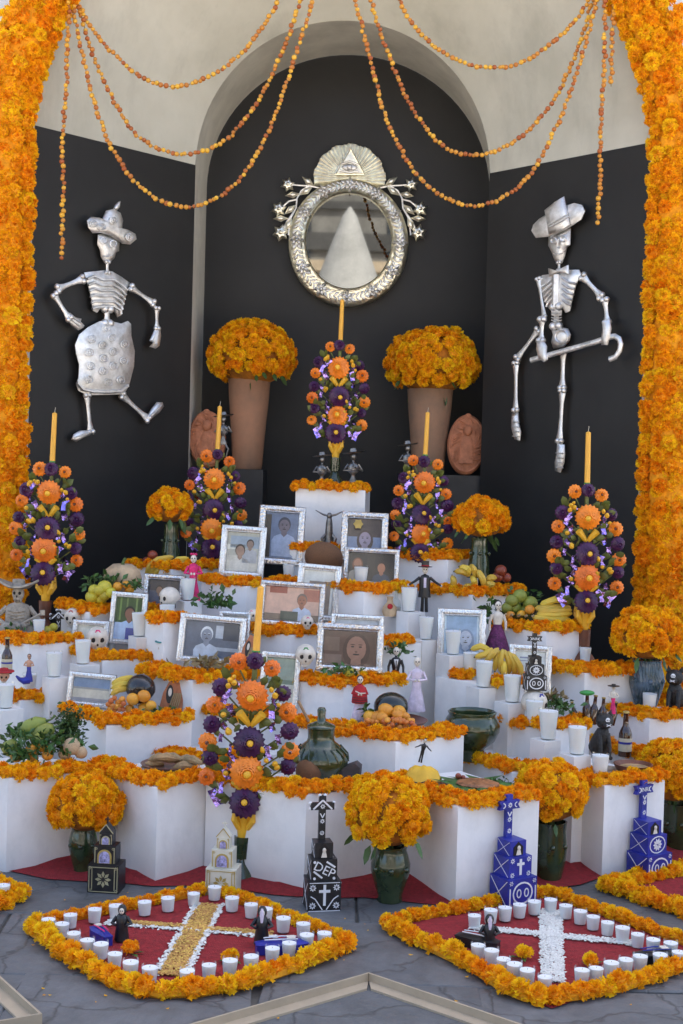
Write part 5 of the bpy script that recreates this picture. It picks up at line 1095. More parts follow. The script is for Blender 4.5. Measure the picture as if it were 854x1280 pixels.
fruits('orange', 'orange', [(*z(78, 390), 8.5), (*z(145, 362), 8), (*z(200, 345), 8), (*z(222, 385), 7.5), (*z(152, 397), 7.5)], 5.38, 'orange lying among the green squash', 'oranges among the squash')
leaves('herb_bunch', 'dark bunch of fresh herbs beside the squash', 86, 906, 5.52, 36, 44, 620, 'herb', .022)
leaves('leaf_sprig', 'green leaves over the oranges and squash', 58, 930, 5.40, 74, 34, 190)
leaves('leaf_sprig', 'dark leafy twig sticking up from the squash', 17, 920, 5.45, 22, 28, 24)
b = MB(); b.tube([P(*z(125, 300), 5.48), P(*z(140, 255), 5.48), P(*z(150, 212), 5.48)], [.003, .0025, .002], 5); tag(b.build('dry_twig', M['hair']), 'thin dark twig standing up out of the squash pile', 'twig')
fruits('jicama', 'tuber', [(*z(333, 345), 11), (*z(375, 372), 8.5), (*z(300, 382), 8)], 5.40, 'tan round tuber at the end of the squash pile', 'tan tubers by the squash', 'tuber', (1.05, 1, .9))
# coconut, dark stones, plates
fruits('coconut', 'coconut', [(386, 964, 17)], 5.28, 'brown husked coconut before the lidded green jar', None, 'coconut')
fruits('gourd', 'coconut', [(405, 697, 27)], 7.02, 'round brown gourd between the tall portraits', None, 'gourd', (1, .8, .72))
for pts, lb in (([(410, 965), (421, 958), (428, 960), (426, 974), (411, 976)], 'dark grey stone block beside the coconut'), ([(424, 962), (444, 955), (450, 960), (449, 974), (428, 977)], 'larger dark grey stone block, farther from the coconut')):
    Y = 5.3; b = MB(); q = [P(x, y, Y) for x, y in pts]; c_ = sum(q, Vector()) / 5; b.slab([p - c_ for p in reversed(q)], (0.01, .07, .0)); tag(b.build('dark_stone', mat('dark_stone', (.055, .045, .045), .8, var=.25, bump=.4), None, c_), lb, 'stone')
def plate(label, x, y, Z, r, m='dish', name='plate', h=.018):
    p = PZ(x, y, Z); t = thing(name, label, 'plate', (p.x, p.y + r * .9, p.z + .001)); b = MB(); b.lathe([(0, 0), (r * .6, 0), (r * .95, h), (r, h * 1.2), (r * .96, h * 1.25), (r * .6, h * .45), (0, h * .4)], 28); b.build('dish', M[m], t); return t
plate('dark plate under the dried husks', 208, 968, .37, .12)
rs = random.Random(5)
for k in range(9):
    x, y = 190 + k * 6 + rs.uniform(-4, 4), 955 + rs.uniform(-7, 5); p = P(x, y, 5.46 + rs.uniform(-.04, .04)); b = MB(); a = rs.uniform(-.5, .5); d = Vector((math.cos(a), rs.uniform(-.4, .4), math.sin(a) * .3)) * .05
    b.tube([-d, -d * .6 + Vector((0, 0, .004)), Vector((0, 0, .008)), d * .6, d], [.003, .014, .018, .013, .004], 8); tag(b.build('dried_husk', M['husk'] if k % 3 else M['bread'], None, p), 'dried husk roll piled on the dark plate', 'husk', 'dried husks on the plate')
leaves('dry_leaves', 'dry brown leaves lying before the man in profile portrait', 260, 830, 6.08, 66, 9, 60, 'dry', .05)
# stew dish with leaves
plate('dark oval dish under green leaves with brown stew', 600, 1003, .37, .165, 'dish', 'stew_dish')
p = PZ(605, 1000, .37); b = MB(); b.ell((0, 0, 0), (.085, .07, .016), 18, 8, jit=.06); tag(b.build('stew', M['mole'], None, (p.x - .01, p.y + .14, p.z + .03)), 'brown stew spread on the leafy dish', 'stew')
rs = random.Random(3); b = MB()
for k in range(12):
    a = k * .53; c_ = Vector((math.cos(a) * .10, math.sin(a) * .09, .026)); d = Vector((math.cos(a + rs.uniform(-.7, .7)), math.sin(a + rs.uniform(-.7, .7)), rs.uniform(-.08, .12))) * rs.uniform(.07, .1); s_ = Vector((-d.y, d.x, 0)) * .28
    b.add([c_ - d * .4, c_ + s_ + Vector((0, 0, .006)), c_ + d, c_ - s_ + Vector((0, 0, .004))], [(0, 1, 2, 3)])
tag(b.build('banana_leaf_lining', M['leaf'], None, (p.x - .01, p.y + .14, p.z)), 'green leaf lining spread over the stew dish rim', 'leaves')
fruits('radish', 'apple', [(573, 970, 4), (579, 972, 3.4)], 5.3, 'small pink radish on the stew dish', 'radishes on the stew dish')
leaves('herb_bunch', 'bright green herbs at the end of the stew dish', 625, 980, 5.28, 38, 9, 110, 'leaf', .02)
# clay bowl with tortilla
p = PZ(795, 972, .372); t = thing('clay_bowl', 'red-brown clay bowl holding pale tortillas', 'bowl', (p.x, p.y + .06, p.z)); b = MB(); b.lathe([(0, 0), (.05, 0), (.075, .03), (.082, .045), (.077, .045), (.05, .012), (0, .01)], 24); b.build('bowl', M['brown'], t)
for k in range(3): b = MB(); b.lathe([(0, .012 + k * .007), (.062, .014 + k * .007), (.063, .018 + k * .007), (0, .019 + k * .007)], 20, (.004 * k, 0, 0)); b.build('tortilla', M['bread'], t)
p = P(760, 968, 5.62); t = thing('grey_dish', 'flat grey dish between the short candle and clay bowl', 'dish', (p.x, p.y, .372)); b = MB(); b.lathe([(0, 0), (.05, 0), (.08, .012), (.076, .014), (0, .006)], 22); b.build('dish', M['clay_grey'], t)
leaves('leaf_sprig', 'fresh green leaves hanging over the squash block edge', 24, 940, 5.36, 44, 22, 90)
leaves('leaf_sprig', 'green leaves between the tan tubers and herb bunch', 92, 928, 5.44, 30, 22, 70)
fruits('citrus', 'lime', [(124, 738, 7.2), (131, 744, 7.4), (117, 745, 7), (139, 741, 7)], 6.6, 'green-yellow citrus heaped beside the pumpkin', 'green citrus by the pumpkin')
fruits('mango', 'orange', [(478, 897, 7.5), (497, 893, 7.5), (506, 896, 7)], 5.62, 'yellow-orange mango in the clay dish below the dark melon', 'mangoes in the clay dish', sq=(1.1, 1, .9))
leaves('leaf_sprig', 'dark green leaves behind the green citrus and pumpkin', 138, 727, 6.74, 40, 22, 50)
leaves('leaf_sprig', 'green leaves around the green fruit basket', 655, 748, 6.72, 44, 26, 60)
# ================================================================ JARS AND POTS
p = P(400, 970, 5.36); p.z = .371; Y = 5.36; u = Y / F_PX; t = thing('lidded_jar', 'round dark green glazed jar with lid and knob', 'jar', p); b = MB()
H = (970 - 884) * u
b.lathe([(0, 0), (22 * u, 0), (24 * u, 4 * u), (34 * u, 18 * u), (36 * u, 26 * u), (33 * u, 34 * u), (24 * u, 43 * u), (17.5 * u, 48 * u), (16.5 * u, 52 * u), (17 * u, 62 * u), (17.5 * u, 64 * u)], 32); b.build('body', M['green_glaze'], t, sharp=70)
b = MB(); b.lathe([(17.5 * u, 64 * u), (18.5 * u, 66 * u), (17 * u, 68 * u), (10 * u, 71 * u), (5.5 * u, 73 * u), (5 * u, 80 * u), (5.6 * u, 87 * u), (4 * u, 90 * u), (0, 90.5 * u)], 24); b.build('lid', M['green_glaze'], t, sharp=70)
b = MB()
for k in range(18): a = k * math.pi / 9; b.tube([(math.cos(a) * 26.5 * u, math.sin(a) * 26.5 * u, 42 * u), (math.cos(a + .1) * 34.5 * u, math.sin(a + .1) * 34.5 * u, 33 * u), (math.cos(a + .17) * 36 * u, math.sin(a + .17) * 36 * u, 25 * u)], .003, 5)
b.build('relief_leaf', M['green_glaze'], t)
b = MB(); b.tube([P(373, 876, 5.42), P(386, 902, 5.42)], .006, 7); tag(b.build('wooden_spoon', M['wood']), 'wooden spoon handle behind the lidded green jar', 'spoon')
p = PZ(590, 952, .372); p.y += .05; Y = p.y; u = Y / F_PX; t = thing('footed_pot', 'open dark green glazed pot on a short foot', 'pot', p); b = MB()
b.lathe([(0, 0), (19 * u, 0), (19.5 * u, 3 * u), (16 * u, 12 * u), (18 * u, 15 * u), (29 * u, 24 * u), (35 * u, 36 * u), (35.5 * u, 44 * u), (32 * u, 52 * u), (29 * u, 56 * u), (31 * u, 60 * u), (29 * u, 61 * u), (26 * u, 56 * u), (31 * u, 44 * u), (26 * u, 26 * u), (0, 20 * u)], 36); b.build('body', M['green_glaze'], t, sharp=70)
# bottles
def bottle(label, x, yt, yb, Z=None, Y=None, tilt=0, m='bottle', lab=True):
    p = PZ(x, yb, Z) if Z is not None else P(x, yb, Y); h = ml(yb - yt, p.y); t = thing('beer_bottle', label, 'bottle', p, ry=R(tilt)); r = h * .145; b = MB()
    b.lathe([(0, 0), (r, 0), (r * 1.02, h * .02), (r, h * .5), (r * .8, h * .58), (r * .45, h * .68), (r * .38, h * .93), (r * .46, h * .94), (r * .46, h * .97), (0, h * .97)], 18); b.build('glass', M[m], t, sharp=60)
    if lab: b = MB(); b.lathe([(r * 1.03, h * .12), (r * 1.035, h * .13), (r * 1.035, h * .40), (r * 1.03, h * .41)], 18, cap=False); b.build('paper_label', M['blabel'], t); b = MB(); b.lathe([(r * 1.045, h * .28), (r * 1.045, h * .33)], 18, cap=False); b.build('label_band', M['blue'], t)
    b = MB(); b.lathe([(r * .5, h * .955), (r * .52, h * .97), (r * .46, h * .995), (0, h)], 14); b.build('cap', M['gold'], t)
bottle('brown beer bottle with a paper label beside the black cat', 781, 888, 945, .372)
bottle('brown beer bottle beside the mermaid figurine', 8.5, 796, 842, None, 6.12)
for x, yt, yb, tl in ((733, 866, 905, 0), (740, 868, 905, 6), (752, 871, 906, 3), (764, 876, 906, 12), (721, 876, 905, -14)): bottle('small dark unlabelled bottle behind the black cat', x, yt, yb, None, 5.98, tl, lab=False)
for o in [q for q in col.objects if q.get('label') == 'small dark unlabelled bottle behind the black cat']: o['group'] = 'dark bottles behind the cat'
p = P(494, 758, 6.62); t = thing('perfume_flask', 'clear glass bottle behind the basket-shaped clay jug', 'bottle', P(495, 770, 6.66)); b = MB(); b.lathe([(0, 0), (.022, 0), (.024, .05), (.02, .075), (.008, .09), (.008, .13), (.011, .135), (0, .136)], 16, cap=False); b.build('glass', GLASS, t); b = MB(); b.lathe([(0, .004), (.02, .004), (.022, .045), (0, .046)], 14, cap=False); b.build('liquor', mat('pale_liquor', (.6, .55, .48), .2), t)
t = thing('clay_jug', 'small tan clay jug with a red flower', 'jug', P(487, 770, 6.58)); b = MB(); b.lathe([(0, 0), (.03, 0), (.037, .02), (.034, .045), (.016, .065), (.014, .085), (.018, .095), (0, .096)], 18); b.build('body', M['tuber'], t); b = MB(); b.ell((0, -.034, .05), (.014, .008, .014), 10, 6); b.build('red_flower', M['red_cloth'], t)
#@@PART4
# ================================================================ SKULLS
def skull(label, x, y, rpx, Y, m='bone', yaw=0, deco=None, eyes='dark', name='skull', roll=0):
    p = P(x, y, Y); r = ml(rpx, Y); t = thing(name, label, 'skull', p, rz=R(yaw), ry=R(roll)); b = MB()
    v = []; f = []; nu, nv = 26, 20
    for i in range(nv + 1):
        a = math.pi * i / nv
        for j in range(nu):
            q = 2 * math.pi * j / nu; X, Yy, Z_ = math.sin(a) * math.cos(q), math.sin(a) * math.sin(q), -math.cos(a)
            k = 1.0
            if Z_ < -.15 and Yy < .3: X *= 1 - .32 * min(1, (-.15 - Z_) / .5); Z_ *= 1.28
            elif Z_ < -.15: Z_ *= .75
            yy = Yy * 1.08
            for ex in (-.36, .36):
                d = math.hypot((X - ex) / .26, (Z_ + .12) / .27)
                if d < 1 and Yy < 0: yy += .26 * (1 - d * d)
            d = math.hypot(X / .13, (Z_ + .52) / .18)
            if d < 1 and Yy < 0: yy += .18 * (1 - d * d)
            if Yy < -.3 and -.95 < Z_ < -.78: yy += .04
            v.append((X * r, yy * r, Z_ * r))
    for i in range(nv):
        for j in range(nu): f.append((i * nu + j, i * nu + (j + 1) % nu, (i + 1) * nu + (j + 1) % nu, (i + 1) * nu + j))
    b.add(v, f); b.build('cranium', M[m], t, sharp=80)
    for ex in (-.36, .36): b = MB(); b.ell((ex * r, -.86 * r, -.12 * r), (.22 * r, .1 * r, .23 * r), 12, 8); b.build('eye_socket', M['dark'] if eyes == 'dark' else M['black'], t)
    b = MB(); b.ell((0, -.93 * r, -.53 * r), (.09 * r, .08 * r, .13 * r), 8, 6); b.build('nose_hollow', M['dark'], t)
    b = MB()
    for k in range(7): b.box(((k - 3) * .115 * r, -.80 * r + abs(k - 3) * .03 * r, -.98 * r), (.095 * r, .08 * r, .2 * r))
    b.build('teeth', M['bone'] if m != 'black' else M['black'], t)
    if deco:
        b = MB(); rs = random.Random(int(x)); mm = M[deco]
        for k in range(6): a = k * math.pi / 3; b.ell((math.cos(a) * .17 * r, -.82 * r + abs(math.sin(a)) * .05 * r, .58 * r + math.sin(a) * .15 * r), (.10 * r, .05 * r, .09 * r), 8, 5)
        b.build('painted_flower', mm, t)
    return t
M['black_clay'] = mat('burnished_black_clay', (.018, .016, .018), .22, var=.4, vscale=14, coat=.3)
skull('glossy black clay skull above the oranges', 176, 861, 18.5, 5.95, 'black_clay', 22)
skull('pale sugar skull with dark round eyes and a pink band', 122, 797, 14, 6.36, 'bone', 12, 'pink')
skull('small pale skull turned in profile before the dark photo', 212, 746, 12.5, 6.6, 'bone', -48)
skull('white sugar skull with a green flower beside the sepia face', 382, 818, 13, 6.0, 'bone', 4, 'greenp')
skull('white ceramic skull with blue markings before the black cross tomb', 668, 878, 16, 5.93, 'bone', 35, 'blue')
skull('tiny painted skull in front of the reading man photo', 384, 777, 8, 6.34, 'bone', 10, 'pink')
skull('tiny painted skull beside the yellow candle of the largest tree', 316, 768, 7, 6.36, 'bone', -15, 'pink')
t = skull('pale skull painted with a yellow face and red brow', 92, 771, 11.5, 6.62, 'bone', -10, 'red_cloth')
t = skull('small grey skull wearing a wide turquoise hat', 205, 810, 7.5, 6.26, 'bone', 8)
b = MB(); u = ml(1, 6.26); b.lathe([(0, 6 * u), (6.5 * u, 6 * u), (11.5 * u, 7.5 * u), (11.2 * u, 9 * u), (6.5 * u, 8.5 * u), (5.5 * u, 11 * u), (0, 12.5 * u)], 20); h_ = b.build('hat', M['turq'], t); b = MB(); b.ell((-1 * u, -6 * u, 10 * u), (3 * u, 2 * u, 2 * u), 8, 5); b.build('hat_flower', M['orange'], h_)
t = skull('small tan skull wearing a wide dark red hat by the glass candle', 5, 845, 7, 6.0, 'skin', 15); u = ml(1, 6.0)
b = MB(); b.lathe([(0, 4 * u), (7 * u, 4 * u), (13 * u, 5.5 * u), (12.5 * u, 7 * u), (6.5 * u, 7 * u), (5 * u, 10 * u), (0, 11 * u)], 20); b.build('hat', M['red_cloth'], t)
# ================================================================ FIGURINES
def doll(name, label, x, yt, yb, Y, dress, top, skin='bone', hair=True, hat=None, arms='fold', trousers=False, lean=0, wide=.24, extra=None, cat='figurine', yaw=0):
    p = P(x, yb, Y); H = ml(yb - yt, Y); t = thing(name, label, cat, p, ry=R(lean), rz=R(yaw)); hd = H * (.86 if hat else .88); r = H * .075
    b = MB()
    if trousers:
        b.tube([(-.04 * H, 0, 0), (-.04 * H, 0, .02 * H), (-.035 * H, 0, .25 * H), (-.03 * H, 0, .46 * H)], [.035 * H, .035 * H, .032 * H, .045 * H], 8); b.tube([(.05 * H, 0, 0), (.05 * H, 0, .02 * H), (.04 * H, 0, .25 * H), (.03 * H, 0, .46 * H)], [.035 * H, .035 * H, .032 * H, .045 * H], 8)
        b.build('legs', M[dress], t)
    else:
        b.lathe([(0, 0), (wide * H * .98, 0), (wide * H, .02 * H), (wide * H * .78, .2 * H), (wide * H * .5, .4 * H), (.075 * H, .5 * H), (.07 * H, .52 * H)], 20, wob=.05, nw=8, sy=.8); b.build('skirt', M[dress], t, sharp=80)
    b = MB(); b.lathe([(.06 * H, .44 * H), (.075 * H, .52 * H), (.10 * H, .64 * H), (.105 * H, .70 * H), (.07 * H, .745 * H), (.028 * H, .76 * H), (.025 * H, .80 * H)], 16, sy=.65); b.build('torso', M[top], t, sharp=80)
    b = MB(); b.ell((0, 0, hd), (r * .85, r * .9, r * 1.1), 16, 12); b.ell((0, -r * .25, hd - r * .75), (r * .5, r * .5, r * .42), 10, 8); he = b.build('head', M[skin], t)
    b = MB()
    for e in (-1, 1): b.ell((e * r * .33, -r * .82, hd + r * .05), (r * .2, r * .12, r * .2), 8, 6)
    b.ell((0, -r * .9, hd - r * .3), (r * .07, r * .06, r * .12), 6, 4); b.box((0, -r * .72, hd - r * .72), (r * .5, r * .1, r * .07)); b.build('face', M['black'], he)
    if hair: b = MB(); b.ell((0, r * .22, hd + r * .2), (r * .98, r * .9, r * 1.08), 12, 8); b.ell((0, r * .4, hd - r * .6), (r * .75, r * .5, r * .9), 10, 6); b.build('hair', M['hair'], he)
    if hat == 'top':
        b = MB(); b.lathe([(0, 0), (r * 1.9, 0), (r * 1.95, r * .12), (r * 1.0, r * .2), (r * 1.0, r * 1.6), (0, r * 1.65)], 16, (0, 0, hd + r * .7)); b.build('hat', M['black'], he); b = MB(); b.lathe([(r * 1.03, r * .25), (r * 1.03, r * .55)], 16, (0, 0, hd + r * .7), cap=False); b.build('hat_band', M['red_cloth'], he)
    if hat == 'flower': b = MB(); [b.ell(((k - 1) * r * .6, -r * .3, hd + r * 1.15), r * .35, 8, 5) for k in range(3)]; b.build('head_flower', M['pink'], he)
    if hat == 'wide': b = MB(); b.lathe([(0, 0), (r * 2.6, r * .1), (r * 2.7, r * .25), (r * 1.0, r * .35), (r * .9, r * 1.0), (0, r * 1.1)], 18, (0, 0, hd + r * .6)); b.build('hat', M['black'], he)
    for e in (-1, 1):
        b = MB(); sh = Vector((e * .10 * H, 0, .70 * H))
        if arms == 'fold': pts = [sh, Vector((e * .17 * H, -.03 * H, .57 * H)), Vector((e * .03 * H, -.11 * H, .56 * H))]
        elif arms == 'out': pts = [sh, Vector((e * .2 * H, -.02 * H, .62 * H)), Vector((e * .33 * H, -.03 * H, .54 * H))]
        elif arms == 'down': pts = [sh, Vector((e * .15 * H, -.01 * H, .56 * H)), Vector((e * .15 * H, -.05 * H, .43 * H))]
        else: pts = [sh, Vector((e * .2 * H, -.05 * H, .64 * H)), Vector((e * .12 * H, -.12 * H, .72 * H))]
        b.tube(pts, [.032 * H, .026 * H, .02 * H], 8); o = b.build('arm', M[top if arms != 'bare' else skin], t, sharp=80); b = MB(); b.ell(pts[-1], (.024 * H, .02 * H, .028 * H), 8, 6); b.build('hand', M[skin], o)
    if extra: extra(t, H, r, hd)
    return t
doll('catrina_doll', 'skeleton lady doll in a bright pink dress', 241, 689, 752, 6.74, 'pink', 'pink', hat='flower', wide=.15)
def shawl(t, H, r, hd):
    b = MB(); b.lathe([(.17 * H, .36 * H), (.18 * H, .38 * H), (.155 * H, .6 * H), (.11 * H, .72 * H), (.05 * H, .77 * H)], 18, sy=.75); b.build('shawl', M['red_cloth'], t, sharp=80)
    b = MB(); [b.tube([(-.165 * H + k * .0, -.10 * H, z), (0, -.14 * H, z - .01 * H), (.165 * H, -.10 * H, z)], .008 * H, 5) for k, z in ((0, .45 * H), (1, .5 * H), (2, .4 * H))]; b.build('shawl_stripe', M['black'], t)
    b = MB(); b.tube([(-.1 * H, -.13 * H, .64 * H), (0, -.17 * H, .60 * H), (.12 * H, -.13 * H, .60 * H)], .014 * H, 6); b.build('bone_arm', M['bone'], t)
doll('shawl_doll', 'skull-faced doll wrapped in a red woven shawl with white skirt', 449, 842, 899, 5.74, 'lilac', 'red_cloth', extra=shawl, wide=.17)
doll('bride_doll', 'pale skull-faced bride doll in a long lilac-white gown', 520, 818, 889, 5.92, 'lilac', 'lilac', hair=False, wide=.16, arms='fold')
def tie(t, H, r, hd): b = MB(); b.slab([(-.02 * H, -.075 * H, .72 * H), (-.045 * H, -.075 * H, .72 * H), (0, -.085 * H, .5 * H), (.045 * H, -.075 * H, .72 * H), (.02 * H, -.075 * H, .72 * H)], (0, .02 * H, 0)); b.build('shirt', M['wpaint'], t); b = MB(); b.box((0, -.09 * H, .62 * H), (.02 * H, .01 * H, .16 * H)); b.build('tie', M['black'], t)
doll('groom_doll', 'bald skull-faced groom doll in a black suit', 494, 806, 868, 6.12, 'black', 'black', hair=False, trousers=True, arms='down', extra=tie)
def coat(t, H, r, hd):
    b = MB(); b.lathe([(.13 * H, .30 * H), (.11 * H, .48 * H), (.115 * H, .66 * H)], 14, sy=.7, cap=False); b.build('coat_tail', M['black'], t); b = MB(); b.box((0, -.085 * H, .60 * H), (.05 * H, .02 * H, .2 * H)); b.build('shirt', M['lilac'], t)
doll('top_hat_doll', 'skeleton gentleman doll in black coat and top hat with arms out', 530, 703, 765, 6.66, 'black', 'black', trousers=True, hat='top', arms='out', hair=False, extra=coat)
doll('violet_doll', 'skeleton lady doll in a dark violet full skirt', 621, 748, 815, 6.46, 'violet', 'bone', hat=None, wide=.24, arms='down')
doll('dancer_figure', 'tiny black and white skeleton dancer above the yellow cloth', 525, 921, 953, 5.36, 'black', 'black', trousers=True, arms='out', lean=12)
t = doll('mermaid_figurine', 'small bare-armed mermaid figurine with long dark hair', 36, 816, 852, 6.02, 'blue', 'skin', skin='skin', wide=.14, arms='fold')
b = MB(); b.tube([(0, 0, .01), (-.02, -.01, .004), (-.04, -.01, .012), (-.055, -.01, .026)], [.02, .016, .009, .004], 8); b.build('tail', M['blue'], t)
# grey clay musician
def musician(label, x, yt, yb, Y):
    p = P(x, yb, Y); H = ml(yb - yt, Y); t = thing('clay_musician', label, 'figurine', p); b = MB()
    b.lathe([(0, 0), (.3 * H, 0), (.28 * H, .1 * H), (.2 * H, .35 * H), (.2 * H, .5 * H), (.16 * H, .58 * H), (.06 * H, .62 * H), (.06 * H, .66 * H)], 18, sy=.7); b.build('torso', M['clay_grey'], t, sharp=80)
    b = MB(); b.ell((0, -.01 * H, .76 * H), (.095 * H, .1 * H, .12 * H), 14, 10); b.ell((0, -.04 * H, .67 * H), (.07 * H, .07 * H, .06 * H), 10, 8); he = b.build('skull_head', M['clay_grey'], t)
    b = MB(); [b.ell((e * .04 * H, -.095 * H, .77 * H), (.025 * H, .02 * H, .026 * H), 8, 6) for e in (-1, 1)]; b.ell((0, -.11 * H, .72 * H), (.012 * H, .012 * H, .02 * H), 6, 4); [b.box(((k - 2) * .022 * H, -.105 * H, .655 * H), (.006 * H, .01 * H, .035 * H)) for k in range(5)]; b.build('hollows', M['dark'], he)
    b = MB(); v = []; n = 24
    for rr2, dz in ((.0, .02), (.09, .02), (.16, .0), (.32, .02), (.31, .05), (.15, .03), (.1, .045), (.095, .14), (0, .15)):
        for j in range(n): q = 2 * math.pi * j / n; v.append((rr2 * H * math.cos(q), rr2 * H * .7 * math.sin(q), (.84 + dz + (.10 * abs(math.cos(q)) ** 2 if rr2 > .2 else 0)) * H))
    b.add(v, [(i * n + j, i * n + (j + 1) % n, (i + 1) * n + (j + 1) % n, (i + 1) * n + j) for i in range(8) for j in range(n)]); b.build('hat', M['clay_grey'], t, sharp=70)
    for e in (-1, 1): b = MB(); b.tube([(e * .17 * H, 0, .54 * H), (e * .33 * H, -.06 * H, .38 * H), (e * .14 * H, -.2 * H, .28 * H)], [.05 * H, .045 * H, .035 * H], 8); b.ell((e * .14 * H, -.2 * H, .28 * H), .045 * H, 8, 6); b.build('arm', M['clay_grey'], t)
    b = MB(); b.ell((-.12 * H, -.2 * H, .2 * H), (.14 * H, .06 * H, .12 * H), 14, 8); b.ell((.02 * H, -.2 * H, .25 * H), (.1 * H, .055 * H, .09 * H), 12, 8); b.tube([(.05 * H, -.2 * H, .27 * H), (.42 * H, -.22 * H, .48 * H)], .02 * H, 6); b.box((.43 * H, -.22 * H, .49 * H), (.07 * H, .03 * H, .08 * H), .5); b.build('guitar', M['clay_grey'], t)
    b = MB(); [b.tube([(-.13 * H, -.12 * H, z * H), (0, -.16 * H, (z - .02) * H), (.13 * H, -.12 * H, z * H)], .012 * H, 5) for z in (.4, .45, .5)]; b.build('rib', M['clay_grey'], t)
musician('grey clay skeleton musician with a wide hat and guitar', 22, 722, 802, 6.6)
# dark metal figures
def metal_fig(label, x, yt, yb, Y, pose, m='pewter'):
    p = P(x, yb, Y); H = ml(yb - yt, Y); t = thing('metal_skeleton', label, 'figurine', p); b = MB()
    if pose == 'horned':
        b.tube([(0, 0, 0), (0, 0, .3 * H), (0, 0, .62 * H), (0, 0, .8 * H)], [.16 * H, .12 * H, .1 * H, .07 * H], 10); b.build('body', M[m], t); b = MB(); b.ell((0, -.02 * H, .84 * H), (.08 * H, .08 * H, .1 * H), 10, 8); b.build('head', M[m], t)
        for e in (-1, 1):
            b = MB(); b.tube([(e * .04 * H, 0, .84 * H), (e * .2 * H, 0, .88 * H), (e * .42 * H, 0, 1.0 * H)], [.035 * H, .03 * H, .012 * H], 7); b.build('horn', M[m], t)
            b = MB(); b.tube([(e * .08 * H, 0, .3 * H), (e * .2 * H, -.1 * H, .16 * H), (e * .16 * H, -.1 * H, 0)], [.05 * H, .05 * H, .045 * H], 8); b.build('leg', M[m], t)
        return
    b = MB(); b.lathe([(0, .0), (.10 * H, .0), (.12 * H, .06 * H), (.05 * H, .2 * H), (.05 * H, .25 * H), (.13 * H, .34 * H), (.14 * H, .48 * H), (.08 * H, .56 * H), (.03 * H, .58 * H), (.03 * H, .64 * H)], 14, sy=.7); b.build('torso', M[m], t)
    b = MB(); [b.tube([(-.13 * H, -.04 * H, z * H), (0, -.1 * H, (z - .015) * H), (.13 * H, -.04 * H, z * H)], .012 * H, 5) for z in (.34, .39, .44, .49)]; b.build('rib', M[m], t)
    b = MB(); b.ell((0, -.01 * H, .72 * H), (.075 * H, .08 * H, .1 * H), 10, 8); b.build('head', M[m], t)
    b = MB(); b.lathe([(0, 0), (.26 * H, .01 * H), (.3 * H, .04 * H), (.1 * H, .045 * H), (.07 * H, .13 * H), (0, .14 * H)], 18, (0, 0, .80 * H), sy=.6, rot=Matrix.Rotation(R(-8), 3, 'Y')); b.build('hat', M[m], t)
    for e in (-1, 1): b = MB(); b.tube([(e * .13 * H, 0, .52 * H), (e * .24 * H, -.04 * H, .36 * H), (e * .05 * H, -.16 * H, (.44 if e > 0 else .36) * H)], [.03 * H, .026 * H, .022 * H], 7); b.build('arm', M[m], t)
    if pose == 'sit':
        for e in (-1, 1): b = MB(); b.tube([(e * .06 * H, -.02 * H, .05 * H), (e * .12 * H, -.24 * H, .06 * H), (e * .12 * H, -.26 * H, -.45 * H), (e * .12 * H + .02 * H, -.34 * H, -.47 * H)], [.03 * H, .026 * H, .022 * H, .03 * H], 7); b.build('leg', M[m], t)
    else:
        for e in (-1, 1): b = MB(); b.tube([(e * .05 * H, 0, .05 * H), (e * .16 * H, -.1 * H, -.12 * H), (e * .1 * H, -.05 * H, -.35 * H)], [.03 * H, .026 * H, .022 * H], 7); b.build('leg', M[m], t)
    b = MB(); b.tube([(.05 * H, -.18 * H, .46 * H), (-.02 * H, -.12 * H, .62 * H)], .015 * H, 6); b.build('flute', M[m], t)
metal_fig('seated dark metal skeleton with hat, beside the topmost candle, lady skeleton side', 402, 562, 606, 7.36, 'sit')
metal_fig('seated dark metal skeleton playing a flute beside the topmost candle', 441, 557, 606, 7.36, 'sit')
metal_fig('dark metal skeleton in a hat perched behind the candle tree and top-hat doll', 509, 548, 592, 7.3, 'climb')
metal_fig('dark metal horned figure below the topmost block', 411, 638, 680, 7.14, 'horned')
metal_fig('dark metal skeleton perched by the oval plaque and warm terracotta vase', 279, 512, 556, 7.55, 'climb')
b = MB(); p = P(398, 681, 7.05); b.ell((0, 0, 0), (.03, .02, .02), 10, 6); tag(b.build('green_ornament', M['greenp'], None, p), 'small green ornament on the brown gourd', 'ornament')
b = MB(); p = P(448, 655, 6.97); petal = [(math.cos(k * .5236) * (.02 if k % 2 else .027), -.002, math.sin(k * .5236) * (.02 if k % 2 else .027)) for k in range(12)]; b.slab(petal, (0, .004, 0)); tag(b.build('flower_ornament', M['gold'], None, p), 'round pale gold flower ornament hung on the scroll framed portrait', 'ornament')
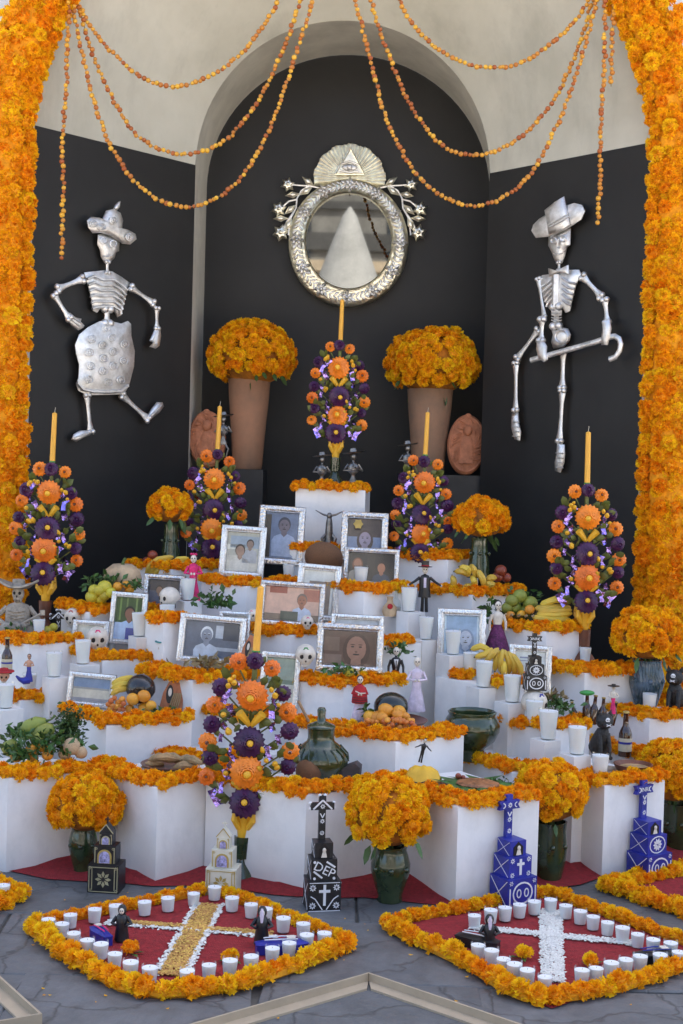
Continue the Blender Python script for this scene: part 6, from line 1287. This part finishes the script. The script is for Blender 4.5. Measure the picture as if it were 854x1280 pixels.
# black cats
def cat_fig(label, x, yt, yb, Y, yaw):
    p = P(x, yb, Y); H = ml(yb - yt, Y); t = thing('black_cat', label, 'cat figure', p, rz=R(yaw)); b = MB(); m_ = mat('black_paper', (.014, .013, .013), .55, var=.3, vscale=30, bump=.8, bscale=60)
    b.tube([(0, .28 * H, .03 * H), (0, .2 * H, .14 * H), (0, .08 * H, .32 * H), (0, 0, .5 * H), (0, -.06 * H, .64 * H)], [.12 * H, .21 * H, .2 * H, .15 * H, .10 * H], 14); b.build('body', m_, t, sharp=80)
    b = MB(); b.ell((0, -.1 * H, .77 * H), (.19 * H, .17 * H, .17 * H), 16, 12); b.ell((0, -.25 * H, .72 * H), (.09 * H, .08 * H, .07 * H), 12, 8); he = b.build('head', m_, t)
    for e in (-1, 1):
        b = MB(); b.add([(e * .06 * H, -.08 * H, .9 * H), (e * .19 * H, -.06 * H, .86 * H), (e * .15 * H, -.08 * H, 1.02 * H), (e * .12 * H, -.02 * H, .87 * H)], [(0, 1, 2), (1, 3, 2), (3, 0, 2), (0, 3, 1)]); b.build('ear', m_, he)
        b = MB(); b.tube([(e * .09 * H, -.06 * H, .5 * H), (e * .10 * H, -.16 * H, .25 * H), (e * .10 * H, -.18 * H, .03 * H), (e * .10 * H, -.25 * H, .02 * H)], [.06 * H, .05 * H, .04 * H, .045 * H], 8); b.build('leg', m_, t)
    b = MB(); c_ = Vector((0, -.268 * H, .82 * H)); b.ell(c_, (.05 * H, .012 * H, .05 * H), 10, 8); b.ell(c_ + Vector((0, .0, -.06 * H)), (.03 * H, .02 * H, .03 * H), 8, 6); b.build('painted_skull', M['wpaint'], he)
    b = MB(); [b.ell(c_ + Vector((e * .02 * H, -.01 * H, 0)), (.013 * H, .006 * H, .014 * H), 8, 5) for e in (-1, 1)]; b.build('painted_eyes', M['black'], he)
    b = MB(); [b.tube([(-.05 * H, -.33 * H, (.70 + dz) * H), (.05 * H, -.33 * H, (.74 - dz) * H)], .008 * H, 5) for dz in (0, .04)]; b.build('painted_crossbones', M['wpaint'], he)
    b = MB(); b.tube([(.11 * H * math.cos(k * .524), -.06 * H + .11 * H * math.sin(k * .524), .63 * H - .02 * H * math.sin(k * .524)) for k in range(13)], .012 * H, 6); b.build('collar', M['bone'], t)
    b = MB(); b.tube([(0, .42 * H, .04 * H), (.16 * H, .45 * H, .05 * H), (.24 * H, .36 * H, .06 * H)], [.04 * H, .035 * H, .02 * H], 8); b.build('tail', m_, t)
cat_fig('black paper cat with a white skull mark beside the beer bottle', 752, 886, 946, 5.62, 12)
cat_fig('black paper cat with a white skull mark beside the tall glazed vase', 843, 832, 891, 6.2, -25)
doll('tiny_catrina', 'tiny pale skeleton figure with a dark wide hat above the black cat', 766, 854, 892, 5.9, 'pink', 'bone', hat='wide', wide=.1, hair=False)
b = MB(); p = P(734, 866, 5.97); b.ell((0, 0, 0), (.035, .02, .012), 12, 6); tag(b.build('green_red_cap', M['greenp'], None, p), 'small green cap resting on the dark bottles', 'cap')
leaves('leaf_bundle', 'green leaves and dry husks on the block beside the blue-marked skull', 698, 884, 5.95, 46, 22, 90, 'leaf', .035)
leaves('dry_leaf_bundle', 'brown dry leaves behind the green leaf bundle', 692, 873, 6.0, 30, 12, 30, 'dry', .04)
leaves('leaf_cluster', 'dark green leaves spread on the block below the faded snapshot', 272, 751, 6.52, 50, 24, 70, 'leaf', .05)
leaves('leaf_cluster', 'dark leaves behind the groom doll', 497, 812, 6.2, 34, 18, 40, 'leaf', .04)
leaves('leaf_cluster', 'green leaves and lime before the sepia face', 430, 838, 5.98, 52, 9, 46, 'leaf', .04)
leaves('leaf_cluster', 'dark leaves behind the violet-skirted doll', 610, 760, 6.52, 24, 26, 30, 'leaf', .045)
leaves('leaf_cluster', 'leaves with orange buds at the foot of the grey clay musician', 20, 790, 6.5, 30, 18, 40, 'leaf', .035)
fruits('lime_fruit', 'lime', [(436, 840, 7)], 5.96, 'single green lime among leaves before the sepia face', None, 'lime')
fruits('citrus', 'lime', [(60, 788, 6), (67, 784, 5.5)], 6.56, 'green citrus beside the black-and-white cross tomb', 'green citrus behind the cross tomb')
# clay tiles with a painted lady
def tile(label, x, yt, yb, wpx, Y, roll):
    p = P(x, yb, Y); w_, h = ml(wpx / 2, Y), ml(yb - yt, Y); t = thing('clay_tile', label, 'plaque', p, rx=R(-14), ry=R(roll)); b = MB()
    b.slab([(-w_, 0, 0), (w_ * .95, 0, 0), (w_, 0, h * .72), (w_ * .3, 0, h * .95), (-w_ * .2, 0, h), (-w_ * .75, 0, h * .55)], (0, .018, 0)); b.build('slab', M['terra2'], t)
    b = MB(); b.slab(oval(0, 0, 1, 1, 12) and [(-w_ * .2 + a * w_ * .3, -.002, h * .5 + c * h * .28) for a, c in oval(0, 0, 1, 1, 14)], (0, .004, 0)); b.build('painted_hair', M['hair'], t)
    b = MB(); b.slab([(-w_ * .18 + a * w_ * .15, -.004, h * .56 + c * h * .13) for a, c in oval(0, 0, 1, 1, 12)], (0, .004, 0)); b.build('painted_face', M['bone'], t)
    b = MB(); [b.tube([(-w_ * .1 + k * w_ * .16, -.003, h * .05), (k * w_ * .17, -.006, h * .3), (w_ * .2 + k * w_ * .14, -.003, h * .55)], .003, 5) for k in range(5)]; b.build('carved_robe', M['husk'], t)
tile('carved clay tile with a painted lady beside the oranges', 213, 847, 889, 30, 5.96, 3)
tile('small carved clay tile with a painted lady behind the wax roses', 309, 793, 828, 22, 6.1, 8)
# yellow cloth bundle
p = PZ(528, 985, .371); b = MB(); rs = random.Random(4); n = 18; v = [(0, .0, .072)]
for k, (rr2, zz_) in enumerate(((.03, .068), (.055, .05), (.068, .022), (.085, .002))):
    for j in range(n): q = 2 * math.pi * j / n; w_ = 1 + .12 * math.cos(q * 5 + k * .5); v.append((rr2 * w_ * 1.05 * math.cos(q), rr2 * w_ * .8 * math.sin(q), zz_ + .006 * math.cos(q * 5)))
b.add(v, [(0, 1 + (j + 1) % n, 1 + j) for j in range(n)] + [(1 + k * n + j, 1 + k * n + (j + 1) % n, 1 + (k + 1) * n + (j + 1) % n, 1 + (k + 1) * n + j) for k in range(3) for j in range(n)])
t = thing('yellow_cloth', 'yellow cloth folded over a small mound with black trim', 'cloth', (p.x, p.y + .06, p.z)); b.build('cloth', M['yellow_cloth'], t, sharp=80)
b = MB(); b.tube([(v[1 + 2 * n + j % n][0] * 1.03, v[1 + 2 * n + j % n][1] * 1.03, v[1 + 2 * n + j % n][2]) for j in range(n + 1)], .0022, 5); b.build('trim', M['black'], t)
# ================================================================ PAINTED TOMBS ON THE FLOOR
def flower_flat(mb, c, r, n, ux, uz, off):
    c, ux, uz, off = Vector(c), Vector(ux), Vector(uz), Vector(off)
    for i in range(n):
        q = 2 * math.pi * i / n; d = ux * math.cos(q) + uz * math.sin(q); s_ = ux * -math.sin(q) + uz * math.cos(q)
        mb.slab([c + off + d * r * .22, c + off + d * r * .62 + s_ * r * .2, c + off + d * r, c + off + d * r * .62 - s_ * r * .2], -off * .8)
def strip(mb, a, c, w_, off):
    a, c, off = Vector(a), Vector(c), Vector(off); d = (c - a).normalized(); s_ = d.cross(off.normalized()) * w_; mb.slab([a + off - s_, c + off - s_, c + off + s_, a + off + s_], -off * .8)
def tomb(label, x, yb, ytop, wpx, yaw, body, line, kind, Z=0, name='painted_tomb', txt=None):
    p = PZ(x, yb, Z); Y = p.y; H = ml(yb - ytop, Y); W_ = ml(wpx, Y); t = thing(name, label, 'tomb model', p, rz=R(yaw)); MBd = M[body]; ML = M[line]
    tiers = {'chapel': [(1, .38, 1), (.70, .25, .72), (.42, .16, .5)], 'cross': [(1, .27, 1), (.78, .19, .85), (.55, .14, .7)]}[kind]
    D = W_ * .8; z0 = .0; y0 = -D / 2; e = .0018
    for i, (k, hh, dk) in enumerate(tiers):
        w_, h, d = W_ * k, H * hh, D * dk; b = MB(); back = D / 2
        yf = back - d if kind == 'cross' else -d / 2 ; cy = (yf + back) / 2 if kind == 'cross' else 0; b.box((0, cy, z0 + h / 2), (w_, d, h)); o = b.build('tier', MBd, t)
        b = MB(); F = Vector((0, -e, 0)); zc = z0 + h / 2
        if kind == 'chapel' and i: # arched niche
            aw, ah = w_ * .32, h * .8; pts = [(-aw, 0, 0), (aw, 0, 0)] + [(aw * math.cos(q), 0, ah * .5 + aw * .9 * math.sin(q)) for q in [math.pi * k2 / 8 for k2 in range(9)]]
            b2 = MB(); b2.slab([(a, yf - .003, z0 + h * .06 + c2) for a, _, c2 in pts], (0, .004, 0)); b2.build('niche', M['gold'] if i == 1 else ML, o)
            b2 = MB(); b2.slab([(a * .75, yf - .0045, z0 + h * .08 + c2 * .85) for a, _, c2 in pts], (0, .004, 0)); b2.build('niche_picture', mat('lilac_card', (.30, .28, .48), .6, var=.5, vscale=90), o)
            for sx in (-1, 1): strip(b, (sx * w_ * .44, yf, z0 + h * .08), (sx * w_ * .44, yf, z0 + h * .92), w_ * .018, F); flower_flat(b, (sx * w_ * .38, yf, z0 + h * .85), w_ * .07, 6, (1, 0, 0), (0, 0, 1), F)
        elif kind == 'chapel':
            flower_flat(b, (0, yf, zc), w_ * .26, 8, (1, 0, 0), (0, 0, 1), F)
            for sx in (-1, 1):
                strip(b, (sx * w_ * .36, yf, z0 + h * .12), (sx * w_ * .36, yf, z0 + h * .88), w_ * .012, F); strip(b, (sx * w_ * .45, yf, z0 + h * .05), (sx * w_ * .45, yf, z0 + h * .95), w_ * .012, F)
                for sz in (.1, .9): flower_flat(b, (sx * w_ * .42, yf, z0 + h * sz), w_ * .06, 6, (1, 0, 0), (0, 0, 1), F)
            for sz in (.06, .92): strip(b, (-w_ * .46, yf, z0 + h * sz), (w_ * .46, yf, z0 + h * sz), w_ * .011, F)
        else:
            if i == 0:
                if txt: # DEP tomb: white cross, corner flowers, ferns
                    strip(b, (0, yf, z0 + h * .2), (0, yf, z0 + h * .9), w_ * .04, F); strip(b, (-w_ * .17, yf, z0 + h * .68), (w_ * .17, yf, z0 + h * .68), w_ * .04, F * 1.3)
                    for sx in (-1, 1):
                        for sz in (.2, .8): flower_flat(b, (sx * w_ * .36, yf, z0 + h * sz), w_ * .11, 8, (1, 0, 0), (0, 0, 1), F)
                        strip(b, (sx * w_ * .06, yf, z0 + h * .06), (sx * w_ * .28, yf, z0 + h * .42), w_ * .015, F); strip(b, (sx * w_ * .28, yf, z0 + h * .42), (sx * w_ * .42, yf, z0 + h * .52), w_ * .015, F)
                    strip(b, (-w_ * .46, yf, z0 + h * .96), (w_ * .46, yf, z0 + h * .96), w_ * .01, F); strip(b, (-w_ * .48, yf, z0 + h * .02), (w_ * .48, yf, z0 + h * .02), w_ * .01, F)
                else:
                    ring = [Vector((w_ * .33 * math.cos(q), yf, zc + h * .36 * math.sin(q))) for q in [2 * math.pi * k2 / 18 for k2 in range(19)]]
                    for k2 in range(18): strip(b, ring[k2], ring[k2 + 1], w_ * .022, F * (1 + .05 * (k2 % 2)))
                    for sx in (-1, 1):
                        lo_ = [Vector((sx * w_ * .13 + w_ * .07 * math.cos(q), yf, zc + h * .14 * math.sin(q))) for q in [2 * math.pi * k2 / 10 for k2 in range(11)]]
                        for k2 in range(10): strip(b, lo_[k2], lo_[k2 + 1], w_ * .016, F * (1 + .05 * (k2 % 2)))
                        flower_flat(b, (sx * w_ * .4, yf, z0 + h * .88), w_ * .07, 6, (1, 0, 0), (0, 0, 1), F); strip(b, (sx * w_ * .44, yf, z0 + h * .1), (sx * w_ * .44, yf, z0 + h * .7), w_ * .018, F)
            elif i == 1:
                if txt:
                    text_mb(txt, h * .62, b, lambda c2: Vector((c2.x * math.cos(-.45) - c2.y * math.sin(-.45), yf - e - c2.z, zc + c2.x * math.sin(-.45) + c2.y * math.cos(-.45))))
                    strip(b, (-w_ * .42, yf, z0 + h * .45), (-w_ * .08, yf, z0 + h * .12), w_ * .035, F); strip(b, (w_ * .08, yf, z0 + h * .9), (w_ * .42, yf, z0 + h * .62), w_ * .035, F)
                    for sx, sz in ((-1, .88), (-1, .1), (1, .1)): b.slab([(sx * w_ * .38 + a, yf - e, z0 + h * sz + c2) for a, c2 in oval(0, 0, w_ * .055, w_ * .055, 10)], (0, e * .8, 0))
                elif kind == 'cross' and name == 'rosette_tomb': flower_flat(b, (0, yf, zc), h * .36, 10, (1, 0, 0), (0, 0, 1), F); flower_flat(b, (0, yf, zc), h * .2, 8, (1, 0, 0), (0, 0, 1), F * 1.5); [strip(b, (w_ * .4 * math.cos(q), yf, zc + h * .45 * math.sin(q)), (w_ * .4 * math.cos(q + .4), yf, zc + h * .45 * math.sin(q + .4)), w_ * .02, F) for q in [k2 * .393 for k2 in range(16)]]
                else:
                    strip(b, (0, yf, z0 + h * .12), (0, yf, z0 + h * .9), w_ * .05, F); strip(b, (-w_ * .16, yf, z0 + h * .66), (w_ * .16, yf, z0 + h * .66), w_ * .045, F * 1.3)
                    for sx in (-1, 1):
                        for sz in (.15, .85): flower_flat(b, (sx * w_ * .36, yf, z0 + h * sz), w_ * .1, 7, (1, 0, 0), (0, 0, 1), F)
            else:
                aw = w_ * .30; pts = [(-aw, z0 + h * .05), (aw, z0 + h * .05), (aw, z0 + h * .6), (0, z0 + h * .95), (-aw, z0 + h * .6)]
                b2 = MB(); b2.slab([(a, yf - .002, c2) for a, c2 in pts], (0, .003, 0)); b2.build('niche', M['dark'], o); b2 = MB(); b2.ell((0, yf - .005, z0 + h * .55), (aw * .35, .004, h * .16), 8, 6); b2.lathe([(aw * .55, 0), (aw * .3, h * .35)], 10, (0, yf - .004, z0 + h * .08), sy=.15); b2.build('saint_figure', M['bone'], o)
            for sx in (-1, 1):   # X lines on the side faces
                G = Vector((sx * e, 0, 0)); strip(b, (sx * w_ / 2, yf + d * .06, z0 + h * .06), (sx * w_ / 2, back - d * .06, z0 + h * .94), h * .012, G); strip(b, (sx * w_ / 2, yf + d * .06, z0 + h * .94), (sx * w_ / 2, back - d * .06, z0 + h * .06), h * .012, G * 1.4)
        b.build('painted_lines', ML, o); z0 += h
    if kind == 'chapel':
        w_ = W_ * .46; h = H * .12; b = MB(); b.slab([(-w_ / 2, -w_ * .4, z0), (w_ / 2, -w_ * .4, z0), (0, -w_ * .4, z0 + h)], (0, w_ * .8, 0)); o = b.build('gable', MBd, t); b = MB(); F = Vector((0, -e, 0)); strip(b, (-w_ / 2, -w_ * .4, z0), (0, -w_ * .4, z0 + h), w_ * .03, F); strip(b, (w_ / 2, -w_ * .4, z0), (0, -w_ * .4, z0 + h), w_ * .03, F * 1.3); b.build('gable_line', ML, o); z0 += h
        b = MB(); ch = H - z0; b.box((0, 0, z0 + ch / 2 - .002), (ch * .16, .006, ch)); b.box((0, 0, z0 + ch * .6), (ch * .8, .005, ch * .15)); b.build('cross', M['gold'] if body == 'white' else MBd, t)
    else:
        cb = D / 2 - .012; w_ = W_ * .21; ch = H - z0; b = MB(); b.box((0, cb, z0 + ch / 2 - .005), (w_, .016, ch + .01)); o = b.build('cross', MBd, t); b = MB(); zc = z0 + ch * .76
        aw = W_ * .36; b.slab([(-aw, cb - .0095, zc - w_ * .55), (-aw * .8, cb - .0095, zc), (-aw, cb - .0095, zc + w_ * .55), (aw, cb - .0095, zc + w_ * .55), (aw * .8, cb - .0095, zc), (aw, cb - .0095, zc - w_ * .55)] if not txt else [(-aw, cb - .0095, zc - w_ * .5), (-aw, cb - .0095, zc + w_ * .5), (aw, cb - .0095, zc + w_ * .5), (aw, cb - .0095, zc - w_ * .5)], (0, .018, 0)); b.build('cross_arm', MBd, o)
        b = MB(); F = Vector((0, -e, 0)); yf = cb - .0095
        if name == 'rosette_tomb': text_mb('INRI', w_ * .85, b, lambda c2: Vector((c2.x, yf - e - c2.z, zc + c2.y)))
        else: flower_flat(b, (0, yf, zc), w_ * .38, 8, (1, 0, 0), (0, 0, 1), F)
        for k2 in (.15, .42): flower_flat(b, (0, cb - .008, z0 + ch * k2), w_ * .36, 8, (1, 0, 0), (0, 0, 1), F)
        for s_ in (-1, 1): strip(b, (s_ * w_ * .32, cb - .008, z0 + ch * .60), (0, cb - .008, z0 + ch * .5), w_ * .07, F * (1.2 if s_ > 0 else 1))
        if txt:
            for s_ in (-1, 1): strip(b, (s_ * aw * .8, yf, zc - w_ * .4), (0, yf, zc + w_ * .9), w_ * .12, F * (1.2 if s_ > 0 else 1))
        else:
            for s_ in (-1, 1): q_ = [Vector((s_ * (aw * .78 - .55 * w_ * math.cos(a)) , yf, zc + w_ * .36 * math.sin(a))) for a in (-1.2, -.6, 0, .6, 1.2)]; [strip(b, q_[k2], q_[k2 + 1], w_ * .06, F * (1 + .05 * k2)) for k2 in range(4)]
        b.build('painted_lines', ML, o)
        if txt:
            b = MB()
            for a, c2 in ((-aw, .4), (-aw, -.4), (aw, .4), (aw, -.4)): b.ell((a, cb, zc + c2 * w_), .007, 8, 6)
            for a in (-1, 1): b.ell((a * w_ * .4, cb, H), .007, 8, 6)
            b.build('pearl', M['wpaint'], o)
    return t
M['gold_line'] = mat('dull_gold_line', (.38, .34, .20), .5, var=.2); M['ivory'] = mat('ivory_paint', (.62, .60, .50), .6, var=.08)
tomb('black chapel model with gold flower lines beside the dark green vase', 133, 1112, 1019, 40, -6, 'black', 'gold_line', 'chapel', name='chapel_model')
tomb('ivory chapel model with gold niches before the largest candle tree', 279, 1117, 1024, 39, -8, 'ivory', 'gold', 'chapel', name='chapel_model')
tomb('black tomb model lettered DEP with a white-flowered cross', 402, 1134, 995, 42, 12, 'black', 'wpaint', 'cross', txt='DEP')
tomb('taller blue tomb model with white heart and cross, leaning on the stew dish block', 641, 1129, 994, 46, 32, 'blue', 'wpaint', 'cross')
tomb('shorter blue tomb model with a white rosette, beyond the vase', 811, 1096, 976, 44, 35, 'blue', 'wpaint', 'cross', name='rosette_tomb')
tomb('black and white tomb model lettered INRI on its cross', 668, 862, 792, 26, 5, 'black', 'wpaint', 'cross', Z=.662, name='rosette_tomb')
tomb('black-and-white tomb model with pearled cross beside the mermaid', 71, 847, 763, 28, 6, 'black', 'wpaint', 'cross', Z=.545, name='painted_tomb', txt='+')
# small figures and coffins on the carpets
def hooded(label, x, yt, yb, white=False):
    p = PZ(x, yb, .014); H = ml(yb - yt, p.y); t = thing('hooded_figure', label, 'figurine', p); b = MB(); b.lathe([(0, 0), (.2 * H, 0), (.19 * H, .1 * H), (.15 * H, .45 * H), (.17 * H, .62 * H), (.13 * H, .7 * H), (.1 * H, .74 * H)], 16, wob=.06, nw=6); b.build('robe', M['black'], t, sharp=80)
    b = MB(); b.ell((0, .02 * H, .85 * H), (.125 * H, .12 * H, .16 * H), 12, 8); b.build('hood', M['black'], t); b = MB(); b.ell((0, -.08 * H, .84 * H), (.07 * H, .05 * H, .09 * H), 10, 8); he = b.build('skull_face', M['bone'], t); b = MB(); [b.ell((e * .028 * H, -.125 * H, .86 * H), .018 * H, 6, 5) for e in (-1, 1)]; b.build('eyes', M['dark'], he)
    for e in (-1, 1): b = MB(); b.tube([(e * .14 * H, 0, .66 * H), (e * .26 * H, -.06 * H, .5 * H), (e * .14 * H, -.18 * H, .48 * H)], [.06 * H, .055 * H, .04 * H], 8); b.build('sleeve', M['black'], t)
    if white: b = MB(); b.tube([(0, -.14 * H, .98 * H), (0, -.17 * H, .8 * H), (0, -.18 * H, .62 * H)], [.03 * H, .06 * H, .03 * H], 7); b.build('veil', M['lilac'], t)
hooded('small black hooded figure beside the purple coffin', 152, 1130, 1175); hooded('small black hooded figure behind the long blue coffin', 327, 1132, 1180, True); hooded('small black hooded figure behind the black toy coffin', 611, 1142, 1187, True)
def coffin(label, x, y, L_, yaw, m, deco):
    p = PZ(x, y, .014); t = thing('toy_coffin', label, 'toy coffin', p, rz=R(yaw)); w_ = L_ * .2; b = MB(); o6 = [(-L_ / 2, -w_ * .6), (L_ * .2, -w_), (L_ / 2, -w_ * .55), (L_ / 2, w_ * .55), (L_ * .2, w_), (-L_ / 2, w_ * .6)]
    b.slab([(a, c2, .028) for a, c2 in o6], (0, 0, -.028)); b.build('box', M[m], t); b = MB(); b.dome([(a * 1.03, c2 * 1.04, .032) for a, c2 in o6], (0, 0, 1), .003, .012, k=.6); o = b.build('lid', M[m], t)
    b = MB(); b.box((L_ * .18, 0, .048), (L_ * .16, w_ * .9, .004)); b.build('window', M['bone'], o); b = MB(); b.tube([(-L_ * .35, -w_ * .3, .046), (0, -w_ * .45, .048), (L_ * .3, -w_ * .4, .046)], .0022, 5); b.tube([(-L_ * .35, w_ * .3, .046), (0, w_ * .45, .048), (L_ * .3, w_ * .4, .046)], .0022, 5); b.build('lid_line', M[deco], o)
coffin('purple-blue toy coffin beside the hooded figure on the corn cross carpet', 126, 1176, .12, 125, 'blue', 'pink'); coffin('long blue toy coffin among the votives of the corn cross carpet', 352, 1190, .17, 12, 'blue', 'wpaint')
coffin('black toy coffin beside the hooded figure on the bean cross carpet', 597, 1184, .15, -28, 'black', 'wpaint'); coffin('dark toy coffin among the votives at the end of the bean cross', 820, 1203, .15, 14, 'black', 'blue')
fruits('fallen_fruit', 'lime', [(504, 1130, 3.6), (513, 1130, 3.6), (528, 1130, 3.0)], 5.02, 'tiny green fruit lying on the paving by the olive urn', 'fallen fruit by the urn', 'fruit')
# small extra garland clumps between the risers
for lab, pts, Z, r in (('small marigold clump beside the pale blue child portrait', [(563, 846), (590, 848)], .662, .03), ('small marigold clump under the banana bunch', [(612, 852), (628, 856), (655, 850)], .662, .026), ('short marigold garland between the leaf bundle and footed pot', [(655, 800), (700, 802)], .76, .026)):
    if Z < .7: garland('marigold_garland', lab, [PZ(x, y, Z) for x, y in pts], r, 2)
# loose petals on the paving
rs = random.Random(21); b = MB()
for k in range(60):
    p = PZ(rs.uniform(0, 854), rs.uniform(1110, 1275), .004); a = rs.random() * 6; s_ = rs.uniform(.004, .009); b.add([(p.x + s_ * math.cos(a + q) * (1 if i % 2 else .6), p.y + s_ * math.sin(a + q) * (1 if i % 2 else .6), .005 + .002 * (i % 2)) for i, q in enumerate((0, 1.57, 3.14, 4.71))], [(0, 1, 2, 3)])
tag(b.build('fallen_petals', MAR[1]), 'loose orange marigold petals scattered on the grey paving', 'petals', kind='stuff')

# ================================================================ ACROSS THE PLAZA (seen in the mirror and the metal)
t = thing('marquee', 'white peaked marquee across the plaza, facing the altar', 'tent', (.0, -5.5, 0)); b = MB(); n = 24; v = []
for rr2, zz_ in ((2.6, 2.6), (2.5, 2.7), (1.6, 3.0), (1.0, 3.6), (.55, 4.75), (.12, 5.9), (.02, 6.05)):
    for j in range(n): q = 2 * math.pi * j / n; k = 1 / max(abs(math.cos(q)), abs(math.sin(q))) if rr2 > 1.5 else 1; v.append((rr2 * k * math.cos(q), rr2 * k * math.sin(q), zz_))
b.add(v, [(i * n + j, i * n + (j + 1) % n, (i + 1) * n + (j + 1) % n, (i + 1) * n + j) for i in range(6) for j in range(n)]); b.build('canopy', mat('tent_white', (.40, .40, .39), .7, var=.03, trans=.15), t)
for sx in (-1, 1):
    for sy in (-1, 1): b = MB(); b.tube([(sx * 2.5, sy * 2.5, 0), (sx * 2.5, sy * 2.5, 2.65)], .04, 8); b.build('pole', M['rail'], t)
t = thing('plaza_building', 'pale stone building with dark windows across the plaza', 'building', (0, -22, 0)); b = MB(); b.box((0, -3, 6), (34, 6, 12)); b.build('wall', mat('stone_front', (.16, .155, .145), .8, var=.15, vscale=1.5), t)
for k in range(9):
    for z in (1.6, 5.2, 8.5):
        b = MB(); b.box((-15.75 + k * 3.5, .02, z + .3), (1.3, .1, 2.2)); o = b.build('window', mat('dark_pane', (.03, .035, .04), .15), t); b = MB(); b.box((-15.75 + k * 3.5, .08, z - .9), (1.6, .25, .14)); b.build('sill', M['white'], o)
b = MB(); b.box((0, .15, 4.1), (34.2, .35, .3)); b.box((0, .2, 7.5), (34.3, .6, .3)); b.box((0, .2, 11.9), (34.4, .6, .5)); b.build('cornice', M['rail'], t)
b = MB(); b.box((0, .06, 6.95), (33.8, .1, .4)); b.box((0, .07, 8.25), (33.8, .12, .5)); b.box((0, .07, 9.3), (33.8, .12, .22)); b.box((0, .06, 10.6), (33.8, .1, .6)); b.build('shade_strip_and_courses', mat('dark_band', (.05, .05, .05), .7), t)  # dark boxes: balcony shade put in as a strip, plus string courses
